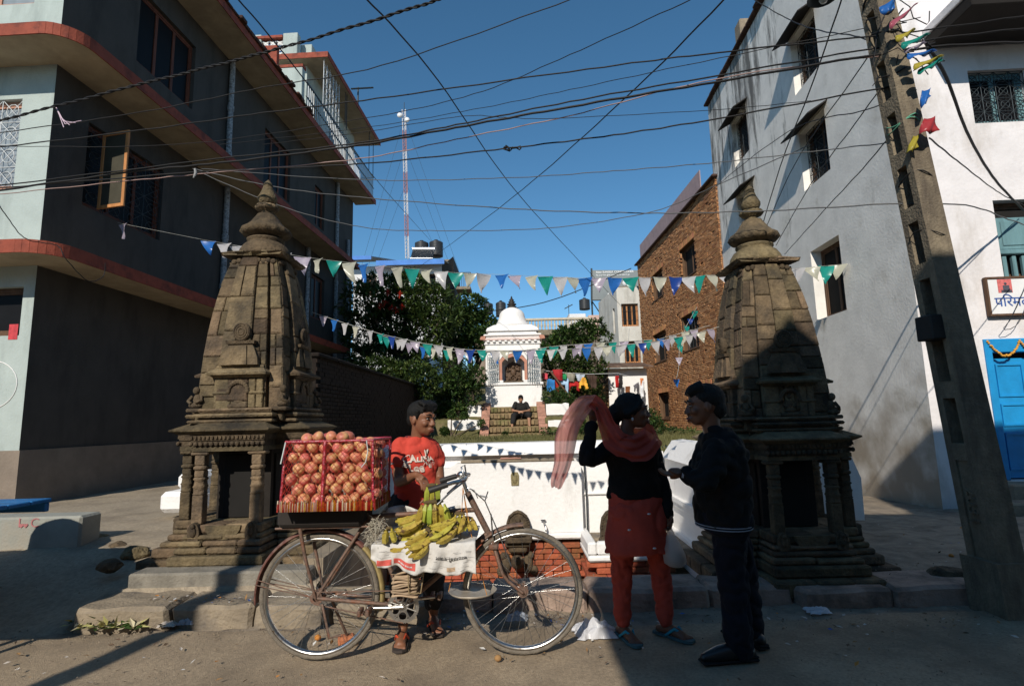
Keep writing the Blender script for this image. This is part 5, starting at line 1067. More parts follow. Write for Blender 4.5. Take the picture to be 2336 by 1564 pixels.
text('lettering', 'New SUNSILK CONDITIONER', 0.24, bw, bb, frame_m(PY(1360, 623, 44.97), (1, 0, 0), (0, 0, 1)), bold=0.006)
text('lettering', 'let your hair glide smoothly to want 2 go', 0.17, bw, bb, frame_m(PY(1360, 629, 44.97), (1, 0, 0), (0, 0, 1)), bold=0.004)
q = MB(); q.box((PY(1353, 0, 45).x, 44.96, D.z + 0.05), (PY(1380, 0, 45).x, 44.99, D.z + 0.55)); q.lathe([(0.32, 44.95), (0.3, 44.99)], (PY(1393, 0, 45).x, 0, D.z + 1.35), 14, axis='y'); part('printed_figure', q, bw, bb)
q = MB(); q.prism([(PY(1382, 0, 45).x, D.z), (PY(1398, 0, 45).x, D.z), (PY(1397, 0, 45).x, D.z + 1.05), (PY(1384, 0, 45).x, D.z + 1.0)], 0.03, 44.955, ax=1); part('printed_red', q, mat('print_red', (0.7, 0.16, 0.12), 0.6), bb)

# ------------------------------------------------------------------ washing lines
q = MB(); q.tube([PY(1240, 845, 18.8), PY(1290, 850, 18.9), PY(1345, 853, 19.0), PY(1410, 851, 19.2), PY(1432, 857, 19.6)], 0.008, 5); tag(q.build('washing_line', M_FARW), 'upper washing line strung from the hedge to the shed', 'rope')
q = MB(); q.tube([PY(1255, 846, 18.6), PY(1275, 872, 18.5), PY(1300, 905, 18.4)], 0.035, 6); tag(q.build('leaning_pole', M_WOOD), 'slanting wooden pole propping the washing', 'pole')
def garment(name, label, poly, Y, col, cat='clothing', seed=0):
    """cloth shape given by its outline in the photo, hung at distance Y, waved and with thickness"""
    pts = [PY(u, v, Y) for u, v in poly]; q = MB(); n = len(pts); ce = sum(pts, Vector()) / n
    xs = [p.x for p in pts]; zs = [p.z for p in pts]
    # fill with a fine strip grid inside the outline
    NX, NZ = 14, 12; x0, x1, z0, z1 = min(xs), max(xs), min(zs), max(zs)
    def inside(x, z):
        c = False
        for i in range(n):
            a, b = pts[i], pts[(i + 1) % n]
            if (a.z > z) != (b.z > z) and x < (b.x - a.x) * (z - a.z) / (b.z - a.z) + a.x: c = not c
        return c
    idx = {}
    def vid(i, j):
        if (i, j) not in idx:
            x = x0 + (x1 - x0) * i / NX; z = z0 + (z1 - z0) * j / NZ; idx[(i, j)] = len(q.v)
            q.v.append(Vector((x, Y + 0.05 * math.sin(x * 23 + seed) * (1 - 0.5 * j / NZ) + 0.02 * math.sin(z * 17 + seed), z)))
        return idx[(i, j)]
    for i in range(NX):
        for j in range(NZ):
            if inside(x0 + (x1 - x0) * (i + 0.5) / NX, z0 + (z1 - z0) * (j + 0.5) / NZ):
                q.f.append([vid(i, j), vid(i + 1, j), vid(i + 1, j + 1), vid(i, j + 1)]); q.m.append(0); q.sm.append(True)
    o = q.build(name, mat('cloth_%d_%d_%d' % tuple(int(c * 255) for c in col), col, 0.9, 0.15, 8), fixn=False)
    md = o.modifiers.new('thickness', 'SOLIDIFY'); md.thickness = 0.015
    return tag(o, label, cat, 'washing hung out to dry')
G_ = [('red_cloth', 'dark red cloth draped at the top of the propping pole', [(1261, 843), (1283, 842), (1284, 868), (1266, 866)], (0.35, 0.02, 0.025)), ('green_cloth', 'small green cloth beside the dark red one', [(1282, 854), (1292, 853), (1292, 866), (1282, 865)], (0.02, 0.25, 0.09)), ('grey_cloth', 'grey-olive cloth over the washing line', [(1288, 849), (1312, 852), (1311, 872), (1297, 869)], (0.25, 0.23, 0.18)), ('pale_blue_cloth', 'pale blue-grey top over the washing line', [(1313, 853), (1334, 854), (1331, 871), (1318, 870)], (0.4, 0.45, 0.52)),
      ('blue_trousers', 'bright blue trousers near the white shrine', [(1248, 864), (1265, 866), (1268, 897), (1248, 893)], (0.03, 0.18, 0.45)), ('red_trousers', 'narrow red garment hanging behind the pole', [(1265, 866), (1275, 868), (1274, 893), (1266, 886)], (0.42, 0.03, 0.02)), ('pale_blue_shirt', 'pale blue shirt hanging behind the pole', [(1276, 863), (1298, 864), (1296, 898), (1290, 898), (1289, 878), (1280, 876)], (0.35, 0.5, 0.68)), ('red_shirt', 'red long-sleeved top under the blue-grey one', [(1298, 868), (1321, 870), (1322, 892), (1316, 890), (1316, 879), (1303, 880), (1300, 893), (1296, 890)], (0.42, 0.02, 0.02)),
      ('yellow_shirt', 'orange-yellow long-sleeved shirt on the washing line', [(1322, 871), (1329, 860), (1336, 862), (1342, 886), (1336, 888), (1334, 878), (1324, 878), (1325, 887), (1320, 887)], (0.75, 0.38, 0.05)), ('brown_cloth', 'dark brown cloth at the shed end of the line', [(1337, 855), (1362, 856), (1360, 886), (1350, 884)], (0.06, 0.035, 0.025)),
      ('black_cloth', 'black garment hanging on the white shed wall', [(1413, 857), (1420, 857), (1420, 884), (1412, 884)], (0.02, 0.018, 0.018)), ('red_scarf', 'red garment hanging on the white shed wall', [(1403, 857), (1412, 857), (1412, 884), (1404, 884)], (0.45, 0.02, 0.02)), ('brown_towel', 'brown towel hanging low on the white shed', [(1427, 881), (1437, 881), (1437, 898), (1428, 898)], (0.2, 0.07, 0.025)), ('grey_trousers', 'grey trousers hanging at the right of the shed', [(1445, 878), (1458, 871), (1460, 896), (1454, 896), (1451, 882), (1448, 897)], (0.12, 0.11, 0.12)), ('white_towel', 'white towel hanging behind the grey trousers', [(1460, 872), (1470, 868), (1470, 905), (1462, 905)], (0.7, 0.7, 0.72)), ('orange_cloth', 'small orange cloth hanging right of the shed', [(1459, 863), (1468, 862), (1468, 878), (1462, 880)], (0.7, 0.25, 0.1)), ('patterned_cloth', 'red and white patterned cloth next to the white shrine', [(1237, 850), (1250, 852), (1249, 864), (1240, 866)], (0.5, 0.06, 0.08))]
for i, (nm, lb, poly, col) in enumerate(G_): garment(nm, lb, poly, 20.4 if poly[0][0] > 1400 else 18.6 + 0.05 * (i % 4), col, seed=i)
# ================================================================== BICYCLE WITH FRUIT
YB = 3.433
def b(px, py, dy=0.0): return PY(px, py, YB + dy)
bike = empty('bicycle', (-0.6, YB, 0), 'old rusty roadster bicycle loaded with fruit, standing on the road', 'bicycle')
RA, FA = Vector((-1.18, YB, 0.358)), Vector((0.028, YB, 0.358))
M_OCHRE = mat('ochre_mudguard', (0.34, 0.26, 0.11), 0.6, 0.3, 20, metal=0.1)
M_MAROON = mat('maroon_enamel', (0.16, 0.07, 0.055), 0.4, 0.4, 30, metal=0.2, col2=(0.22, 0.16, 0.12), c2scale=15)
def ring(mb, c, r, minor, n=48, m=8, a0=0, a1=2 * PI, sx=1.0):
    pts = [c + Vector((r * math.cos(a0 + (a1 - a0) * i / n), 0, r * math.sin(a0 + (a1 - a0) * i / n))) for i in range(n + 1)]
    mb.tube(pts, minor, m, cap=abs(a1 - a0) < 6.28, flat=sx)
def wheel(c):
    q = MB(); q.tube([c + Vector((0, -0.04, 0)), c + Vector((0, 0.04, 0))], 0.022, 12); q.tube([c + Vector((0, -0.055, 0)), c + Vector((0, 0.055, 0))], 0.008, 8)
    for s_ in (-1, 1): q.tube([c + Vector((0, s_ * 0.03, 0)), c + Vector((0, s_ * 0.034, 0))], 0.033, 14)
    h = part('wheel', q, M_RUST, bike); h['label'] = 'wheel with rusty hub'
    q = MB(); n = 64; vs = []; prof = [(0.012, 0.329), (0.019, 0.338), (0.0185, 0.35), (0.011, 0.357), (0, 0.359), (-0.011, 0.357), (-0.0185, 0.35), (-0.019, 0.338), (-0.012, 0.329)]
    fs = []; k = len(prof)
    for i in range(n):
        a = 2 * PI * i / n
        for j, (y, r_) in enumerate(prof): rj = r_ - (0.002 if (i % 2 and 2 <= j <= 6) else 0); vs.append(c + Vector((rj * math.cos(a), y, rj * math.sin(a))))
    for i in range(n):
        for j in range(k): fs.append((i * k + j, i * k + (j + 1) % k, ((i + 1) % n) * k + (j + 1) % k, ((i + 1) % n) * k + j))
    q.add(vs, fs, True); part('tyre', q, M_RUBBER, h)
    q = MB(); vs = []; fs = []; prof = [(0.0165, 0.331), (0.0165, 0.322), (0.008, 0.312), (-0.008, 0.312), (-0.0165, 0.322), (-0.0165, 0.331)]; k = len(prof)
    for i in range(n):
        a = 2 * PI * i / n; vs += [c + Vector((r_ * math.cos(a), y, r_ * math.sin(a))) for y, r_ in prof]
    for i in range(n):
        for j in range(k): fs.append((i * k + j, i * k + (j + 1) % k, ((i + 1) % n) * k + (j + 1) % k, ((i + 1) % n) * k + j))
    q.add(vs, fs, True); part('rim', q, M_STEEL, h)
    q = MB()
    for i in range(36):
        a = 2 * PI * i / 36; s_ = -1 if i % 2 else 1; ha = a + (0.85 if (i // 2) % 2 else -0.85)
        q.tube([c + Vector((0.03 * math.cos(ha), s_ * 0.032, 0.03 * math.sin(ha))), c + Vector((0.313 * math.cos(a), s_ * 0.003, 0.313 * math.sin(a)))], 0.00125, 4)
    part('spokes', q, M_STEEL, h)['kind'] = 'stuff'
    return h
wheel(RA); wheel(FA)
# frame tubes
fr = MB()
def tb(mb, pts, r, n=10): mb.tube([Vector(p) for p in pts], r, n)
HT, HB = b(1066, 1122), b(1126, 1238); BB = Vector((b(925, 1372).x, YB, 0.30)); SC = b(838, 1178)
tb(fr, [SC, b(1082, 1162)], 0.0145); tb(fr, [b(1112, 1216), BB], 0.0165); tb(fr, [BB, SC, SC + (SC - BB) * 0.12], 0.0145); tb(fr, [HT, HB], 0.019)
for s_ in (-1, 1):
    tb(fr, [RA + Vector((0, s_ * 0.058, 0)), SC + Vector((0, s_ * 0.03, -0.02))], 0.0095); tb(fr, [RA + Vector((0, s_ * 0.058, 0)), BB + Vector((-0.03, s_ * 0.035, 0))], 0.0115)
fr.ball(BB, (0.03, 0.04, 0.03), 10, 8); part('frame', fr, M_RUST, bike)
q = MB()
for s_ in (-1, 1):
    q.tube([HB + Vector((0.004, s_ * 0.02, -0.02)), b(1136, 1270) + Vector((0, s_ * 0.05, 0)), b(1146, 1302) + Vector((0, s_ * 0.052, 0)), b(1160, 1320) + Vector((0, s_ * 0.053, 0)), FA + Vector((0, s_ * 0.055, 0))], [0.013, 0.012, 0.011, 0.010, 0.009], 8)
q.cbox((HB.x - 0.03, YB - 0.055, HB.z - 0.03), (HB.x + 0.03, YB + 0.055, HB.z), 0.008); part('fork', q, M_RUST, bike)
# mudguards
def guard(name, c, a0, a1, m):
    q = MB(); n = 28; vs = []; fs = []
    for i in range(n + 1):
        a = a0 + (a1 - a0) * i / n
        for y, r_ in ((-0.031, 0.366), (-0.028, 0.378), (-0.013, 0.387), (0, 0.389), (0.013, 0.387), (0.028, 0.378), (0.031, 0.366), (0.027, 0.374), (0, 0.385), (-0.027, 0.374)): vs.append(c + Vector((r_ * math.cos(a), y, r_ * math.sin(a))))
    for i in range(n):
        for j in range(10): fs.append((i * 10 + j, i * 10 + (j + 1) % 10, (i + 1) * 10 + (j + 1) % 10, (i + 1) * 10 + j))
    q.add(vs, fs, True); return part(name, q, m, bike)
guard('mudguard', RA, R(-14), R(46), M_OCHRE); guard('mudguard', RA, R(46.5), R(186), M_MAROON); guard('mudguard', FA, R(88), R(150), M_RUST)
q = MB()
for s_ in (-1, 1): q.tube([RA + Vector((0, s_ * 0.06, 0)), RA + Vector((-0.375, s_ * 0.033, 0.075))], 0.003, 5); q.tube([RA + Vector((0, s_ * 0.06, 0)), RA + Vector((-0.37, s_ * 0.033, 0.105))], 0.003, 5)
part('mudguard_stays', q, M_RUST, bike)
# drive: chainring with spoked openings and letters, cranks, pedals, chain
cr = MB(); n = 46; CY_ = YB - 0.06
def annulus(mb, c, r0, r1, y0, y1, n=40, teeth=0):
    vs = []; fs = []
    for i in range(n):
        a = 2 * PI * i / n; ro = r1 + (teeth if i % 2 else 0)
        for r_, y in ((r0, y0), (ro, y0), (ro, y1), (r0, y1)): vs.append(Vector((c.x + r_ * math.cos(a), y, c.z + r_ * math.sin(a))))
    for i in range(n):
        for j in range(4): fs.append((i * 4 + j, i * 4 + (j + 1) % 4, ((i + 1) % n) * 4 + (j + 1) % 4, ((i + 1) % n) * 4 + j))
    mb.add(vs, fs, False)
annulus(cr, BB, 0.070, 0.088, CY_ - 0.002, CY_ + 0.002, 92, 0.005); annulus(cr, BB, 0.008, 0.027, CY_ - 0.003, CY_ + 0.003, 24)
for k, (a, rr_) in enumerate(((200, 0.026), (265, 0.026), (115, 0.022))):
    c = BB + Vector((0.051 * math.cos(R(a)), 0, 0.051 * math.sin(R(a)))); annulus(cr, c, rr_ - 0.004, rr_ + 0.004, CY_ - 0.0018, CY_ + 0.0018, 26)
for a in (160, 232, 300, 340, 20, 60): cr.tube([BB + Vector((0.022 * math.cos(R(a)), -0.06, 0.022 * math.sin(R(a)))), BB + Vector((0.08 * math.cos(R(a)), -0.06, 0.08 * math.sin(R(a))))], 0.005, 5)
ck = part('chainring', cr, mat('worn_alloy', (0.42, 0.4, 0.37), 0.35, 0.25, 30, metal=0.9), bike)
text('letters', 'HERO', 0.03, MATS['worn_alloy'], ck, frame_m((BB.x + 0.02, CY_ - 0.002, BB.z - 0.012), (0.5, 0, 0.86), (-0.86, 0, 0.5)), extrude=0.0015)
q = MB(); q.tube([BB + Vector((0, -0.07, 0)), BB + Vector((0, 0.07, 0))], 0.013, 10); PE = b(845, 1378); q.tube([BB + Vector((0, -0.068, 0)), Vector((PE.x, YB - 0.072, BB.z + 0.0))], [0.013, 0.009], 8); q.tube([BB + Vector((0, 0.068, 0)), BB + Vector((0.165, 0.072, 0.01))], [0.012, 0.009], 8); part('crank', q, M_STEEL, bike)
for x, s_ in ((PE.x, -1), (BB.x + 0.165, 1)):
    q = MB(); y0 = YB + s_ * 0.08
    q.tube([(x, y0, BB.z), (x, y0 + s_ * 0.10, BB.z)], 0.006, 6); q.cbox((x - 0.035, min(y0 + s_ * 0.01, y0 + s_ * 0.09), BB.z - 0.018), (x - 0.012, max(y0 + s_ * 0.01, y0 + s_ * 0.09), BB.z + 0.018), 0.005); q.cbox((x + 0.012, min(y0 + s_ * 0.01, y0 + s_ * 0.09), BB.z - 0.018), (x + 0.035, max(y0 + s_ * 0.01, y0 + s_ * 0.09), BB.z + 0.018), 0.005); part('pedal', q, M_RUST, bike)
q = MB()
for s_ in (-1, 1): q.tube([BB + Vector((0, -0.06, s_ * 0.089)), RA + Vector((0, -0.06, s_ * 0.034))], 0.004, 5)
annulus(q, RA + Vector((0, 0, 0)), 0.02, 0.035, CY_ - 0.002, CY_ + 0.002, 30, 0.003); part('chain', q, M_RUST, bike)
# stand, carrier
q = MB(); S0 = b(752, 1372); S1 = PZ(792, 1450, 0.05); q.tube([RA + Vector((0.04, 0.07, -0.03)), S1], 0.009, 6); q.tube([RA + Vector((0.04, -0.07, -0.03)), RA + Vector((0.10, -0.12, -0.2)), RA + Vector((0.16, -0.1, -0.19))], 0.008, 6); part('stand', q, M_RUST, bike)
q = MB(); z0 = b(760, 1196).z
for y in (-0.09, -0.03, 0.03, 0.09): q.tube([(-1.42, YB + y, z0), (-0.86, YB + y, z0)], 0.007, 6)
for x in (-1.4, -1.2, -1.0, -0.88): q.tube([(x, YB - 0.09, z0), (x, YB + 0.09, z0)], 0.006, 6)
for s_ in (-1, 1): q.tube([RA + Vector((0.0, s_ * 0.07, 0.0)), (b(708, 1262).x, YB + s_ * 0.085, b(708, 1262).z), (b(697, 1200).x, YB + s_ * 0.09, z0)], [0.008, 0.011, 0.013], 6)
part('carrier', q, M_RUST, bike)
# handlebar, stem, grips, brake levers and rods
q = MB(); ST = b(1054, 1086)
q.tube([HT + (HT - HB) * 0.0, b(1060, 1106), ST], 0.012, 8); q.tube([ST + Vector((0, -0.05, 0)), ST + Vector((0, 0.05, 0))], 0.015, 8); part('stem', q, M_STEEL, bike)
q = MB()
for s_ in (-1, 1):
    q.tube([ST, ST + Vector((0.035, s_ * 0.09, 0.0)), ST + Vector((0.03, s_ * 0.17, -0.005)), ST + Vector((-0.03, s_ * 0.225, -0.012)), ST + Vector((-0.15, s_ * 0.25, -0.045))], 0.0115, 8)
part('handlebar', q, M_STEEL, bike)
for s_ in (-1, 1):
    q = MB(); q.tube([ST + Vector((-0.06, s_ * 0.235, -0.02)), ST + Vector((-0.165, s_ * 0.252, -0.05))], [0.0165, 0.018], 10); part('grip', q, mat('black_rubber_grip', (0.03, 0.028, 0.027), 0.5), bike)
    q = MB(); q.tube([ST + Vector((0.02, s_ * 0.15, -0.02)), ST + Vector((-0.04, s_ * 0.20, -0.06)), ST + Vector((-0.12, s_ * 0.235, -0.13))], 0.006, 6); part('brake_lever', q, M_STEEL, bike)
q = MB(); q.tube([ST + Vector((0.02, -0.04, 0.0)), ST + Vector((0.0, -0.05, 0.06)), ST + Vector((0.02, -0.03, 0.07)), ST + Vector((0.03, -0.03, 0.0))], 0.005, 6); q.ball(ST + Vector((0.0, -0.02, 0.012)), (0.03, 0.03, 0.022), 10, 8); part('bell', q, M_STEEL, bike)
q = MB(); q.tube([b(1066, 1112, -0.05), b(1082, 1118, -0.06), b(1090, 1136, -0.06)], 0.003, 5); q.tube([b(1076, 1116, -0.05), b(1106, 1142, -0.05), b(1136, 1212, -0.045), b(1166, 1290, -0.04)], 0.004, 5); q.tube([b(1094, 1130, -0.05), b(1112, 1134, -0.05)], 0.005, 5); q.tube([b(1106, 1142, -0.05), b(1113, 1120, -0.05)], 0.004, 5); q.tube([b(1120, 1172, -0.045), b(1124, 1225, -0.05)], 0.005, 5); part('brake_rods', q, M_STEEL, bike)
# brick under the stand, kraft bags
q = MB(); q.T = Matrix.Translation((S1.x - 0.005, S1.y, 0.0)) @ Matrix.Rotation(R(20), 4, 'Z'); q.cbox((-0.05, -0.04, 0.0), (0.055, 0.045, 0.055), 0.014); tag(q.build('broken_brick', mat('orange_brick', (0.42, 0.15, 0.07), 0.95, 0.3, 20, 0.5, 60)), 'orange broken brick propping the bicycle stand', 'brick')
bg_ = empty('paper_bag_stack', b(930, 1350, -0.12), 'stack of folded brown paper bags tied under the banana tray', 'paper bags')
for i in range(11):
    q = MB(); z = b(930, 1350, -0.12).z + 0.0125 * i; x0, x1 = b(902, 1320, -0.12).x, b(957, 1320, -0.12).x; o1, o2 = rr(-0.012, 0.012), rr(-0.012, 0.012)
    q.grid(lambda u, v: (x0 + o1 + (x1 - x0 + o2) * u, YB - 0.19 + 0.17 * v, z + 0.006 * math.sin(u * 5 + i) + 0.004 * math.sin(v * 4 + i * 2)), 8, 4)
    o = part('paper_bag', q, mat('kraft_paper', (0.36, 0.26, 0.17), 0.85, 0.15, 20, rnd=0.2), bg_, fixn=False); md = o.modifiers.new('t', 'SOLIDIFY'); md.thickness = 0.008
q = MB(); p0 = b(932, 1285, -0.21); q.tube([p0, b(931, 1318, -0.215), b(933, 1352, -0.2)], 0.004, 5); q.tube([b(965, 1260, -0.2), b(966, 1310, -0.2), b(960, 1352, -0.19), b(933, 1352, -0.2)], 0.004, 5); part('string', q, mat('jute', (0.3, 0.22, 0.12), 0.95), bg_)
# ------------------------------------------------------------------ apple basket
FY, BY = 3.19, 3.56
bx = empty('apple_basket', (-1.12, 3.43, 0.84), 'red netted apple basket on the rear carrier', 'basket')
TLc, TRc, BLc, BRc = PY(653, 1008, FY), PY(850, 1008, FY), PY(640, 1162, FY), PY(852, 1162, FY)
X0, X1, ZB, ZTp = BLc.x, BRc.x, BLc.z, TLc.z; XT0, XT1 = TLc.x, TRc.x
M_REDTAPE = mat('red_tinsel', (0.33, 0.01, 0.03), 0.3, 0.5, 60, 0.4, 90, spec=0.8)
q = MB(); q.cbox((X0, FY - 0.01, ZB - 0.012), (X1, BY, ZB + 0.012), 0.006); part('tray', q, M_WOOD, bx)
# foil fringed band
q = MB(); n = 150
for side in ((Vector((X0, FY - 0.02, 0)), Vector((X1, FY - 0.02, 0))), (Vector((X1 + 0.01, FY - 0.02, 0)), Vector((X1 + 0.01, BY, 0))), (Vector((X0 - 0.01, BY, 0)), Vector((X0 - 0.01, FY - 0.02, 0)))):
    d = side[1] - side[0]; nn = Vector((d.y, -d.x, 0)).normalized()
    for i in range(n):
        a, c = side[0] + d * (i / n), side[0] + d * ((i + 1) / n); o1, o2 = nn * (0.006 if i % 2 else -0.003), nn * (-0.003 if i % 2 else 0.006); q.mi = random.choice((0, 0, 1, 1, 1, 2)); hh = 0.045 + rr(-0.015, 0.012)
        q.quad(a + o1 + Vector((0, 0, ZB - 0.012)), c + o2 + Vector((0, 0, ZB - 0.012)), c + o2 * 0.5 + Vector((0, 0, ZB + hh)), a + o1 * 0.5 + Vector((0, 0, ZB + hh)))
o = part('foil_band', q, [mat('gold_foil', (0.62, 0.36, 0.06), 0.25, 0.4, 80, metal=0.7), mat('red_foil', (0.4, 0.04, 0.03), 0.3, 0.4, 80, metal=0.4), mat('cream_paper', (0.6, 0.52, 0.4), 0.8)], bx, fixn=False); o['kind'] = 'stuff'
def tinsel(pts, r):
    q = MB(); P2 = []
    for i in range(len(pts) - 1):
        for k in range(14): P2.append(Vector(pts[i]).lerp(Vector(pts[i + 1]), k / 14))
    P2.append(Vector(pts[-1])); q.tube(P2, [r * rr(0.75, 1.25) for _ in P2], 7, smooth=False); return part('wrapped_rod', q, M_REDTAPE, bx)
cs = [(XT0, FY), (XT1, FY), (XT1 + 0.02, BY), (XT0 + 0.02, BY)]; cb_ = [(X0, FY - 0.01), (X1, FY - 0.01), (X1, BY), (X0, BY)]
for i in range(4):
    tinsel([(cs[i][0], cs[i][1], ZTp), (cs[(i + 1) % 4][0], cs[(i + 1) % 4][1], ZTp)], 0.008); tinsel([(cb_[i][0], cb_[i][1], ZB), (cs[i][0], cs[i][1], ZTp)], 0.0075)
xm, xb = PY(742, 1008, FY).x, PY(734, 1150, FY - 0.01).x
tinsel([(xb, FY - 0.014, ZB), (xm, FY - 0.004, ZTp)], 0.009)
tinsel([(X1 + 0.02, FY + 0.12, ZB + 0.02), (XT1 + 0.02, FY + 0.12, ZTp - 0.03)], 0.007)
# net
q = MB()
def netp(u, v, side):
    if side == 0: x = (X0 + (X1 - X0) * u) * (1 - v) + (XT0 + (XT1 - XT0) * u) * v; return Vector((x, FY - 0.016 + 0.006 * math.sin(u * 30) * math.sin(v * 20), ZB + (ZTp - ZB) * v))
    y = FY + (BY - FY) * u; xx = (X1 + 0.01) * (1 - v) + (XT1 + 0.015) * v if side == 1 else (X0 - 0.01) * (1 - v) + (XT0 - 0.01) * v
    return Vector((xx, y, ZB + (ZTp - ZB) * v))
for side, cols in ((0, 15), (1, 10), (2, 10)):
    rows_ = 10
    for i in range(-rows_, cols):
        for dr in (1, -1):
            pts = []
            for k in range(rows_ + 1):
                u = (i + k) / cols if dr == 1 else (cols - i - k) / cols
                if 0 <= u <= 1: pts.append(netp(u + 0.006 * math.sin(k * 2 + i), k / rows_, side))
            if len(pts) > 1: q.tube(pts, 0.0011, 4)
part('net', q, mat('red_net_cord', (0.42, 0.03, 0.02), 0.6), bx)['kind'] = 'stuff'
q = MB(); a = Vector((XT1 - 0.03, FY - 0.02, ZTp)); q.tube([a, a + Vector((0.01, -0.005, -0.06)), a + Vector((0.0, -0.01, -0.12)), a + Vector((-0.025, -0.01, -0.15))], 0.003, 5); part('plastic_tie', q, mat('pale_plastic', (0.55, 0.6, 0.58), 0.4), bx)
q = MB(); a = Vector((XT0 + 0.005, FY - 0.02, ZTp)); q.tube([a, a + Vector((-0.012, -0.005, -0.07)), a + Vector((-0.02, -0.01, -0.12))], 0.004, 5); part('plastic_tie', q, MATS['pale_plastic'], bx)
# apples
def apple_mesh(k, m):
    q = MB(); prof = []
    for i in range(13):
        t = PI * i / 12; r_ = math.sin(t) * (1 + 0.08 * math.cos(t)); z = math.cos(t) * 0.9 - 0.16 * math.exp(-(r_ / 0.22) ** 2) * (1 if math.cos(t) > 0 else -0.8); prof.append((max(r_, 0.02) * 0.0345, z * 0.0345))
    q.lathe(prof[::-1], n=18); return q.mesh('apple', m)
def apple_mat():
    m = mat('apple_skin', (0.50, 0.145, 0.105), 0.45, 0.3, 60, spec=0.4, rnd=0.22, hue=0.018, obj=True); n = m.node_tree.nodes; l = m.node_tree.links
    bs = n['Principled BSDF'].inputs['Base Color']; src = bs.links[0].from_socket
    tc = n.new('ShaderNodeTexCoord'); oi = n.new('ShaderNodeObjectInfo'); ad = n.new('ShaderNodeVectorMath'); l.new(tc.outputs['Object'], ad.inputs[0]); l.new(oi.outputs['Location'], ad.inputs[1])
    nz = n.new('ShaderNodeTexNoise'); nz.inputs['Scale'].default_value = 17; nz.inputs['Detail'].default_value = 3; l.new(ad.outputs[0], nz.inputs['Vector'])
    mr = n.new('ShaderNodeMapRange'); mr.inputs[1].default_value = 0.42; mr.inputs[2].default_value = 0.68; l.new(nz.outputs[0], mr.inputs[0])
    mx = n.new('ShaderNodeMix'); mx.data_type = 'RGBA'; l.new(mr.outputs[0], mx.inputs[0]); l.new(src, mx.inputs[6]); mx.inputs[7].default_value = (0.62, 0.40, 0.16, 1); l.new(mx.outputs[2], bs); return m
AM = apple_mesh(0, apple_mat()); ra = random.Random(4)
def apple(x, y, z, lb): o = link('apple', AM, None, (x, y, z), (ra.uniform(-1.3, 1.3), ra.uniform(-1.3, 1.3), ra.uniform(0, 6)), (ra.uniform(0.9, 1.1), ra.uniform(0.9, 1.1), ra.uniform(0.86, 1.1))); tag(o, lb, 'apple', 'apples in the netted basket')
nrow = 7; pit = 0.0585; ORD = ['bottom', 'second', 'third', 'fourth', 'fifth', 'sixth', 'top']; CNT = ['first', 'second', 'third', 'fourth', 'fifth', 'sixth', 'seventh', 'eighth', 'ninth', 'tenth', 'eleventh']
IN_ = 'apple packed deep inside the netted basket'
for r_ in range(nrow):
    z = ZB + 0.045 + r_ * pit; v = (z - ZB) / (ZTp - ZB); xa = X0 + (XT0 - X0) * v + 0.035; xbn = X1 + (XT1 - X1) * v - 0.035
    n = int((xbn - xa) / 0.0665) + (0 if r_ % 2 else 1)
    for i in range(n):
        x = xa + (xbn - xa) * (i + (0.5 if r_ % 2 else 0)) / max(1, n - (0 if r_ % 2 else 1))
        if r_ == nrow - 1 and (i < 1 or i > n - 3): continue
        apple(x + ra.uniform(-0.006, 0.006), FY + 0.03 + ra.uniform(-0.006, 0.01), z + ra.uniform(-0.006, 0.006), '%s apple from the left in the %s row behind the front net' % (CNT[i], ORD[r_] if r_ in (0, 6) else ORD[r_] + ' lowest'))
        if r_ < nrow - 1: apple(x + 0.033 + ra.uniform(-0.006, 0.006), FY + 0.095, z + 0.02, IN_)
    for k in range(3 if r_ < nrow - 1 else 0): apple(X0 + (XT0 - X0) * v + 0.03, FY + 0.16 + k * 0.068 + 0.03 * (r_ % 2), z, IN_); apple(X1 + (XT1 - X1) * v - 0.03, FY + 0.16 + k * 0.068 + 0.03 * (r_ % 2), z, IN_)
for k, (px, py) in enumerate(((704, 1001), (724, 1000), (746, 1001))): p = PY(px, py, FY + 0.13); apple(p.x, p.y, p.z, ('leftmost', 'middle', 'rightmost')[k] + ' of the three apples just topping the basket rim')
p = PY(793, 996, FY + 0.06); o = link('apple', AM, None, p, (0.2, 0.1, 1), (1.15, 1.15, 1.15)); tag(o, 'single large apple balanced on top of the basket rim', 'apple', 'apples in the netted basket')
for i in range(5):
    for j in range(3): apple(X0 + 0.12 + i * 0.073, FY + 0.17 + j * 0.08, ZTp - 0.085 + ra.uniform(-0.01, 0.01), IN_)
q = MB(); q.cbox((-1.4, YB - 0.13, z0 + 0.008), (-0.9, YB + 0.13, ZB - 0.014), 0.02); part('carrier_pad', q, mat('dark_sacking', (0.03, 0.025, 0.022), 0.95), bx)

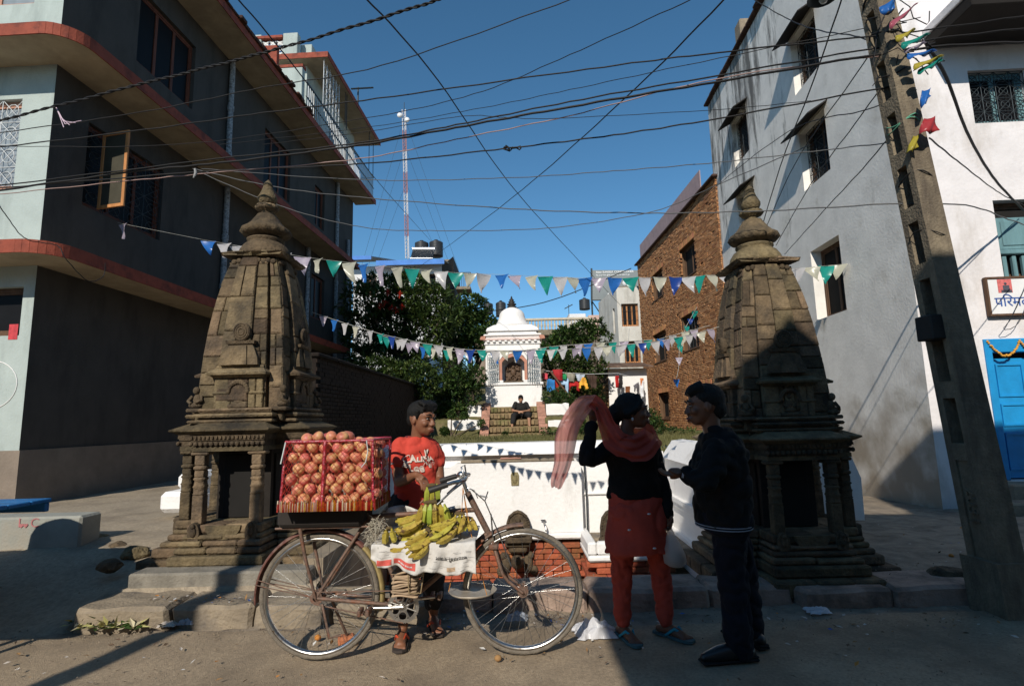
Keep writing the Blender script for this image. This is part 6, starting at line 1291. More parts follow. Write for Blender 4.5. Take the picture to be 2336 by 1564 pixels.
# ------------------------------------------------------------------ banana tray, newspaper, bananas
TY0, TY1 = 3.17, 3.60
tray = empty('banana_tray', b(960, 1260), 'shallow brown cardboard tray slung between the bicycle tubes', 'tray')
tx0, tx1 = PY(872, 1262, TY0 + 0.03).x, PY(1062, 1262, TY0 + 0.03).x; tz = PY(960, 1240, TY0 + 0.03).z
q = MB(); q.cbox((tx0, TY0 + 0.03, tz - 0.09), (tx1, TY1, tz), 0.015); part('box', q, mat('brown_card', (0.2, 0.13, 0.085), 0.9, 0.2, 10), tray)
nw = empty('newspaper_sheet', (-0.6, 3.3, tz), 'printed newspaper sheets spread under the bananas', 'newspaper')
M_NEWS = mat('newsprint', (0.56, 0.535, 0.5), 0.9, 0.1, 25, 0.3, 40)
nx0, nx1 = PY(848, 1230, TY0).x, PY(1084, 1230, TY0).x
def news(u, v, x0=nx0, x1=nx1):
    x = x0 + (x1 - x0) * u; w_ = 0.016 * math.sin(u * 11) + 0.012 * math.sin(u * 27 + 1) + 0.01 * math.sin(u * 47 + v * 9)
    if v < 0.45:
        t = v / 0.45; return Vector((x, TY1 - (TY1 - TY0) * t, tz + 0.012 + 0.01 * math.sin(u * 9 + t * 4) + 0.03 * (1 - t) * (0.5 + 0.5 * math.sin(u * 5))))
    t = (v - 0.45) / 0.55; L = 0.135 + 0.035 * math.sin(u * 3.0 - 0.8) + 0.012 * math.sin(u * 19) - 0.03 * (u < 0.06)
    return Vector((x + 0.01 * t * (u - 0.5), TY0 - 0.012 * math.sin(min(1, t * 3) * PI / 2) + w_ * t, tz + 0.012 - L * t))
q = MB(); q.grid(news, 60, 30); sh1 = part('sheet', q, M_NEWS, nw, fixn=False); md = sh1.modifiers.new('t', 'SOLIDIFY'); md.thickness = 0.0015
def on_news(u0, u1, v0, v1, name, m, nu=16):
    q = MB(); q.grid(lambda u, v: news(u0 + (u1 - u0) * u, v0 + (v1 - v0) * v) + Vector((0, -0.0035, 0)), nu, 6); return part(name, q, m, sh1, fixn=False)
M_INK = mat('print_ink', (0.09, 0.085, 0.08), 0.9); M_PRED = mat('print_red_ad', (0.55, 0.1, 0.08), 0.85, 0.25, 40)
on_news(0.06, 0.2, 0.82, 0.95, 'red_advert', M_PRED); on_news(0.22, 0.43, 0.80, 0.93, 'red_advert', M_PRED)
on_news(0.72, 0.80, 0.86, 0.93, 'printed_photo', mat('print_tan', (0.42, 0.3, 0.2), 0.9, 0.4, 60))
for k in range(26):
    u0 = rr(0.04, 0.42) if k < 9 else rr(0.5, 0.94); v0 = rr(0.60, 0.78) if k < 9 else rr(0.6, 0.95); on_news(u0, u0 + rr(0.03, 0.07), v0, v0 + 0.006, 'text_line', mat('print_grey', (0.3, 0.29, 0.28), 0.9), 4)
hm = text_mesh('काठमाडौं-बजार', 0.045, bold=0.001); hw = max(v.co.x for v in hm.vertices)
for v in hm.vertices:
    u = 0.92 - 0.30 * v.co.x / hw; vv = 0.70 + v.co.y * 1.7; p = news(u, vv); v.co = p + Vector((0, -0.005, 0))
hm.materials.clear(); hm.materials.append(M_INK); put('headline', hm, sh1, (0, 0, 0))
hm = text_mesh('खबर विशेष', 0.03, bold=0.0008); hw = max(v.co.x for v in hm.vertices)
for v in hm.vertices: v.co = news(0.40 - 0.14 * v.co.x / hw, 0.85 + v.co.y * 1.6) + Vector((0, -0.006, 0))
hm.materials.clear(); hm.materials.append(mat('print_white', (0.7, 0.7, 0.7))); put('headline', hm, sh1, (0, 0, 0))
# second crumpled sheet standing up behind and plastic film
q = MB(); q.grid(lambda u, v: PY(880 + 170 * u, 1212 - 52 * v - 8 * math.sin(u * 8) * v, TY1 - 0.05 + 0.03 * math.sin(u * 17 + v * 5)), 30, 8)
o = q.build('crumpled_newspaper', M_NEWS, fixn=False); md = o.modifiers.new('t', 'SOLIDIFY'); md.thickness = 0.002; tag(o, 'crumpled newspaper standing behind the bananas under the crossbar', 'newspaper')
q = MB()
for _ in range(150):
    p = PY(850 + rr(-12, 22), 1215 + rr(-28, 30), 3.25 + rr(-0.05, 0.05)); d = Vector((rr(-1, 1), rr(-1, 0.3), rr(-1, 1))).normalized() * rr(0.02, 0.06); q.tube([p, p + d * 0.6 + Vector((0, 0, 0.008)), p + d], 0.0015, 4)
tag(q.build('shredded_straw', mat('pale_straw', (0.42, 0.38, 0.3), 0.95)), 'tuft of shredded straw at the rear end of the banana tray', 'straw', kind='stuff')
# bananas
M_BAN = mat('banana_skin', (0.40, 0.325, 0.05), 0.5, 0.15, 30, rnd=0.12, hue=0.02, col2=(0.1, 0.06, 0.02), c2scale=32, c2amt=(0.53, 0.63), obj=False)
M_BANG = mat('green_banana_skin', (0.30, 0.36, 0.05), 0.5, 0.15, 30, rnd=0.15, hue=0.025, col2=(0.16, 0.12, 0.03), c2scale=40, c2amt=(0.64, 0.72))
def ban_mesh(L, r_, bend, m):
    q = MB(); n = 12; pts = []; rs = []
    for i in range(n + 1):
        t = i / n; a = (t - 0.15) * bend; pts.append((L * t, 0, -L * 0.5 * bend * (t - t * t) * 0.9))
        rs.append(r_ * (0.32 if t < 0.06 else 0.42 if t < 0.12 else min(1, 0.55 + (t - 0.12) * 3.2) if t < 0.3 else 1.0 if t < 0.78 else max(0.28, 1 - (t - 0.78) * 3.6)))
    q.tube(pts, rs, 5, smooth=False); me = q.mesh('banana', m)
    for p in me.polygons: p.use_smooth = False
    return me
BM = [ban_mesh(0.155, 0.0195, 0.9, M_BAN), ban_mesh(0.14, 0.0195, 0.7, M_BAN), ban_mesh(0.14, 0.0205, 0.8, M_BANG)]
rb = random.Random(9)
def bunch(p, heading, n, label, tilt=0.0, mi=(0, 1), spread=0.027, layers=1, roll=0.0, sc=1.0):
    """a hand of bananas: fingers side by side from one crown"""
    t = empty('banana_bunch', p, label, 'bananas', 'bananas for sale')
    M0 = Matrix.Translation(p) @ Matrix.Rotation(heading, 4, 'Z') @ Matrix.Rotation(tilt, 4, 'Y') @ Matrix.Rotation(roll, 4, 'X')
    for k in range(n):
        f = k - (n - 1) / 2; lay = k % layers
        M = M0 @ Matrix.Translation((0.012 * rb.uniform(-1, 1), f * spread, 0.026 * lay + rb.uniform(-0.003, 0.003))) @ Matrix.Rotation(f * 0.09 + rb.uniform(-0.05, 0.05), 4, 'Z') @ Matrix.Rotation(rb.uniform(-0.4, 0.4), 4, 'X') @ Matrix.Scale(sc * rb.uniform(0.92, 1.1), 4)
        o = put('banana', BM[rb.choice(mi)], t, (0, 0, 0)); o.matrix_parent_inverse = parent_matrix(t).inverted() @ M
    q = MB(); q.T = M0; q.ball((-0.004, 0, 0.0), (0.014, max(0.012, spread * n * 0.42), 0.012), 8, 6); part('crown', q, mat('banana_stalk', (0.1, 0.07, 0.03), 0.9), t)
    return t
def bp_(px, py, y): return PY(px, py, y)
bunch(bp_(955, 1172, 3.42), R(205), 5, 'yellow banana bunch at the back left of the newspaper', 0.25)
bunch(bp_(962, 1192, 3.34), R(195), 6, 'yellow banana bunch lying second from the back on the left', 0.30, layers=2)
bunch(bp_(975, 1208, 3.27), R(200), 5, 'spotted banana bunch in the left middle of the tray', 0.35)
bunch(bp_(978, 1220, 3.24), R(215), 5, 'spotted banana bunch at the left front edge', 0.3)
bunch(bp_(972, 1232, 3.20), R(232), 3, 'short dark-spotted bananas hanging over the front edge', 0.45)
bunch(bp_(1030, 1176, 3.44), R(200), 5, 'yellow banana bunch at the back right of the newspaper', 0.2, layers=2)
bunch(bp_(1038, 1190, 3.33), R(197), 6, 'yellow banana bunch in the right middle of the tray', 0.25, layers=2)
bunch(bp_(1032, 1202, 3.26), R(212), 5, 'ripe banana bunch at the right front edge', 0.4, layers=2)
bunch(bp_(1046, 1172, 3.36), R(250), 4, 'bananas standing against the head tube end', 0.5)
bunch(bp_(1062, 1182, 3.38), R(280), 4, 'small banana bunch beside the head tube', 0.35)
bunch(bp_(915, 1226, 3.26), R(10), 4, 'pale banana bunch low on the left of the tray', 0.05)
bunch(bp_(888, 1205, 3.27), R(285), 2, 'two curved bananas next to the straw', 0.3, mi=(0,))
bunch(bp_(940, 1240, 3.22), R(175), 4, 'greenish banana bunch lying lowest on the newspaper', 0.1)
# bunch in the seller's hand: upper three and the hanging green hand
HB_ = PY(988, 1150, 3.30)
bunch(HB_ + Vector((0, 0, 0.01)), R(100), 6, 'green banana bunch hanging from the seller\'s hand', 1.25, mi=(2, 2, 0), spread=0.026, sc=1.0)
bunch(PY(985, 1108, 3.32), R(100), 3, 'three upper bananas gripped by the seller', 1.45, mi=(2, 0), spread=0.028, sc=0.72)
# scale pan on orange strings
pn = empty('scale_pan', b(1078, 1347, -0.1), 'tin scale pan hanging on orange strings from the handlebar', 'scale pan')
pc = b(1078, 1350, -0.1)
q = MB(); q.lathe([(0.01, -0.012), (0.08, -0.010), (0.125, 0.003), (0.138, 0.014), (0.141, 0.014), (0.127, 0.0), (0.08, -0.013), (0.01, -0.015)], pc, 28); part('pan', q, mat('battered_tin', (0.5, 0.44, 0.36), 0.45, 0.2, 20, metal=0.5), pn)
for i, a in enumerate((190, 310, 80)):
    q = MB(); e = pc + Vector((0.137 * math.cos(R(a)), 0.137 * math.sin(R(a)), 0.014)); q.tube([b(1056, 1112, -0.06), b(1062, 1170, -0.07).lerp(e, 0.3), e], 0.0022, 5); part('string', q, mat('orange_string', (0.5, 0.2, 0.04), 0.8), pn)
# ================================================================== PEOPLE
M_SKIN = mat('brown_skin', (0.20, 0.085, 0.045), 0.5, 0.12, 12, 0.1, 90, spec=0.4)
M_SKIN2 = mat('light_brown_skin', (0.36, 0.19, 0.115), 0.55, 0.1, 12)
M_HAIR = mat('black_hair', (0.009, 0.008, 0.007), 0.65, 0.4, 60, 0.5, 90, spec=0.25, stretch=(3, 3, 0.4))
M_EYE = mat('eye_white', (0.3, 0.26, 0.23), 0.3, 0.02); M_IRIS = mat('iris', (0.012, 0.008, 0.006), 0.2, 0.02); M_LIP = mat('lips', (0.17, 0.05, 0.04), 0.5, 0.1)
def limb(mb, pts, rs, n=12, flat=None):
    """closed tapering limb with rounded ends and smooth curve through the joints"""
    pts = [Vector(p) for p in pts]; P2 = []; R2 = []
    for i in range(len(pts) - 1):
        p0, p1, p2, p3 = pts[max(i - 1, 0)], pts[i], pts[i + 1], pts[min(i + 2, len(pts) - 1)]
        for k in range(4):
            t = k / 4; P2.append(p1 + ((p2 - p1) * t + (p1 * 2 - p0 * 0 - p1 * 2) * 0) if len(pts) == 2 else 0.5 * ((2 * p1) + (p2 - p0) * t + (2 * p0 - 5 * p1 + 4 * p2 - p3) * t * t + (3 * p1 - p0 - 3 * p2 + p3) * t ** 3)); R2.append(rs[i] + (rs[i + 1] - rs[i]) * t)
    P2.append(pts[-1]); R2.append(rs[-1]); mb.tube(P2, R2, n, flat=flat); mb.ball(P2[0], R2[0], 10, 8); mb.ball(P2[-1], R2[-1], 10, 8)
def loft(mb, rings, n=20):
    """closed stack of ellipses: (centre, right vector*rx, forward vector*ry)"""
    vs = []; fs = []; k = len(rings)
    for c, a, d in rings:
        for j in range(n): t = 2 * PI * j / n; ct, st = math.cos(t), math.sin(t); vs.append(Vector(c) + a * (abs(ct) ** 0.85 * (1 if ct > 0 else -1)) + d * (abs(st) ** 0.85 * (1 if st > 0 else -1)))
    for i in range(k - 1):
        for j in range(n): fs.append((i * n + j, i * n + (j + 1) % n, (i + 1) * n + (j + 1) % n, (i + 1) * n + j))
    fs.append(list(range(n))[::-1]); fs.append([(k - 1) * n + j for j in range(n)]); mb.add(vs, fs, True)
def fuse(o, vox, smooth=6, disp=None, dscale=0.12):
    m = o.modifiers.new('fuse', 'REMESH'); m.mode = 'VOXEL'; m.voxel_size = vox; m.use_smooth_shade = True
    m = o.modifiers.new('smooth', 'SMOOTH'); m.iterations = smooth; m.factor = 0.5
    if disp:
        tx = bpy.data.textures.new('folds', 'CLOUDS'); tx.noise_scale = dscale; tx.noise_depth = 2
        m = o.modifiers.new('folds', 'DISPLACE'); m.texture = tx; m.strength = disp; m.mid_level = 0.5; m.texture_coords = 'GLOBAL'
        if dscale > 0.05:
            tx = bpy.data.textures.new('creases', 'MUSGRAVE'); tx.musgrave_type = 'RIDGED_MULTIFRACTAL'; tx.noise_scale = dscale * 0.75; tx.noise_intensity = 0.7
            m = o.modifiers.new('creases', 'DISPLACE'); m.texture = tx; m.strength = -disp * 0.8; m.mid_level = 0.5; m.texture_coords = 'GLOBAL'
    return o
def frame3(fwd, tilt=(0, 0, 1)):
    f = Vector(fwd).normalized(); z = Vector(tilt); z = (z - f * z.dot(f)).normalized(); l = z.cross(f); return Matrix((f, l, z)).transposed()
def head(mb, c, F, s):
    """c: head centre, F: 3x3 with columns forward/left/up, s: size; adds skull, jaw, nose, ears"""
    def P(x, y, z): return Vector(c) + F @ Vector((x, y, z)) * s
    mb.ball(P(-0.012, 0, 0.022), (0.098 * s, 0.074 * s, 0.092 * s), 16, 12, F); mb.ball(P(0.02, 0, -0.02), (0.07 * s, 0.064 * s, 0.085 * s), 16, 12, F)
    mb.ball(P(0.035, 0, -0.065), (0.048 * s, 0.05 * s, 0.042 * s), 14, 10, F); mb.ball(P(0.055, 0, -0.088), (0.026 * s, 0.026 * s, 0.02 * s), 10, 8, F)
    mb.tube([P(0.08, 0, 0.018), P(0.094, 0, -0.006), P(0.106, 0, -0.028), P(0.086, 0, -0.038)], [0.008 * s, 0.010 * s, 0.014 * s, 0.011 * s], 10); mb.ball(P(0.105, 0, -0.029), 0.0125 * s, 10, 8)
    for k in (-1, 1): mb.ball(P(0.098, k * 0.014, -0.034), 0.011 * s, 8, 6); mb.ball(P(-0.005, k * 0.077, -0.012), (0.016 * s, 0.008 * s, 0.026 * s), 10, 8, F); mb.ball(P(0.062, k * 0.04, -0.025), (0.025 * s, 0.024 * s, 0.022 * s), 10, 8, F); mb.tube([P(0.088, k * 0.012, 0.024), P(0.086, k * 0.032, 0.028), P(0.072, k * 0.052, 0.022)], 0.009 * s, 8)
    mb.ball(P(0.088, 0, -0.062), (0.015 * s, 0.026 * s, 0.010 * s), 10, 8, F); mb.ball(P(0.084, 0, -0.074), (0.014 * s, 0.022 * s, 0.010 * s), 10, 8, F)
def face_parts(par, c, F, s):
    def P(x, y, z): return Vector(c) + F @ Vector((x, y, z)) * s
    for k in (-1, 1):
        q = MB(); q.ball(P(0.079, k * 0.031, 0.006), (0.010 * s, 0.0135 * s, 0.0048 * s), 10, 8, F); e = part('eye', q, M_EYE, par)
        q = MB(); q.ball(P(0.0865, k * 0.031 - 0.003, 0.006), (0.0035 * s, 0.0065 * s, 0.0065 * s), 8, 6, F); part('iris', q, M_IRIS, e)
        q = MB(); q.tube([P(0.096, k * 0.012, 0.03), P(0.095, k * 0.032, 0.037), P(0.08, k * 0.053, 0.03)], [0.003 * s, 0.0045 * s, 0.002 * s], 6); part('eyebrow', q, M_HAIR, par)
    q = MB(); q.tube([P(0.096, -0.02, -0.067), P(0.103, -0.007, -0.063), P(0.103, 0.007, -0.063), P(0.096, 0.02, -0.067)], [0.003 * s, 0.006 * s, 0.006 * s, 0.003 * s], 6); q.tube([P(0.094, -0.018, -0.070), P(0.100, 0, -0.076), P(0.094, 0.018, -0.070)], [0.003 * s, 0.007 * s, 0.003 * s], 6); part('lips', q, M_LIP, par)
def hand(mb, w, d, pn, th, curl=0.5, s=1.0, tcurl=0.3, spread=0.1):
    """w wrist, d finger direction, pn palm normal (where fingers curl to), th thumb side; unequal jointed fingers"""
    d = Vector(d).normalized(); pn = Vector(pn); pn = (pn - d * pn.dot(d)).normalized(); t = d.cross(pn); t = t if t.dot(Vector(th)) > 0 else -t
    w = Vector(w)
    mb.tube([w, w + d * 0.03 * s, w + d * 0.06 * s, w + d * 0.085 * s], [0.022 * s, 0.032 * s, 0.036 * s, 0.034 * s], 12, flat=0.5)
    for i in range(4): mb.ball(w + d * (0.045 + 0.01 * (i % 2)) * s + t * (0.024 - 0.016 * i) * s, (0.026 * s,) * 3 if 0 else (0.017 * s, 0.017 * s, 0.017 * s), 8, 6)
    for i, (off, L) in enumerate(((0.027, 0.072), (0.009, 0.080), (-0.009, 0.074), (-0.026, 0.058))):
        p = w + d * 0.085 * s + t * off * s; a = 0.0; pts = [w + d * 0.06 * s + t * off * 0.9 * s, p]; dd = (d + t * off * 6 * spread).normalized()
        for k, fl in enumerate((0.45, 0.31, 0.24)):
            a += curl * (0.6, 1.0, 0.8)[k] * (1 + 0.12 * i); dv = dd * math.cos(a) + pn * math.sin(a); p = p + dv * L * fl * s; pts.append(p)
        mb.tube(pts, [0.0095 * s, 0.0095 * s, 0.0088 * s, 0.008 * s, 0.007 * s], 8); mb.ball(pts[-1], 0.007 * s, 8, 6)
    p = w + d * 0.025 * s + t * 0.02 * s; d2 = (d * 0.75 + t * 0.75 + pn * 0.25).normalized(); p1 = p + d2 * 0.04 * s; d3 = (d * 1.0 + t * (0.45 - tcurl) + pn * (0.3 + tcurl)).normalized(); p2 = p1 + d3 * 0.032 * s; p3 = p2 + (d3 + pn * tcurl - t * tcurl * 0.5).normalized() * 0.026 * s
    mb.tube([w + d * 0.01 * s, p, p1, p2, p3], [0.014 * s, 0.014 * s, 0.0115 * s, 0.0100 * s, 0.0085 * s], 8); mb.ball(p3, 0.0085 * s, 8, 6)
def foot(mb, a, d, s=1.0, toes=True):
    """ankle point a, heading d on the ground"""
    d = Vector((d[0], d[1], 0)).normalized(); l = Vector((-d.y, d.x, 0)); g = Vector((a[0], a[1], 0.03))
    mb.tube([g - d * 0.05 * s, g + d * 0.04 * s + Vector((0, 0, 0.012)), g + d * 0.11 * s - Vector((0, 0, 0.004)), g + d * 0.155 * s - Vector((0, 0, 0.01))], [0.03 * s, 0.036 * s, 0.036 * s, 0.026 * s], 10); mb.ball(g - d * 0.055 * s, 0.03 * s, 8, 6)
    for i in range(5): mb.tube([g + d * 0.13 * s + l * (0.028 - 0.0145 * i) * s - Vector((0, 0, 0.008)), g + d * (0.19 - 0.008 * i) * s + l * (0.032 - 0.016 * i) * s - Vector((0, 0, 0.014))], [0.012 * s, 0.0095 * s if i else 0.0125 * s], 8); mb.ball(g + d * (0.19 - 0.008 * i) * s + l * (0.032 - 0.016 * i) * s - Vector((0, 0, 0.014)), 0.009 * s, 6, 5)
def sandal(name, par, a, d, sole_m, strap_m, z=0.0, s=1.0):
    d = Vector((d[0], d[1], 0)).normalized(); l = Vector((-d.y, d.x, 0)); g = Vector((a[0], a[1], z))
    q = MB(); prof = [(-0.09, 0.03), (-0.05, 0.038), (0.03, 0.036), (0.12, 0.047), (0.18, 0.042), (0.205, 0.02)]
    out = [g + d * x * s + l * y_ * s for x, y_ in prof] + [g + d * x * s - l * y_ * s for x, y_ in prof[::-1]]; n = len(out)
    q.add([p + Vector((0, 0, 0.001)) for p in out] + [p + Vector((0, 0, 0.016)) for p in out], [list(range(n))[::-1], list(range(n, 2 * n))] + [(i, (i + 1) % n, n + (i + 1) % n, n + i) for i in range(n)]); so = part('sandal', q, sole_m, par)
    q = MB(); tip = g + d * 0.135 * s + l * 0.012 * s + Vector((0, 0, 0.03))
    for k in (-1, 1): q.tube([tip, g + d * 0.085 * s + l * k * 0.03 * s + Vector((0, 0, 0.062)), g + d * 0.02 * s + l * k * 0.043 * s + Vector((0, 0, 0.016))], [0.006 * s, 0.010 * s, 0.008 * s], 8, flat=0.5)
    part('strap', q, strap_m, so)
    return so
Zv = Vector((0, 0, 1))
# ------------------------------------------------------------------ fruit seller
VY = 3.86
ven = empty('person', (-0.72, VY, 0), 'young man in a red printed T-shirt behind the bicycle holding bananas', 'person')
def v_(px, py, dy=0.0): return PY(px, py, VY + dy)
hip = v_(945, 1160); hip.z = 0.80; chest = v_(948, 1050); sh = v_(948, 1018)
fwd = Vector((0.42, -0.9, 0)).normalized(); rgt = Vector((fwd.y, -fwd.x, 0)) * -1   # body's left-right axis; rgt points to viewer's right
rgt = Vector((0.93, 0.30, 0)).normalized()
SL, SR = v_(906, 1022, -0.06), v_(994, 1024, 0.06)
hc = v_(962, 955, -0.03); HF = frame3((0.86, -0.50, -0.10))
sk = MB(); head(sk, hc, HF, 1.02)
limb(sk, [hc - HF.col[0] * 0.02 - Zv * 0.05, v_(952, 1002), v_(950, 1022)], [0.052, 0.047, 0.06])
EL = v_(911, 1098, -0.12); WR = PY(950, 1082, 3.52)
limb(sk, [SL, SL.lerp(EL, 0.5), EL], [0.046, 0.043, 0.036]); limb(sk, [EL, EL.lerp(WR, 0.45) + Vector((0, 0, -0.004)), WR], [0.036, 0.034, 0.022])
hand(sk, WR, PY(985, 1118, 3.40) - WR, (0.15, -0.15, -0.9), (0.5, -0.5, 0.5), 0.38, 0.95, 0.35)
ER = v_(1003, 1095, 0.02); WRR = PY(994, 1135, 3.55)
limb(sk, [SR, SR.lerp(ER, 0.5), ER], [0.045, 0.042, 0.035]); limb(sk, [ER, WRR], [0.034, 0.022]); hand(sk, WRR, (-0.25, -0.8, -0.35), (-0.6, 0, -0.5), (-0.3, -0.3, 0.8), 0.6, 0.95)
loft(sk, [(hip - Zv * 0.05, rgt * 0.12, fwd * 0.08), (hip + Zv * 0.08, rgt * 0.115, fwd * 0.075), (chest, rgt * 0.125, fwd * 0.085), (sh, rgt * 0.12, fwd * 0.07)])
FT = PZ(915, 1468, 0.0); FT2 = Vector((FT.x + 0.16, 3.86, 0))
for f_, k in ((FT, -1), (FT2, 1)):
    limb(sk, [hip + rgt * 0.075 * k, hip.lerp(f_, 0.5) + rgt * 0.05 * k + fwd * 0.03 + Zv * 0.02, Vector((f_.x, f_.y + 0.06, 0.08))], [0.08, 0.052, 0.032])
foot(sk, (FT.x - 0.005, FT.y + 0.06, 0), (0.1, -1, 0), 0.95); foot(sk, (FT2.x, FT2.y + 0.05, 0), (0.35, -1, 0), 0.95)
fuse(part('body', sk, M_SKIN, ven), 0.0068, 4)
face_parts(ven, hc, HF, 1.02)
q = MB()
def HP(x, y, z): return hc + HF @ Vector((x, y, z)) * 1.02
q.ball(HP(-0.02, 0, 0.042), (0.099, 0.079, 0.084), 16, 12, HF); q.ball(HP(-0.06, 0, -0.005), (0.052, 0.066, 0.062), 14, 10, HF)
for i in range(9): y = -0.07 + 0.0175 * i; q.tube([HP(0.01, y * 0.8, 0.118), HP(0.068, y * 0.9, 0.098), HP(0.084 - abs(y) * 0.35, y, 0.055 + 0.004 * (i % 2))], [0.017, 0.014, 0.005], 8)
for k in (-1, 1): q.tube([HP(0.02, k * 0.075, 0.06), HP(0.018, k * 0.077, 0.02), HP(0.02, k * 0.074, -0.005)], [0.02, 0.012, 0.005], 8)
fuse(part('hair', q, M_HAIR, ven), 0.008, 2, 0.008, 0.02)
M_REDT = mat('red_cotton', (0.52, 0.055, 0.035), 0.85, 0.1, 8, 0.15, 60)
q = MB()
loft(q, [(hip - Zv * 0.02, rgt * 0.155, fwd * 0.105), (hip + Zv * 0.09, rgt * 0.142, fwd * 0.1), (chest - Zv * 0.06, rgt * 0.152, fwd * 0.108), (chest + Zv * 0.02, rgt * 0.165, fwd * 0.112), (sh + Zv * 0.01, rgt * 0.155, fwd * 0.09), (sh + Zv * 0.052, rgt * 0.10, fwd * 0.07), (sh + Zv * 0.068, rgt * 0.07, fwd * 0.06)])
limb(q, [SL + rgt * 0.03 + Zv * 0.012, SL.lerp(EL, 0.22), SL.lerp(EL, 0.40)], [0.062, 0.064, 0.060]); limb(q, [SR - rgt * 0.03 + Zv * 0.012, SR.lerp(ER, 0.22), SR.lerp(ER, 0.42)], [0.062, 0.062, 0.058])
shirt = fuse(part('t_shirt', q, M_REDT, ven), 0.009, 5, 0.022, 0.14)
q = MB(); a_ = (EL - SL).normalized()
for k, (o_, m_) in enumerate(((0.42, 0), (0.45, 1), (0.48, 0))):
    q.mi = m_; c_ = SL.lerp(EL, o_); q.tube([c_ - a_ * 0.006, c_ + a_ * 0.006], 0.0615, 18, cap=False)
part('sleeve_band', q, [mat('grey_stripe', (0.22, 0.2, 0.19), 0.9), mat('maroon_stripe', (0.14, 0.025, 0.03), 0.9)], ven, fixn=False)
q = MB(); nc = sh + Zv * 0.066; q.tube([nc + rgt * 0.064 * math.cos(t) + fwd * 0.056 * math.sin(t) - Zv * (0.028 * max(0, math.sin(t))) for t in [2 * PI * k / 24 for k in range(25)]], 0.009, 8, cap=False); part('neckband', q, mat('maroon_stripe', (0.14, 0.025, 0.03)), ven)
q = MB(); q.tube([nc + rgt * 0.05 * -1 + fwd * 0.04, nc + fwd * 0.085 + rgt * -0.01 - Zv * 0.07, chest + fwd * 0.128 + rgt * 0.03 - Zv * 0.0, chest + fwd * 0.125 + rgt * 0.045 + Zv * 0.02, nc + fwd * 0.07 + rgt * 0.045 - Zv * 0.04, nc + rgt * 0.055 + fwd * 0.03], 0.003, 6); part('neck_cord', q, M_DARK, ven)
def chest_text(body, size, du, dz, **k):
    o_ = chest + fwd * 0.135 + rgt * du + Zv * dz
    t = text('shirt_lettering', body, size, mat('shirt_print', (0.62, 0.52, 0.45), 0.9, 0.15, 60), ven, frame_m(o_, rgt, Zv), **k)
    m = t.modifiers.new('wrap', 'SHRINKWRAP'); m.target = shirt; m.wrap_method = 'PROJECT'; m.use_project_y = False; m.use_negative_direction = True; m.use_positive_direction = True; m.wrap_method = 'NEAREST_SURFACEPOINT'; m.offset = 0.009; return t
chest_text('CALINA', 0.062, -0.115, 0.0, bold=0.0022); chest_text('&', 0.062, -0.115, -0.045, bold=0.0022); chest_text('Lee', 0.078, -0.085, -0.07, bold=0.0022); chest_text('Nan', 0.055, 0.015, -0.035, shear=0.4); chest_text('Y', 0.05, 0.02, 0.04, shear=0.3, bold=0.001)
q = MB(); M_DKTR = mat('black_trousers', (0.018, 0.017, 0.018), 0.9, 0.2, 10)
for f_, k in ((FT, -1), (FT2, 1)): limb(q, [hip + rgt * 0.075 * k, hip.lerp(f_, 0.5) + rgt * 0.05 * k + fwd * 0.03 + Zv * 0.02, Vector((f_.x, f_.y + 0.06, 0.17))], [0.105, 0.082, 0.068])
loft(q, [(hip - Zv * 0.06, rgt * 0.16, fwd * 0.11), (hip + Zv * 0.02, rgt * 0.148, fwd * 0.1)]); fuse(part('trousers', q, M_DKTR, ven), 0.011, 5, 0.02)
sandal('sandal', ven, (FT.x - 0.005, FT.y + 0.06), (0.1, -1, 0), mat('dark_sole', (0.05, 0.04, 0.035), 0.9), mat('orange_strap', (0.6, 0.08, 0.03), 0.5))
sandal('sandal', ven, (FT2.x, FT2.y + 0.05), (0.35, -1, 0), MATS['dark_sole'], MATS['orange_strap'])
q = MB(); fc = WR + (PY(985, 1118, 3.40) - WR).normalized() * 0.09; q.ball(fc + Vector((0.0, -0.012, -0.006)), (0.006, 0.004, 0.003), 8, 6); part('ring', q, MATS['silver'], ven)

# ------------------------------------------------------------------ woman in black jumper
WY = 3.56
wom = empty('person', (0.78, WY, 0), 'woman in a black jumper and red tunic flinging a pink scarf', 'person')
def w_(px, py, dy=0.0): return PY(px, py, WY + dy)
fw2 = Vector((0.55, -0.83, 0)).normalized(); rg2 = Vector((0.95, 0.25, 0)).normalized()
whip = w_(1450, 1165); wch = w_(1443, 1050); wsh = w_(1440, 1012); wc = w_(1443, 938); WF = frame3((0.97, -0.22, 0.0))
sk = MB(); head(sk, wc, WF, 0.98); limb(sk, [wc - WF.col[0] * 0.025 - Zv * 0.05, w_(1430, 985), wsh + Zv * 0.02], [0.046, 0.042, 0.05])
S1_, S2_ = w_(1385, 1022, -0.06), w_(1492, 1022, 0.04)
E1, W1 = w_(1338, 1048, -0.14), w_(1352, 965, -0.12); E2, W2 = w_(1512, 1105, 0.0), w_(1523, 1165, -0.04)
limb(sk, [S1_, E1], [0.042, 0.036]); limb(sk, [E1, W1], [0.034, 0.021]); hand(sk, W1, w_(1356, 915, -0.12) - W1, (0.6, -0.5, -0.2), (0.6, -0.4, 0.2), 0.8, 0.88, 0.5)
limb(sk, [S2_, E2], [0.042, 0.034]); limb(sk, [E2, W2], [0.032, 0.02]); hand(sk, W2, (0.05, -0.1, -1), (-0.7, -0.3, 0), (-0.3, -0.8, 0), 0.75, 0.88, 0.5)
loft(sk, [(whip, rg2 * 0.13, fw2 * 0.09), (wch, rg2 * 0.12, fw2 * 0.085), (wsh, rg2 * 0.12, fw2 * 0.07)])
F1, F2 = PZ(1422, 1452, 0.0), PZ(1520, 1448, 0.0)
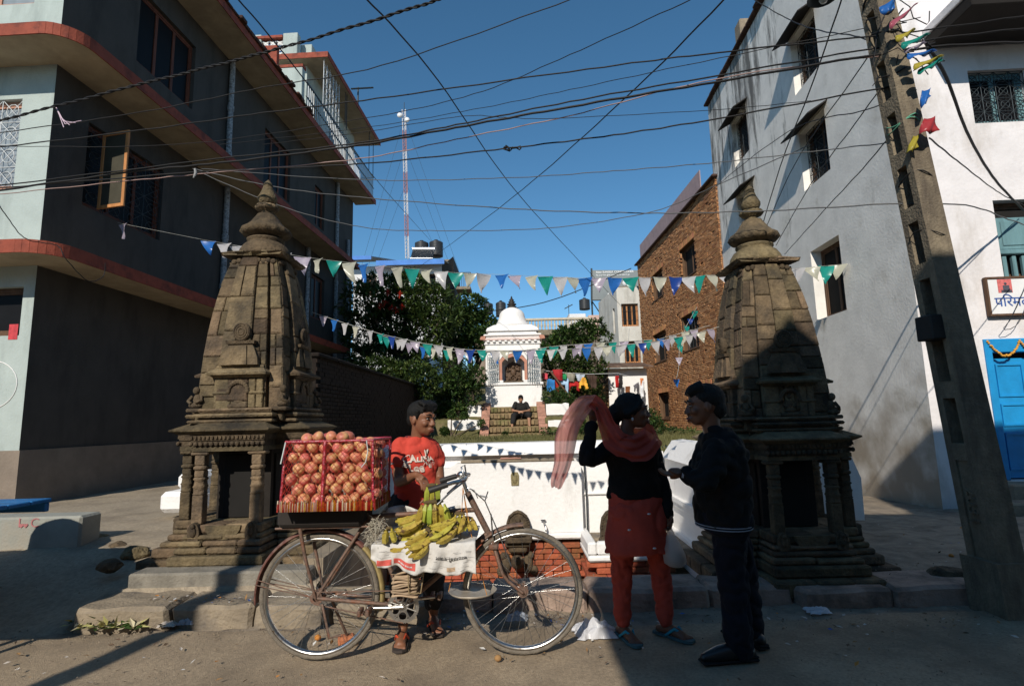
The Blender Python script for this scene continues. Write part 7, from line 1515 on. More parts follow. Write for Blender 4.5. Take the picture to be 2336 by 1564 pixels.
for f_, k in ((F1, -1), (F2, 1)): limb(sk, [whip + rg2 * 0.07 * k, Vector((f_.x, f_.y, 0.42)).lerp(whip, 0.12), Vector((f_.x, f_.y, 0.08))], [0.08, 0.05, 0.03])
foot(sk, F1, (0.35, -1, 0), 0.88); foot(sk, F2, (0.75, -0.8, 0), 0.88)
fuse(part('body', sk, mat('dark_brown_skin', (0.15, 0.065, 0.036), 0.5, 0.12, 12, spec=0.4), wom), 0.0068, 4); face_parts(wom, wc, WF, 0.98)
q = MB()
def WP(x, y, z): return wc + WF @ Vector((x, y, z)) * 0.98
q.ball(WP(-0.022, 0, 0.03), (0.10, 0.083, 0.095), 16, 12, WF); q.ball(WP(-0.11, 0, -0.01), (0.055, 0.05, 0.065), 12, 10, WF); q.tube([WP(-0.115, 0, 0.0), WP(-0.135, 0, -0.07), WP(-0.12, 0, -0.13), WP(-0.09, 0, -0.17)], [0.05, 0.046, 0.035, 0.012], 10)
for k in (-1, 1): q.tube([WP(0.03, k * 0.03, 0.108), WP(0.06, k * 0.055, 0.06), WP(0.02, k * 0.078, 0.01), WP(-0.05, k * 0.075, -0.02)], [0.02, 0.016, 0.018, 0.03], 8)
fuse(part('hair', q, M_HAIR, wom), 0.008, 2, 0.008, 0.02)
q = MB()
for k in (-1, 1): q.ball(WP(-0.002, k * 0.082, -0.05), (0.007, 0.004, 0.011), 8, 6)
part('earring', q, MATS['silver'], wom)
M_BLACK = mat('black_knit', (0.006, 0.006, 0.0065), 0.95, 0.2, 20)
q = MB(); loft(q, [(w_(1450, 1135) , rg2 * 0.165, fw2 * 0.12), (w_(1448, 1100), rg2 * 0.15, fw2 * 0.12), (w_(1446, 1075), rg2 * 0.142, fw2 * 0.11), (wch, rg2 * 0.148, fw2 * 0.125), (wsh + Zv * 0.01, rg2 * 0.15, fw2 * 0.09), (wsh + Zv * 0.05, rg2 * 0.09, fw2 * 0.06)])
limb(q, [S1_ + rg2 * 0.02, E1, W1 - (W1 - E1) * 0.05], [0.06, 0.05, 0.035]); limb(q, [S2_ - rg2 * 0.02, E2, W2 + (W2 - E2) * 0.05], [0.058, 0.046, 0.04]); fuse(part('jumper', q, M_BLACK, wom), 0.009, 5, 0.018)
M_TUNIC = mat('red_cotton_tunic', (0.42, 0.062, 0.04), 0.85, 0.1, 10, 0.15, 60)
q = MB(); loft(q, [(w_(1450, 1258), rg2 * 0.178, fw2 * 0.135), (w_(1450, 1200), rg2 * 0.17, fw2 * 0.13), (w_(1450, 1150), rg2 * 0.17, fw2 * 0.12), (w_(1450, 1120), rg2 * 0.16, fw2 * 0.11)]); fuse(part('tunic', q, M_TUNIC, wom), 0.009, 4, 0.024, 0.18)
q = MB()
for (px, py) in ((1468, 1163), (1480, 1238), (1425, 1198)):
    p = w_(px, py) - Vector((0, 0.14, 0)); q.ball(p, (0.012, 0.006, 0.006), 6, 5)
part('sequin', q, MATS['silver'], wom)['kind'] = 'stuff'
q = MB()
for f_, k in ((F1, -1), (F2, 1)): limb(q, [whip + rg2 * 0.07 * k, Vector((f_.x, f_.y, 0.42)).lerp(whip, 0.12), Vector((f_.x, f_.y, 0.10))], [0.105, 0.072, 0.05])
fuse(part('trousers', q, M_TUNIC, wom), 0.01, 4, 0.02, 0.08)
for f_, d_ in ((F1, (0.35, -1, 0)), (F2, (0.75, -0.8, 0))): sandal('sandal', wom, f_, d_, mat('teal_sole', (0.06, 0.12, 0.13), 0.8), mat('teal_strap', (0.02, 0.25, 0.33), 0.5), s=0.92)
# scarf: one long sheet from the flung end over the hand, across the chest and over the far shoulder
M_SCARF = thin('pink_chiffon', (0.60, 0.27, 0.24), 0.7, 0.5, 0.15, 6, alpha=0.88)
n_ = M_SCARF.node_tree.nodes; l_ = M_SCARF.node_tree.links
path = [w_(1268, 1112, -0.10), w_(1283, 1060, -0.12), w_(1290, 1000, -0.13), w_(1312, 945, -0.14), w_(1345, 916, -0.15), w_(1368, 930, -0.17), w_(1388, 975, -0.20), w_(1412, 1012, -0.22), w_(1450, 1022, -0.22), w_(1485, 1003, -0.16), w_(1486, 988, -0.02), w_(1450, 985, 0.10), w_(1405, 992, 0.06), w_(1398, 1000, -0.06), w_(1425, 1005, -0.18)]
wid = [0.03, 0.052, 0.064, 0.066, 0.05, 0.04, 0.055, 0.075, 0.085, 0.07, 0.06, 0.06, 0.06, 0.05, 0.04]
def scarf(u, v):
    t = u * (len(path) - 1); i = min(int(t), len(path) - 2); f = t - i; p0, p1, p2, p3 = path[max(i - 1, 0)], path[i], path[i + 1], path[min(i + 2, len(path) - 1)]
    c = 0.5 * ((2 * p1) + (p2 - p0) * f + (2 * p0 - 5 * p1 + 4 * p2 - p3) * f * f + (3 * p1 - p0 - 3 * p2 + p3) * f ** 3)
    tg = (p2 - p1).normalized(); side = tg.cross(Vector((0, -1, 0.15))).normalized(); wv = wid[i] + (wid[i + 1] - wid[i]) * f; k = (v - 0.5) * 2
    nn_ = mnoise.noise(Vector((u * 16, v * 5, 2.0))); return c + side * (k * wv + 0.018 * mnoise.noise(Vector((u * 12, v * 2, 7.0)))) + Vector((0.008 * nn_, 0.03 * nn_, 0.01 * nn_)) + Vector((0, -0.009 * math.sin(v * 11 + u * 9) - 0.004 * math.cos(v * 23 + u * 14), 0))
q = MB(); q.grid(scarf, 120, 26); q.m = [0 if (i % 120) < 36 else 1 for i in range(len(q.f))]; o = part('scarf', q, [M_SCARF, thin('coral_chiffon', (0.48, 0.085, 0.06), 0.7, 0.4, 0.15, 8, alpha=0.94)], wom, fixn=False); o['label'] = 'sheer pink and coral scarf'
# bag in her hand
bg2 = empty('plastic_bag', w_(1530, 1240, -0.06), 'white translucent carrier bag hanging from the woman\'s hand', 'bag')
bt_ = W2 + Vector((0.0, -0.02, -0.09)); q = MB()
prof = [(0.012, 0.0), (0.025, -0.05), (0.05, -0.11), (0.066, -0.17), (0.066, -0.215), (0.04, -0.235), (0.005, -0.24)]
q.grid(lambda u, v: (lambda r_, z: bt_ + Vector((0.03 * (-z / 0.24) + r_ * math.cos(2 * PI * u) * (1 + 0.12 * math.sin(6 * PI * u)), r_ * 0.7 * math.sin(2 * PI * u), z)))(*(lambda t: (prof[int(t)][0] + (prof[min(int(t) + 1, 6)][0] - prof[int(t)][0]) * (t - int(t)), prof[int(t)][1] + (prof[min(int(t) + 1, 6)][1] - prof[int(t)][1]) * (t - int(t))))(v * 5.999)), 36, 18)
part('bag_film', q, thin('milky_film', (0.6, 0.62, 0.63), 0.3, 0.5, 0.05, 10, alpha=0.6), bg2, fixn=False)
q = MB(); q.ball(bt_ + Vector((0.03, 0, -0.19)), (0.05, 0.035, 0.04), 10, 8); part('contents', q, M_DIRT, bg2)

# ------------------------------------------------------------------ man in dark jacket
MY = 3.32
man = empty('person', (1.2, MY, 0), 'man in a dark jacket and jeans holding out his hand, back to the shrine', 'person')
def m_(px, py, dy=0.0): return PY(px, py, MY + dy)
fm_ = Vector((-0.96, -0.12, 0)).normalized(); rm = Vector((-0.15, 0.98, 0)).normalized()
mhip = m_(1650, 1185); mch = m_(1640, 1060); msh = m_(1640, 1008); mc = m_(1606, 925); MF = frame3((-0.99, 0.12, -0.08))
sk = MB(); head(sk, mc, MF, 1.05); limb(sk, [mc - MF.col[0] * 0.03 - Zv * 0.05, m_(1625, 985), msh + Zv * 0.02], [0.055, 0.052, 0.06])
SA, EA, WA = m_(1640, 1030, -0.17), m_(1612, 1100, -0.22), m_(1560, 1077, -0.12)
limb(sk, [EA, WA], [0.036, 0.023]); hand(sk, WA, (-1, 0.05, -0.08), (0.1, -0.25, 0.9), (-0.2, -0.9, 0.3), 0.35, 0.95, 0.3)
loft(sk, [(mhip, fm_ * 0.1, rm * 0.13), (mch, fm_ * 0.1, rm * 0.13), (msh, fm_ * 0.08, rm * 0.13)]); fuse(part('body', sk, mat('dark_brown_skin', (0.15, 0.065, 0.036)), man), 0.0068, 4); face_parts(man, mc, MF, 1.05)
q = MB()
def MP(x, y, z): return mc + MF @ Vector((x, y, z)) * 1.05
q.ball(MP(-0.025, 0, 0.04), (0.105, 0.084, 0.092), 16, 12, MF); q.ball(MP(-0.065, 0, -0.02), (0.06, 0.07, 0.07), 12, 10, MF); q.tube([MP(0.0, -0.03, 0.10), MP(0.06, -0.03, 0.095), MP(0.088, -0.03, 0.07)], [0.05, 0.03, 0.014], 10); q.tube([MP(0.0, 0.03, 0.10), MP(0.06, 0.03, 0.095), MP(0.088, 0.03, 0.07)], [0.05, 0.03, 0.014], 10)
fuse(part('hair', q, M_HAIR, man), 0.008, 2, 0.008, 0.02)
M_JACK = mat('black_jacket', (0.0035, 0.0034, 0.0036), 0.85, 0.2, 15)
q = MB(); loft(q, [(m_(1650, 1198), fm_ * 0.14, rm * 0.18), (m_(1648, 1150), fm_ * 0.145, rm * 0.19), (mch, fm_ * 0.14, rm * 0.2), (m_(1645, 1025), fm_ * 0.12, rm * 0.19), (msh + Zv * 0.03, fm_ * 0.1, rm * 0.14), (msh + Zv * 0.085, fm_ * 0.075, rm * 0.08)])
limb(q, [SA + rm * 0.02, EA, WA.lerp(EA, 0.22)], [0.078, 0.066, 0.048]); SB2 = m_(1655, 1030, 0.17); limb(q, [SB2, m_(1680, 1110, 0.2), m_(1660, 1170, 0.18)], [0.075, 0.062, 0.05]); fuse(part('jacket', q, M_JACK, man), 0.01, 5, 0.028, 0.12)
q = MB(); q.mi = 0
for k, t in enumerate((0.13, 0.18)): c_ = WA.lerp(EA, t); a_ = (EA - WA).normalized(); q.tube([c_ - a_ * 0.003, c_ + a_ * 0.003], 0.046, 16, cap=False)
part('cuff_stripe', q, mat('pale_stripe', (0.3, 0.32, 0.36), 0.9), man, fixn=False)
q = MB(); c_ = m_(1650, 1196)
for dz in (0.0, 0.014): q.tube([c_ + Zv * (dz - 0.004) + fm_ * 0.146 * math.cos(t) + rm * 0.186 * math.sin(t) for t in [2 * PI * k / 30 for k in range(31)]], 0.003, 6, cap=False)
part('hem_stripe', q, MATS['pale_stripe'], man)
M_JEAN = mat('dark_jeans', (0.005, 0.0065, 0.013), 0.9, 0.2, 20, 0.2, 90)
G1, G2 = PZ(1690, 1506, 0.0), PZ(1718, 1470, 0.0)
q = MB(); limb(q, [mhip - rm * 0.07, Vector((G1.x - 0.01, G1.y, 0.48)).lerp(mhip, 0.15), Vector((G1.x, G1.y, 0.07))], [0.11, 0.088, 0.075]); limb(q, [mhip + rm * 0.07 - fm_ * 0.03, Vector((G2.x - 0.03, G2.y, 0.48)).lerp(mhip, 0.15), Vector((G2.x, G2.y, 0.09))], [0.11, 0.086, 0.072]); loft(q, [(mhip - Zv * 0.05, fm_ * 0.14, rm * 0.17), (mhip + Zv * 0.05, fm_ * 0.14, rm * 0.17)]); fuse(part('jeans', q, M_JEAN, man), 0.011, 5, 0.022, 0.1)
for g_, d_, ln in ((G1, Vector((-1, -0.12, 0)), 1.0), (G2, Vector((-0.35, 0.9, 0)), 0.95)):
    d_ = d_.normalized(); q = MB(); q.tube([Vector((g_.x, g_.y, 0.045)) - d_ * 0.05, Vector((g_.x, g_.y, 0.055)) + d_ * 0.04, Vector((g_.x, g_.y, 0.042)) + d_ * 0.13, Vector((g_.x, g_.y, 0.03)) + d_ * 0.21], [0.04, 0.048, 0.044, 0.026], 12); q.ball(Vector((g_.x, g_.y, 0.045)) - d_ * 0.05, 0.04, 10, 8); q.ball(Vector((g_.x, g_.y, 0.03)) + d_ * 0.21, 0.026, 10, 8)
    s = part('shoe', q, mat('black_leather', (0.012, 0.011, 0.011), 0.35, spec=0.5), man); q = MB(); q.T = frame_m((g_.x, g_.y, 0), d_, Vector((-d_.y, d_.x, 0))); q.cbox((-0.095, -0.042, 0.001), (0.235, 0.042, 0.018), 0.012); q.cbox((-0.095, -0.036, 0.0185), (-0.02, 0.036, 0.03), 0.006); part('sole', q, M_DARK, s)

# ------------------------------------------------------------------ man seated on the steps
SY = 17.15
sit = empty('person', (0.25, SY, 1.4), 'man in black sitting on the brick steps with clasped hands', 'person')
def s_(px, py, dy=0.0): return PY(px, py, SY + dy)
sc_ = s_(1188, 910, 0.05); SF = frame3((0.05, -0.97, -0.2)); sk = MB(); head(sk, sc_, SF, 1.0)
sseat = s_(1188, 945, 0.12); schest = s_(1188, 930, 0.05); limb(sk, [sc_ - Zv * 0.06, schest + Zv * 0.07], [0.05, 0.055])
K1, K2, A1, A2 = s_(1172, 948, -0.32), s_(1206, 946, -0.32), s_(1168, 972, -0.40), s_(1208, 973, -0.40)
for k_, a_, h_ in ((K1, A1, -1), (K2, A2, 1)): limb(sk, [sseat + Vector((0.1 * h_, -0.05, 0)), k_], [0.085, 0.06]); limb(sk, [k_, a_], [0.058, 0.034]); sk.tube([a_ + Vector((0, 0.03, -0.03)), a_ + Vector((0.02 * h_, -0.08, -0.05)), a_ + Vector((0.04 * h_, -0.16, -0.065))], [0.04, 0.038, 0.028], 10); sk.ball(a_ + Vector((0.04 * h_, -0.16, -0.065)), 0.028, 8, 6)
for h_, ex in ((-1, 1169), (1, 1208)):
    s0, e0, w0 = s_(1188 + 12 * h_, 920, 0.03), s_(ex, 936, -0.12), s_(1188 + 3 * h_, 938, -0.34); limb(sk, [s0, e0], [0.045, 0.038]); limb(sk, [e0, w0], [0.036, 0.025]); hand(sk, w0, (-h_ * 0.8, -0.3, -0.2), (0, 0.6, -0.5), (0, -0.3, 1), 0.7, 0.95)
loft(sk, [(sseat, Vector((0.15, 0, 0)), Vector((0, 0.1, 0))), (schest, Vector((0.15, 0, 0)), Vector((0, 0.09, 0)))]); fuse(part('body', sk, M_SKIN2, sit), 0.009, 3)
face_parts(sit, sc_, SF, 1.0)
q = MB(); q.ball(sc_ + SF @ Vector((-0.02, 0, 0.045)), (0.103, 0.084, 0.09), 14, 10, SF); q.ball(sc_ + SF @ Vector((-0.06, 0, -0.01)), (0.06, 0.074, 0.07), 14, 10, SF); q.tube([sc_ + SF @ Vector((0.06, -0.06, 0.07)), sc_ + SF @ Vector((0.09, 0, 0.075)), sc_ + SF @ Vector((0.06, 0.06, 0.07))], 0.025, 8); fuse(part('hair', q, M_HAIR, sit), 0.01, 2)
q = MB(); loft(q, [(sseat - Zv * 0.03, Vector((0.19, 0, 0)), Vector((0, 0.13, 0))), (schest - Zv * 0.03, Vector((0.19, 0, 0)), Vector((0, 0.125, 0))), (schest + Zv * 0.11, Vector((0.17, 0, 0)), Vector((0, 0.1, 0))), (schest + Zv * 0.16, Vector((0.08, 0, 0)), Vector((0, 0.07, 0)))])
for h_, ex in ((-1, 1169), (1, 1208)): s0, e0 = s_(1188 + 12 * h_, 921, 0.03), s_(ex, 936, -0.12); limb(q, [s0, s0.lerp(e0, 0.85)], [0.075, 0.06])
fuse(part('shirt', q, mat('black_shirt', (0.014, 0.013, 0.012), 0.85), sit), 0.011, 4, 0.02)
q = MB()
for h_, ex in ((-1, 1169), (1, 1208)): s0, e0 = s_(1188 + 12 * h_, 921, 0.03), s_(ex, 936, -0.12); c_ = s0.lerp(e0, 0.9); q.tube([c_, c_ + (e0 - s0).normalized() * 0.02], 0.058, 12, cap=False)
part('sleeve_trim', q, M_SKIN2, sit, fixn=False)
q = MB()
for k_, a_, h_ in ((K1, A1, -1), (K2, A2, 1)): limb(q, [sseat + Vector((0.1 * h_, 0, -0.02)), k_ + Vector((0, -0.01, 0.01))], [0.12, 0.09]); limb(q, [k_, k_.lerp(a_, 0.62 if h_ < 0 else 0.12)], [0.09, 0.075])
fuse(part('trousers', q, mat('black_trousers', (0.018, 0.017, 0.018)), sit), 0.012, 4)
for a_, h_ in ((A1, -1), (A2, 1)):
    q = MB(); d_ = Vector((0.25 * h_, -1, 0)).normalized(); q.T = frame_m(a_ + Vector((0.0, 0.02, -0.095)), d_, Vector((-d_.y, d_.x, 0))); q.cbox((-0.06, -0.045, -0.01), (0.22, 0.045, 0.008), 0.01); part('sandal', q, M_DARK, sit)
# ================================================================== UTILITY POLE, WIRES, BUNTING
pole = empty('utility_pole', (3.21, 3.95, 0), 'leaning ladder-type concrete utility pole hung with cables and flags', 'utility pole')
def lean(x, y, z): k = 1 - 0.055 * z; return Vector((3.31 - 0.068 * z + x * k * 0.8, 3.95 + 0.01 * z + y * k * 0.8, z))
M_POLE = mat('pole_concrete', (0.22, 0.18, 0.125), 0.95, 0.25, 14, 0.6, 60, col2=(0.1, 0.08, 0.06), c2scale=2.2, c2amt=(0.46, 0.7), streak=(3, 3, 0.6))
def lbox(mb, a, c):
    (x0, y0, z0), (x1, y1, z1) = a, c; mb.hexa([lean(x0, y0, z0), lean(x1, y0, z0), lean(x1, y1, z0), lean(x0, y1, z0), lean(x0, y0, z1), lean(x1, y0, z1), lean(x1, y1, z1), lean(x0, y1, z1)])
q = MB(); lbox(q, (-0.12, -0.17, -0.1), (0.12, -0.08, 6.4)); part('flange', q, M_POLE, pole)
q = MB(); lbox(q, (-0.12, 0.07, -0.1), (0.12, 0.15, 6.4)); part('flange', q, M_POLE, pole)
q = MB(); lbox(q, (0.02, -0.08, 1.0), (0.12, 0.07, 6.4)); part('web', q, M_POLE, pole)
q = MB(); lbox(q, (-0.10, -0.08, -0.1), (0.12, 0.07, 1.0)); part('web', q, M_POLE, pole)
for i in range(13): q = MB(); lbox(q, (-0.12, -0.08, 1.0 + i * 0.44), (0.02, 0.07, 1.0 + i * 0.44 + 0.12)); part('rung', q, M_POLE, pole)
q = MB(); lbox(q, (-0.16, -0.2, -0.1), (0.16, 0.19, 0.34)); part('footing', q, M_POLE, pole)
text('cast_number', '2031', 0.13, M_POLE, pole, frame_m(lean(-0.102, 0.03, 0.82), (0, 0, -1), (0, -1, 0)), extrude=0.006)
q = MB(); c = lean(-0.16, -0.02, 1.95); q.cbox(c - Vector((0.06, 0.08, 0.09)), c + Vector((0.06, 0.08, 0.09)), 0.008); part('junction_box', q, mat('dark_box', (0.03, 0.028, 0.026), 0.7), pole)
for i, (z, r_) in enumerate(((4.9, 0.012), (4.6, 0.014), (4.3, 0.012), (3.95, 0.01), (3.55, 0.008), (3.52, 0.008), (3.1, 0.009), (2.65, 0.006), (4.75, 0.01), (4.45, 0.01))):
    q = MB(); q.tube([lean(0.14 * math.cos(t) * 1.05, -0.01 + 0.18 * math.sin(t), z + 0.03 * math.sin(t * 2 + i)) for t in [2 * PI * k / 18 for k in range(19)]], r_ * 0.6, 6, cap=False); part('cable_lashing', q, mat('black_cable', (0.015, 0.014, 0.014), 0.6) if i not in (4, 5) else mat('green_twine', (0.1, 0.3, 0.2), 0.7), pole)
q = MB()
for k in range(10):
    a = lean(rr(-0.1, 0.12), -0.2, rr(3.9, 5.2)); pts = [a]; 
    for j in range(5): pts.append(pts[-1] + Vector((rr(-0.08, 0.16), rr(-0.04, 0.04), rr(-0.16, 0.1))))
    q.tube(pts, 0.004, 5)
part('cable_tangle', q, MATS['black_cable'], pole)['kind'] = 'stuff'
M_CABLE = MATS['black_cable']; M_PCABLE = mat('faded_pink_cable', (0.35, 0.24, 0.22), 0.7); M_GCABLE = mat('grey_cable', (0.1, 0.1, 0.1), 0.6)
def wire(label, pts, r, m=M_CABLE, name='overhead_wire', twist=False):
    """pts: (photo x, photo y, distance)"""
    P = [PY(u, v, Y) for u, v, Y in pts]; P2 = []
    for i in range(len(P) - 1):
        p0, p1, p2, p3 = P[max(i - 1, 0)], P[i], P[i + 1], P[min(i + 2, len(P) - 1)]
        for k in range(10):
            f = k / 10; P2.append(0.5 * ((2 * p1) + (p2 - p0) * f + (2 * p0 - 5 * p1 + 4 * p2 - p3) * f * f + (3 * p1 - p0 - 3 * p2 + p3) * f ** 3) + Vector((0, 0, 0.004 * math.sin(i * 7 + k * 1.7))))
    P2.append(P[-1]); q = MB()
    if twist:
        ex = []
        for i in range(len(P2) - 1): ex += [P2[i].lerp(P2[i + 1], k / 6) for k in range(6)]
        for ph in (0, PI): q.tube([p + Vector((0, r * math.cos(i * 0.9 + ph), r * math.sin(i * 0.9 + ph))) for i, p in enumerate(ex)], r * 0.95, 6)
    else: q.tube(P2, r, 6)
    return tag(q.build(name, m), label, 'wire', 'wires strung over the street')
wire('thick twisted cable climbing from the left edge to the top of the picture', [(-40, 285, 4.6), (330, 190, 4.3), (640, 110, 4.0), (1000, 0, 3.5), (1100, -40, 3.3)], 0.0068, twist=True)
wire('thin wire just below the thick twisted cable', [(-40, 308, 4.8), (300, 260, 4.6), (600, 200, 4.5), (870, 150, 4.3), (1300, 0, 3.9), (1380, -30, 3.8)], 0.0045)
wire('wire passing from the left house over the radio mast to the pole top', [(-40, 340, 5.2), (300, 300, 5.0), (600, 258, 4.8), (860, 225, 4.6), (1340, 158, 4.2), (1640, 120, 4.0), (2085, 72, 3.95), (2380, 30, 3.9)], 0.0065)
wire('thin wire rising from the balcony to the top right of the sky', [(-40, 333, 6), (400, 330, 6), (820, 272, 5.5), (1080, 215, 5), (1300, 125, 4.4), (1575, 0, 3.6)], 0.004)
wire('fine wire crossing the sky above the heavy twin cable', [(500, 330, 7), (820, 293, 6.4), (1080, 250, 5.8), (1300, 205, 5.2), (1640, 133, 4.4), (2100, 40, 4)], 0.0038)
wire('slack fine wire level across the middle of the sky', [(600, 330, 9), (820, 303, 8.5), (1050, 266, 8), (1150, 268, 8), (1270, 270, 8), (1640, 250, 8), (1850, 230, 8.2)], 0.0055)
wire('lower of the heavy twin cables crossing the whole sky', [(-40, 440, 5.0), (300, 392, 4.9), (500, 372, 4.8), (820, 331, 4.6), (1040, 291, 4.4), (1300, 244, 4.2), (1640, 186, 4.05), (2090, 112, 3.95), (2380, 95, 3.9)], 0.0105)
wire('upper of the heavy twin cables crossing the whole sky', [(-40, 428, 5.0), (500, 362, 4.8), (820, 326, 4.6), (1040, 285, 4.4), (1300, 232, 4.2), (1640, 172, 4.05), (2085, 96, 3.95), (2380, 60, 3.9)], 0.007)
wire('faded pink cable under the heavy twin cables', [(-40, 447, 5.1), (300, 412, 5), (500, 393, 4.9), (820, 362, 4.7), (1040, 318, 4.5), (1300, 264, 4.3), (1640, 179, 4.1), (2085, 118, 3.97)], 0.005, M_PCABLE)
wire('knotted dark cable below the pink one', [(-40, 432, 5.4), (460, 392, 5.2), (820, 374, 5), (1160, 338, 4.6), (1400, 308, 4.4), (1640, 270, 4.2), (2080, 188, 4.0)], 0.007)
wire('thin wire running level at the height of the balcony floor', [(460, 385, 7), (820, 410, 6.4), (1150, 406, 6), (1400, 390, 5.6), (1640, 370, 5.2), (1900, 340, 4.8), (2085, 320, 4.0)], 0.005, M_GCABLE)
wire('sagging wire below the balcony running to the pole', [(440, 385, 6.5), (620, 425, 6.3), (820, 450, 6), (1200, 478, 5.4), (1500, 486, 5), (1760, 480, 4.6), (2150, 464, 4.0), (2300, 500, 5), (2380, 530, 7)], 0.0055, M_GCABLE)
wire('lowest sagging wire above the bunting', [(460, 395, 8), (640, 470, 8), (820, 517, 8), (980, 526, 8), (1250, 520, 8), (1490, 482, 7.6), (1640, 420, 7), (1850, 330, 6)], 0.006, M_GCABLE)
wire('steep wire crossing the sky from upper left to the concrete house', [(800, -40, 3.6), (1000, 185, 5.5), (1180, 440, 10), (1335, 610, 17), (1430, 712, 26)], 0.007)
wire('steep wire crossing the sky from upper right to the flowering tree', [(1690, -40, 3.6), (1420, 230, 5.6), (1170, 450, 10), (1010, 570, 18), (830, 700, 30)], 0.007)
wire('steep wire from the top left past the balcony to the roof tanks', [(510, -40, 4.6), (700, 190, 7), (860, 412, 14), (985, 552, 32)], 0.008)
wire('wire slanting up from the white dome to the brick house', [(1060, 715, 22), (1240, 690, 21), (1440, 612, 20)], 0.018)
wire('looped wire hanging down the left house front to the lower slab', [(-20, 440, 6.6), (20, 500, 6.9), (60, 545, 7.0), (130, 560, 7.2), (150, 590, 7.25), (200, 640, 7.6), (235, 630, 7.9), (240, 600, 7.9)], 0.006)
wire('pair-left drop wire from the pole to the blue-grey flank', [(2072, 110, 3.95), (1960, 270, 5.5), (1850, 420, 7.6), (1770, 560, 10.8)], 0.006)
wire('pair-right drop wire from the pole to the blue-grey flank', [(2085, 235, 3.95), (1990, 360, 5.2), (1880, 480, 7.4), (1790, 580, 10.6)], 0.006)
wire('drop wire curving from the pole across the flank windows', [(2090, 205, 3.95), (1980, 250, 4.6), (1800, 300, 6), (1640, 420, 9), (1600, 460, 12)], 0.005)
wire('thick black cable swinging from the pole to the teal shutters', [(2110, 95, 3.95), (2160, 180, 4.4), (2210, 310, 5.4), (2270, 410, 6.6), (2336, 480, 7.8)], 0.014)
wire('double thin wire from the pole to the shop sign', [(2120, 315, 3.95), (2200, 380, 5.2), (2280, 440, 6.8), (2340, 470, 7.8)], 0.006)
wire('wire loop hanging in front of the shop sign', [(2345, 640, 7.8), (2310, 720, 7.8), (2290, 750, 7.8), (2320, 740, 7.8), (2350, 680, 7.8)], 0.005)
wire('thin wire running along the flank from the lamp to the pole', [(1720, 0, 7), (1800, 45, 6.4), (1870, 70, 5.5), (1960, 85, 4.6), (2070, 130, 3.98)], 0.006)
wire('taut wire dropping steeply from the top across the flank', [(1930, -30, 4.2), (1850, 200, 5.6), (1780, 380, 7.4), (1720, 580, 9.9)], 0.007)
wire('second taut wire dropping across the flank behind the spire', [(2060, 20, 4.0), (1960, 160, 5.2), (1800, 400, 8), (1700, 640, 11)], 0.006)
q = MB(); p = PY(1165, 338, 4.6)
for k in range(10): a = p + Vector((rr(-0.07, 0.07), 0, rr(-0.01, 0.01))); q.tube([a, a + Vector((rr(-0.03, 0.03), rr(-0.02, 0.02), rr(-0.03, 0.03))), a + Vector((rr(-0.05, 0.05), 0, rr(-0.01, 0.01)))], 0.007, 5)
tag(q.build('cable_knot', M_CABLE), 'knot of cable ends on the dark cable in mid sky', 'cable knot')
q = MB(); p = PY(127, 243, 4.5)
for k in range(4): q.tube([p, p + Vector((0.04 + 0.02 * k, 0, -0.08 - 0.03 * k)), p + Vector((0.09 + 0.05 * k, 0, -0.2 + 0.02 * k))], 0.004, 5)
tag(q.build('plastic_streamer', mat('lilac_plastic', (0.55, 0.42, 0.5), 0.5)), 'torn lilac streamer knotted on the thick twisted cable', 'streamer')
q = MB(); p = PY(445, 385, 4.85); q.tube([p, p + Vector((0.01, 0, -0.04)), p + Vector((-0.01, 0, -0.09))], [0.012, 0.016, 0.006], 6); tag(q.build('cloth_knot', mat('grey_rag', (0.3, 0.3, 0.3), 0.9)), 'grey rag tied round the cables before the left house', 'rag')
# street lamp hood at the top edge
lp = empty('street_lamp', PY(1880, -20, 5.2), 'street lamp hood with a bare bulb at the top edge', 'street lamp')
lc = PY(1878, -6, 5.2); q = MB(); q.lathe([(0.05, 0.10), (0.13, 0.04), (0.155, 0.0), (0.15, -0.005), (0.12, 0.03), (0.04, 0.08)], lc, 18); part('hood', q, M_IRON, lp); q = MB(); q.lathe([(0.015, 0.05), (0.04, 0.0), (0.045, -0.03), (0.03, -0.06), (0.0, -0.07)], lc, 14); part('bulb', q, mat('bulb_glass', (0.4, 0.38, 0.34), 0.15, spec=0.6), lp); q = MB(); q.tube([lc + Vector((0, 0, 0.09)), lc + Vector((0.3, -0.4, 0.4)), lean(0, -0.1, 5.6)], 0.015, 6); part('arm', q, M_IRON, lp)

# ------------------------------------------------------------------ bunting
FL = {'b': thin('flag_blue', (0.03, 0.16, 0.5), 0.25, 0.35, 0.08, 10), 'w': thin('flag_white', (0.62, 0.6, 0.6), 0.25, 0.45, 0.05, 10), 'c': thin('flag_cream', (0.6, 0.58, 0.46), 0.25, 0.45, 0.05, 10), 't': thin('flag_teal', (0.02, 0.32, 0.26), 0.25, 0.4, 0.08, 10), 'l': thin('flag_lilac', (0.5, 0.43, 0.52), 0.25, 0.45, 0.05, 10), 'n': thin('flag_navy', (0.02, 0.06, 0.28), 0.25, 0.35, 0.08, 10), 'p': thin('flag_pink', (0.45, 0.12, 0.17), 0.3, 0.4, 0.08, 10), 'y': thin('flag_yellow', (0.5, 0.42, 0.06), 0.3, 0.4, 0.08, 10), 'r': thin('flag_red', (0.5, 0.06, 0.07), 0.3, 0.4, 0.08, 10)}
rf = random.Random(31)
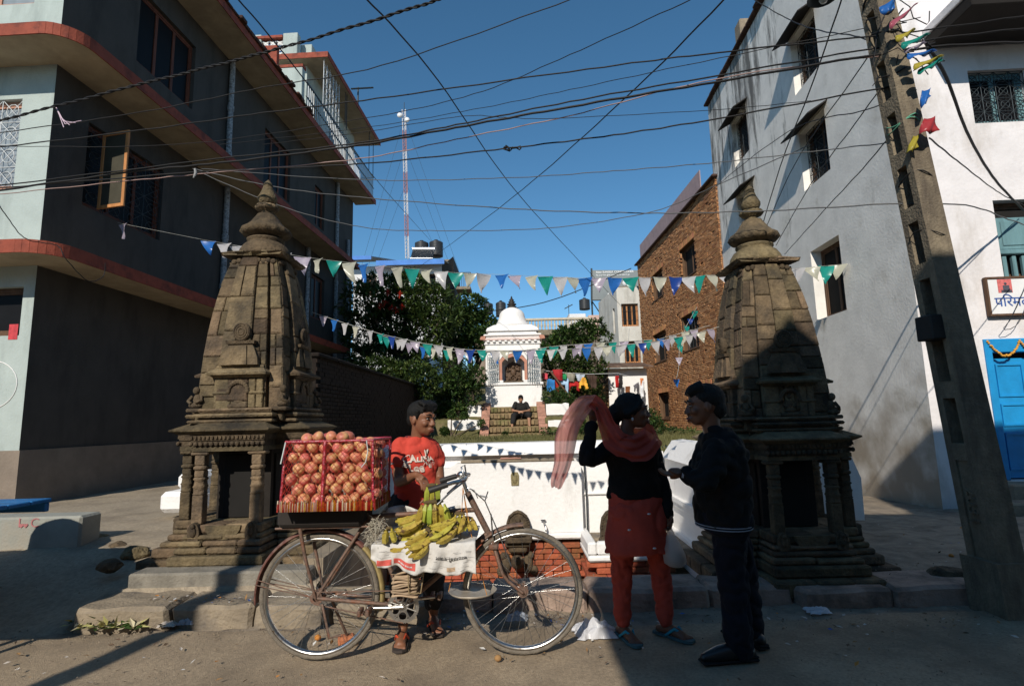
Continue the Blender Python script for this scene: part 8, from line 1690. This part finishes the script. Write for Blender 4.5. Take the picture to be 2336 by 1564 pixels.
def flag_mesh(w_, h_, m, sw):
    q = MB(); n = 6; rows_ = []
    for j in range(n + 1):
        t = j / n; wd = w_ * (1 - t) * 0.5 + 0.004; off = sw * t * t
        rows_.append([Vector((-wd + off, 0.03 * math.sin(t * 4 + sw * 20) * w_ * 4, -h_ * t)), Vector((off * 1.1, 0.12 * w_ * math.sin(t * 3 + 1), -h_ * t)), Vector((wd + off, -0.03 * math.sin(t * 5) * w_ * 4, -h_ * t))])
    for r_ in rows_: q.v += r_
    for j in range(n):
        for i in range(2): q.f.append([j * 3 + i, j * 3 + i + 1, (j + 1) * 3 + i + 1, (j + 1) * 3 + i]); q.m.append(0); q.sm.append(True)
    return q.mesh('flag', m, fixn=False)
def bunting(label, pts, flags, w_, h_):
    """flags: (photo x, colour); string runs through pts (x, y, distance)"""
    t = empty('bunting', PY(*pts[0]), label, 'bunting'); P = []
    for i in range(len(pts) - 1):
        for k in range(12): f = k / 12; P.append(tuple(pts[i][j] + (pts[i + 1][j] - pts[i][j]) * f for j in range(3)))
    P.append(pts[-1]); q = MB(); q.tube([PY(*p) for p in P], 0.0025, 4); part('string', q, mat('flag_string', (0.4, 0.4, 0.36), 0.8), t)
    for x, c in flags:
        for i in range(len(P) - 1):
            if P[i][0] <= x <= P[i + 1][0] or P[i + 1][0] <= x <= P[i][0]:
                f = (x - P[i][0]) / (P[i + 1][0] - P[i][0]); p = PY(x, P[i][1] + (P[i + 1][1] - P[i][1]) * f, P[i][2] + (P[i + 1][2] - P[i][2]) * f)
                put('flag', flag_mesh(w_ * rf.uniform(0.85, 1.1), h_ * rf.uniform(0.75, 1.1), FL[c], rf.uniform(-0.25, 0.35) * w_), t, p, (rf.uniform(-0.25, 0.25), 0, rf.uniform(-0.6, 0.6))); break
    return t
bunting('upper string of plastic pennants from the grey house to the right-hand house', [(268, 508, 9.2), (470, 548, 9.3), (700, 587, 9.4), (830, 603, 9.4), (1040, 622, 9.5), (1330, 634, 9.5), (1560, 632, 9.6), (1760, 617, 9.6), (1930, 602, 9.65)],
        list(zip((280, 475, 511, 545, 580, 620, 655, 690, 725, 762, 795, 828, 866, 905, 940, 972, 1006, 1040, 1072, 1103, 1145, 1174, 1212, 1244, 1278, 1308, 1334, 1366, 1402, 1438, 1470, 1505, 1540, 1570, 1594, 1625, 1655, 1690, 1730, 1770, 1818, 1852, 1884, 1912), 'lbwwwtwlctcblctcwtcwblctwcblbtwcnwtcwnltwctctccb'[:44])), 0.28, 0.34)
A_ = [(712, 712, 5.9), (790, 738, 5.5), (870, 762, 5.2), (960, 782, 5.0), (1060, 797, 4.9), (1160, 800, 4.85), (1280, 797, 4.85), (1400, 789, 4.9), (1500, 778, 5.0), (1590, 760, 5.05), (1640, 745, 5.0)]
bunting('lower front string of small pennants sagging before the white shrine', A_, [(712 + 26 * i + rf.uniform(-4, 4), 'wlbwcwtnwltwclntwcbltw'[i % 22]) for i in range(36)], 0.085, 0.115)
bunting('lower back string of small pennants just behind the front one', [(870, 765, 5.6), (960, 790, 5.4), (1060, 804, 5.3), (1160, 803, 5.2), (1280, 788, 5.2), (1400, 780, 5.3), (1500, 774, 5.4), (1620, 742, 5.4)], [(884 + 27 * i + rf.uniform(-5, 5), 'twlbctlwtbwclt'[i % 14]) for i in range(27)], 0.085, 0.11)
bunting('loose strand of pennants dangling before the brick house', [(1590, 700, 6.0), (1565, 745, 6.0), (1550, 790, 6.0), (1548, 840, 6.0), (1540, 880, 6.0)], [(1585, 't'), (1575, 'n'), (1566, 't'), (1560, 'c'), (1555, 'c'), (1551, 't'), (1549, 'l'), (1543, 'b')], 0.07, 0.09)
# rags and pennants lashed round the pole
def rag(label, poly, Y, c):
    pts = [PY(u, v, Y) for u, v in poly]; q = MB(); n = 5
    a, b2, c2, d2 = (pts + [pts[-1]])[:4] if len(pts) == 3 else pts
    q.grid(lambda u, v: (a.lerp(b2, u)).lerp(d2.lerp(c2, u), v) + Vector((0, 0.02 * math.sin(u * 7 + v * 3), 0.008 * math.sin(u * 9))), 8, 4)
    o = q.build('pennant', FL[c], fixn=False); md = o.modifiers.new('t', 'SOLIDIFY'); md.thickness = 0.002; tag(o, label, 'pennant', 'pennants tied to the pole')
rag('blue rag at the very top of the pole', [(2005, 18), (2048, -8), (2040, 22), (2020, 34)], 3.75, 'b'); rag('dark pink pennant blowing right near the pole top', [(2030, 52), (2098, 4), (2092, 10), (2035, 66)], 3.74, 'p'); rag('yellow rag knotted below the pink pennant', [(2043, 82), (2092, 64), (2086, 72), (2052, 96)], 3.73, 'y'); rag('green pennant blowing right from the pole', [(2056, 98), (2126, 74), (2120, 80), (2064, 112)], 3.72, 't'); rag('lilac pennant below the green one', [(2064, 112), (2115, 94), (2112, 100), (2068, 120)], 3.73, 'l'); rag('blue pennant blowing right from the pole', [(2070, 122), (2142, 114), (2136, 118), (2076, 136)], 3.72, 'b'); rag('yellow pennant over a green one beside the pole', [(2085, 146), (2158, 124), (2150, 130), (2090, 160)], 3.71, 'y'); rag('green pennant under the yellow one', [(2094, 160), (2156, 128), (2150, 140), (2100, 170)], 3.72, 't'); rag('blue rag hanging on the pole at half height', [(2104, 206), (2124, 204), (2122, 222), (2102, 248)], 3.75, 'b'); rag('red plastic sheet wrapped round the pole', [(2108, 270), (2136, 268), (2142, 300), (2098, 306)], 3.76, 'r'); rag('yellow plastic scrap on the left of the pole', [(2085, 310), (2096, 308), (2094, 338), (2068, 350)], 3.8, 'y')

# ================================================================== SMALL STREET THINGS
cart = empty('vendor_cart', (-4.0, 3.95, 0), 'blue wooden handcart at the left edge of the picture', 'cart')
M_CB = mat('cart_blue_paint', (0.02, 0.15, 0.38), 0.5, 0.2, 8, 0.2, 30)
CX1 = PY(112, 1150, 4.42).x; cz = PY(112, 1136, 4.42).z
for i in range(5): q = MB(); q.cbox((CX1 - 2.2, 3.5 + i * 0.19, cz - 0.03), (CX1, 3.5 + i * 0.19 + 0.185, cz), 0.006); part('deck_plank', q, M_CB, cart)
q = MB(); q.cbox((CX1 - 2.2, 3.49, cz - 0.1), (CX1 - 0.01, 3.53, cz - 0.032), 0.006); q.cbox((CX1 - 2.2, 4.4, cz - 0.1), (CX1 - 0.01, 4.44, cz - 0.032), 0.006); part('deck_rail', q, M_CB, cart)
q = MB(); q.cbox((CX1 - 2.2, 3.56, 0.25), (CX1 - 0.55, 4.38, cz - 0.11), 0.02); part('added_shade_box', q, M_WOOD, cart)  # unseen box, added under the deck to make the cart's shadow solid
for y in (3.62, 4.3):
    wc_ = Vector((CX1 - 0.6, y, 0.36)); q = MB(); ring(q, wc_, 0.33, 0.022, 40, 8); part('wheel', q, M_RUBBER, cart); q = MB()
    for k in range(12): a = 2 * PI * k / 12; q.tube([wc_, wc_ + Vector((0.32 * math.cos(a), 0, 0.32 * math.sin(a)))], 0.003, 4)
    part('spokes', q, M_RUST, cart)['kind'] = 'stuff'
q = MB(); q.lathe([(0.3, 0), (0.36, 0.1), (0.33, 0.32), (0.2, 0.42), (0.02, 0.44)], (CX1 - 0.95, 4.05, cz), 16); tag(q.build('added_shade_sack', mat('sacking', (0.3, 0.24, 0.16), 0.95)), 'unseen sack added on the blue handcart for its rounded shadow', 'sack')  # unseen sack, added for the rounded shadow it throws
# concrete step with painted marks at the left
st_ = empty('concrete_step', (-4.6, 5.4, 0.2), 'pale concrete step block with faint red writing at the left', 'step')
a0 = PY(186, 1176, 5.35); q = MB(); q.cbox((-7.2, 5.35, 0.0), (a0.x, 5.62, a0.z), 0.02); part('block', q, mat('pale_step_concrete', (0.29, 0.29, 0.255), 0.95, 0.15, 5, 0.3, 40, col2=(0.3, 0.27, 0.22), c2scale=2.5), st_)
M_FRED = mat('faded_red_paint', (0.42, 0.16, 0.16), 0.9)
text('painted_mark', '1', 0.12, M_FRED, st_, frame_m(PY(36, 1202, 5.345), (1, 0, 0), (0, 0, 1))); text('painted_mark', 'C', 0.12, M_FRED, st_, frame_m(PY(68, 1202, 5.345), (1, 0, 0), (0, 0, 1)))
for px in (48, 58):
    o_ = PY(px, 1198, 5.343); q = MB(); q.prism([(o_.x + 0.022 * math.sin(t) ** 3, o_.z + 0.0014 * (13 * math.cos(t) - 5 * math.cos(2 * t) - 2 * math.cos(3 * t) - math.cos(4 * t))) for t in [2 * PI * k / 20 for k in range(20)]], 0.003, o_.y, ax=1); part('painted_heart', q, M_FRED, st_)
def rock(name, c, r_, m, label, cat='stone', seed=0):
    bm = bmesh.new(); bmesh.ops.create_icosphere(bm, subdivisions=3, radius=1.0)
    for v in bm.verts:
        d = v.co.normalized(); k = 1 + 0.25 * mnoise.noise(d * 1.7 + Vector((seed, 0, 0))) + 0.1 * mnoise.noise(d * 4 + Vector((seed, 3, 0))); v.co = Vector((d.x * r_[0], d.y * r_[1], d.z * r_[2])) * k
    me = bpy.data.meshes.new(name); bm.to_mesh(me); bm.free(); me.materials.append(m); return tag(link(name, me, None, c), label, cat)
ws = empty('painted_stone', PZ(395, 1150, 0.33), 'whitewashed stepped stone behind the sunlit shrine', 'stone'); a0 = PY(395, 1150, 6.6)
q = MB(); q.cbox(a0 + Vector((-0.18, 0, -0.1)), a0 + Vector((0.3, 0.5, 0.14)), 0.05); q.cbox(a0 + Vector((-0.02, 0.05, 0.141)), a0 + Vector((0.3, 0.5, 0.36)), 0.06); part('block', q, M_WHITE, ws)
a0 = PY(1945, 1180, 6.2); q = MB(); prof = [(-0.16, 0), (0.15, 0), (0.16, 0.45), (0.08, 0.68), (-0.04, 0.76), (-0.16, 0.78)]; q.prism([(a0.x + p[0] - 0.02, a0.z - 0.03 + p[1]) for p in prof], 0.3, 6.2, ax=1); tag(q.build('painted_pillar', M_WHITE), 'short whitewashed pillar standing right of the shaded shrine', 'pillar')
rock('rough_stone', PZ(1940, 1185, 0.0) + Vector((0, 0, 0.12)), (0.1, 0.1, 0.2), M_STONE2, 'dark rounded stone leaning on the white pillar', seed=4)
rock('rough_stone', PZ(2165, 1318, 0.08), (0.16, 0.12, 0.09), M_STONE2, 'dark rock beside the foot of the utility pole', seed=2)
for i, (px, py, r_) in enumerate(((225, 1235, 0.13), (270, 1250, 0.1), (310, 1262, 0.12), (345, 1215, 0.08), (250, 1290, 0.09))): rock('rubble_stone', PZ(px, py, 0.25) + Vector((0, 0, 0.0)), (r_, r_ * 0.8, r_ * 0.6), M_STONE, ('flat rubble stone nearest the concrete step', 'rubble stone in the middle of the earth bank', 'rubble stone touching the shrine plinth', 'small rubble stone at the top of the bank', 'rubble stone low on the shaded bank')[i], 'rubble', i)
# litter
def crumple(name, c, w_, h_, m, label, cat='litter', seed=1, flat=False):
    def f(u, v):
        x, y = (u - 0.5) * w_, (v - 0.5) * w_ * 0.7; e = max(0, 1 - (2 * u - 1) ** 2) * max(0, 1 - (2 * v - 1) ** 2)
        return Vector(c) + Vector((x + 0.15 * w_ * mnoise.noise(Vector((u * 4, v * 4, seed))), y + 0.15 * w_ * mnoise.noise(Vector((u * 4, v * 4, seed + 9))), 0.006 + h_ * e ** 0.6 * (0.55 + 0.9 * abs(mnoise.noise(Vector((u * 5 + seed, v * 5, 0)))))))
    q = MB(); q.grid(f, 22, 18, smooth=False); o = q.build(name, m, fixn=False); tag(o, label, cat); return o
M_FILM = thin('white_film', (0.72, 0.72, 0.75), 0.35, 0.3, 0.05, 20)
crumple('plastic_bag', PZ(1358, 1446, 0.0), 0.26, 0.10, M_FILM, 'crumpled white plastic bag on the road edge by the front wheel', 'litter', 3)
crumple('plastic_bag', PZ(428, 1422, 0.0), 0.11, 0.06, thin('clear_film', (0.55, 0.6, 0.68), 0.2, 0.4, 0.05, 20, alpha=0.7), 'clear plastic cup-like bag in the left gutter', 'litter', 5)
crumple('paper_scrap', PZ(385, 1426, 0.0), 0.12, 0.03, mat('dirty_paper', (0.5, 0.44, 0.38), 0.9), 'folded pale paper scrap in the left gutter', 'litter', 7)
crumple('plastic_bag', PZ(285, 1408, 0.0), 0.16, 0.10, mat('black_film', (0.015, 0.015, 0.017), 0.25, spec=0.6), 'black plastic bag on the refuse heap at left', 'litter', 9)
crumple('plastic_bag', PZ(1865, 1395, -0.02), 0.16, 0.03, M_FILM, 'pale film lying in the shaded gutter before the right shrine', 'litter', 11)
crumple('plastic_bag', PZ(785, 1400, 0.0) , 0.07, 0.06, M_FILM, 'small white plastic ball seen through the rear wheel', 'litter', 13)
crumple('plastic_bag', PZ(1180, 1412, 0.0), 0.14, 0.05, thin('clear_film', (0.55, 0.6, 0.68)), 'clear wrapper in the gutter behind the front wheel', 'litter', 15)
rl_ = random.Random(77)
q = MB()
for k in range(90):
    p = PZ(rl_.gauss(250, 55), rl_.uniform(1420, 1438), 0.012); d = Vector((rl_.gauss(0, 1), rl_.gauss(0, 1), rl_.uniform(0, 0.5))).normalized(); q.mi = rl_.choice((0, 1, 2)); leaf(q, p + Vector((0, 0, 0.01)), d, rl_.uniform(0.05, 0.14), 0.035, Zv)
tag(q.build('refuse_heap', [mat('cabbage_leaf', (0.45, 0.42, 0.16), 0.7), mat('pale_peel', (0.6, 0.52, 0.33), 0.7), M_BUSH[0]], fixn=False), 'heap of vegetable peelings in the left gutter', 'refuse', kind='stuff')
mats_ = [mat('dry_leaf', (0.3, 0.17, 0.07), 0.9, rnd=0.2), mat('dirty_paper', (0.5, 0.44, 0.38)), mat('orange_peel', (0.5, 0.2, 0.04), 0.8), mat('brown_bit', (0.12, 0.08, 0.05), 0.95), mat('white_scrap', (0.6, 0.58, 0.55), 0.8), mat('blue_wrapper', (0.05, 0.12, 0.4), 0.4)]
q = MB()
for k in range(420):
    if k < 190: px, py, z = rl_.uniform(0, 2336), 1398 + rl_.gauss(14, 16), -0.02
    elif k < 300: px, py, z = rl_.uniform(0, 2336), rl_.uniform(1440, 1560), 0.006
    elif k < 360: px, py, z = rl_.uniform(330, 600), rl_.uniform(1360, 1376), 0.135
    else: px, py, z = rl_.uniform(2000, 2300), rl_.uniform(1190, 1330), 0.06
    p = PZ(px, py, z); q.mi = rl_.choice((0, 0, 1, 3, 3, 3, 4, 2) if py > 1436 else (0, 1, 1, 3, 3, 4, 2, 5)); d = Vector((rl_.gauss(0, 1), rl_.gauss(0, 1), 0.15)).normalized(); leaf(q, p + Vector((0, 0, 0.006)), d, rl_.uniform(0.012, 0.05), rl_.uniform(0.008, 0.025), Vector((rl_.gauss(0, 0.3), rl_.gauss(0, 0.3), 1)))
tag(q.build('litter_scraps', mats_, fixn=False), 'scattered scraps of paper, peel and leaves along the gutter', 'litter', kind='stuff')
q = MB()
for k in range(2600):
    x = rl_.uniform(-4.5, 5); y = rl_.uniform(2.6, 4.7) if k < 1500 else rl_.uniform(3.75, 4.25); r_ = rl_.uniform(0.002, 0.007) * (1.8 if y > 3.8 and rl_.random() < 0.3 else 1); z = -0.02 if 3.9 < y < 4.25 else (0.12 if y > 4.25 else 0.0)
    bx_ = [Vector((x + rl_.uniform(-r_, r_), y + rl_.uniform(-r_, r_), z)) for _ in range(3)]; q.add(bx_ + [Vector((x, y, z + r_ * 1.3))], [(0, 1, 3), (1, 2, 3), (2, 0, 3)], False)
tag(q.build('grit', M_KERB, fixn=False), 'grit and small stones strewn over road and gutter', 'grit', kind='stuff')
for nm, px, py, m, lb in (('orange_peel', 725, 1453, 'orange_peel', 'curl of orange peel on the road inside the rear wheel'), ('orange_fruit', 2170, 1267, 'orange_peel', 'single orange fruit on the dirt beside the utility pole'), ('dry_leaf', 1136, 1500, 'dry_leaf', 'dry brown leaf on the road before the front wheel')):
    p = PZ(px, py, 0.02 if py > 1300 else 0.08); q = MB(); q.ball(p, (0.022, 0.02, 0.018), 8, 6); tag(q.build(nm, MATS[m]), lb, 'fruit' if nm != 'dry_leaf' else 'leaf')
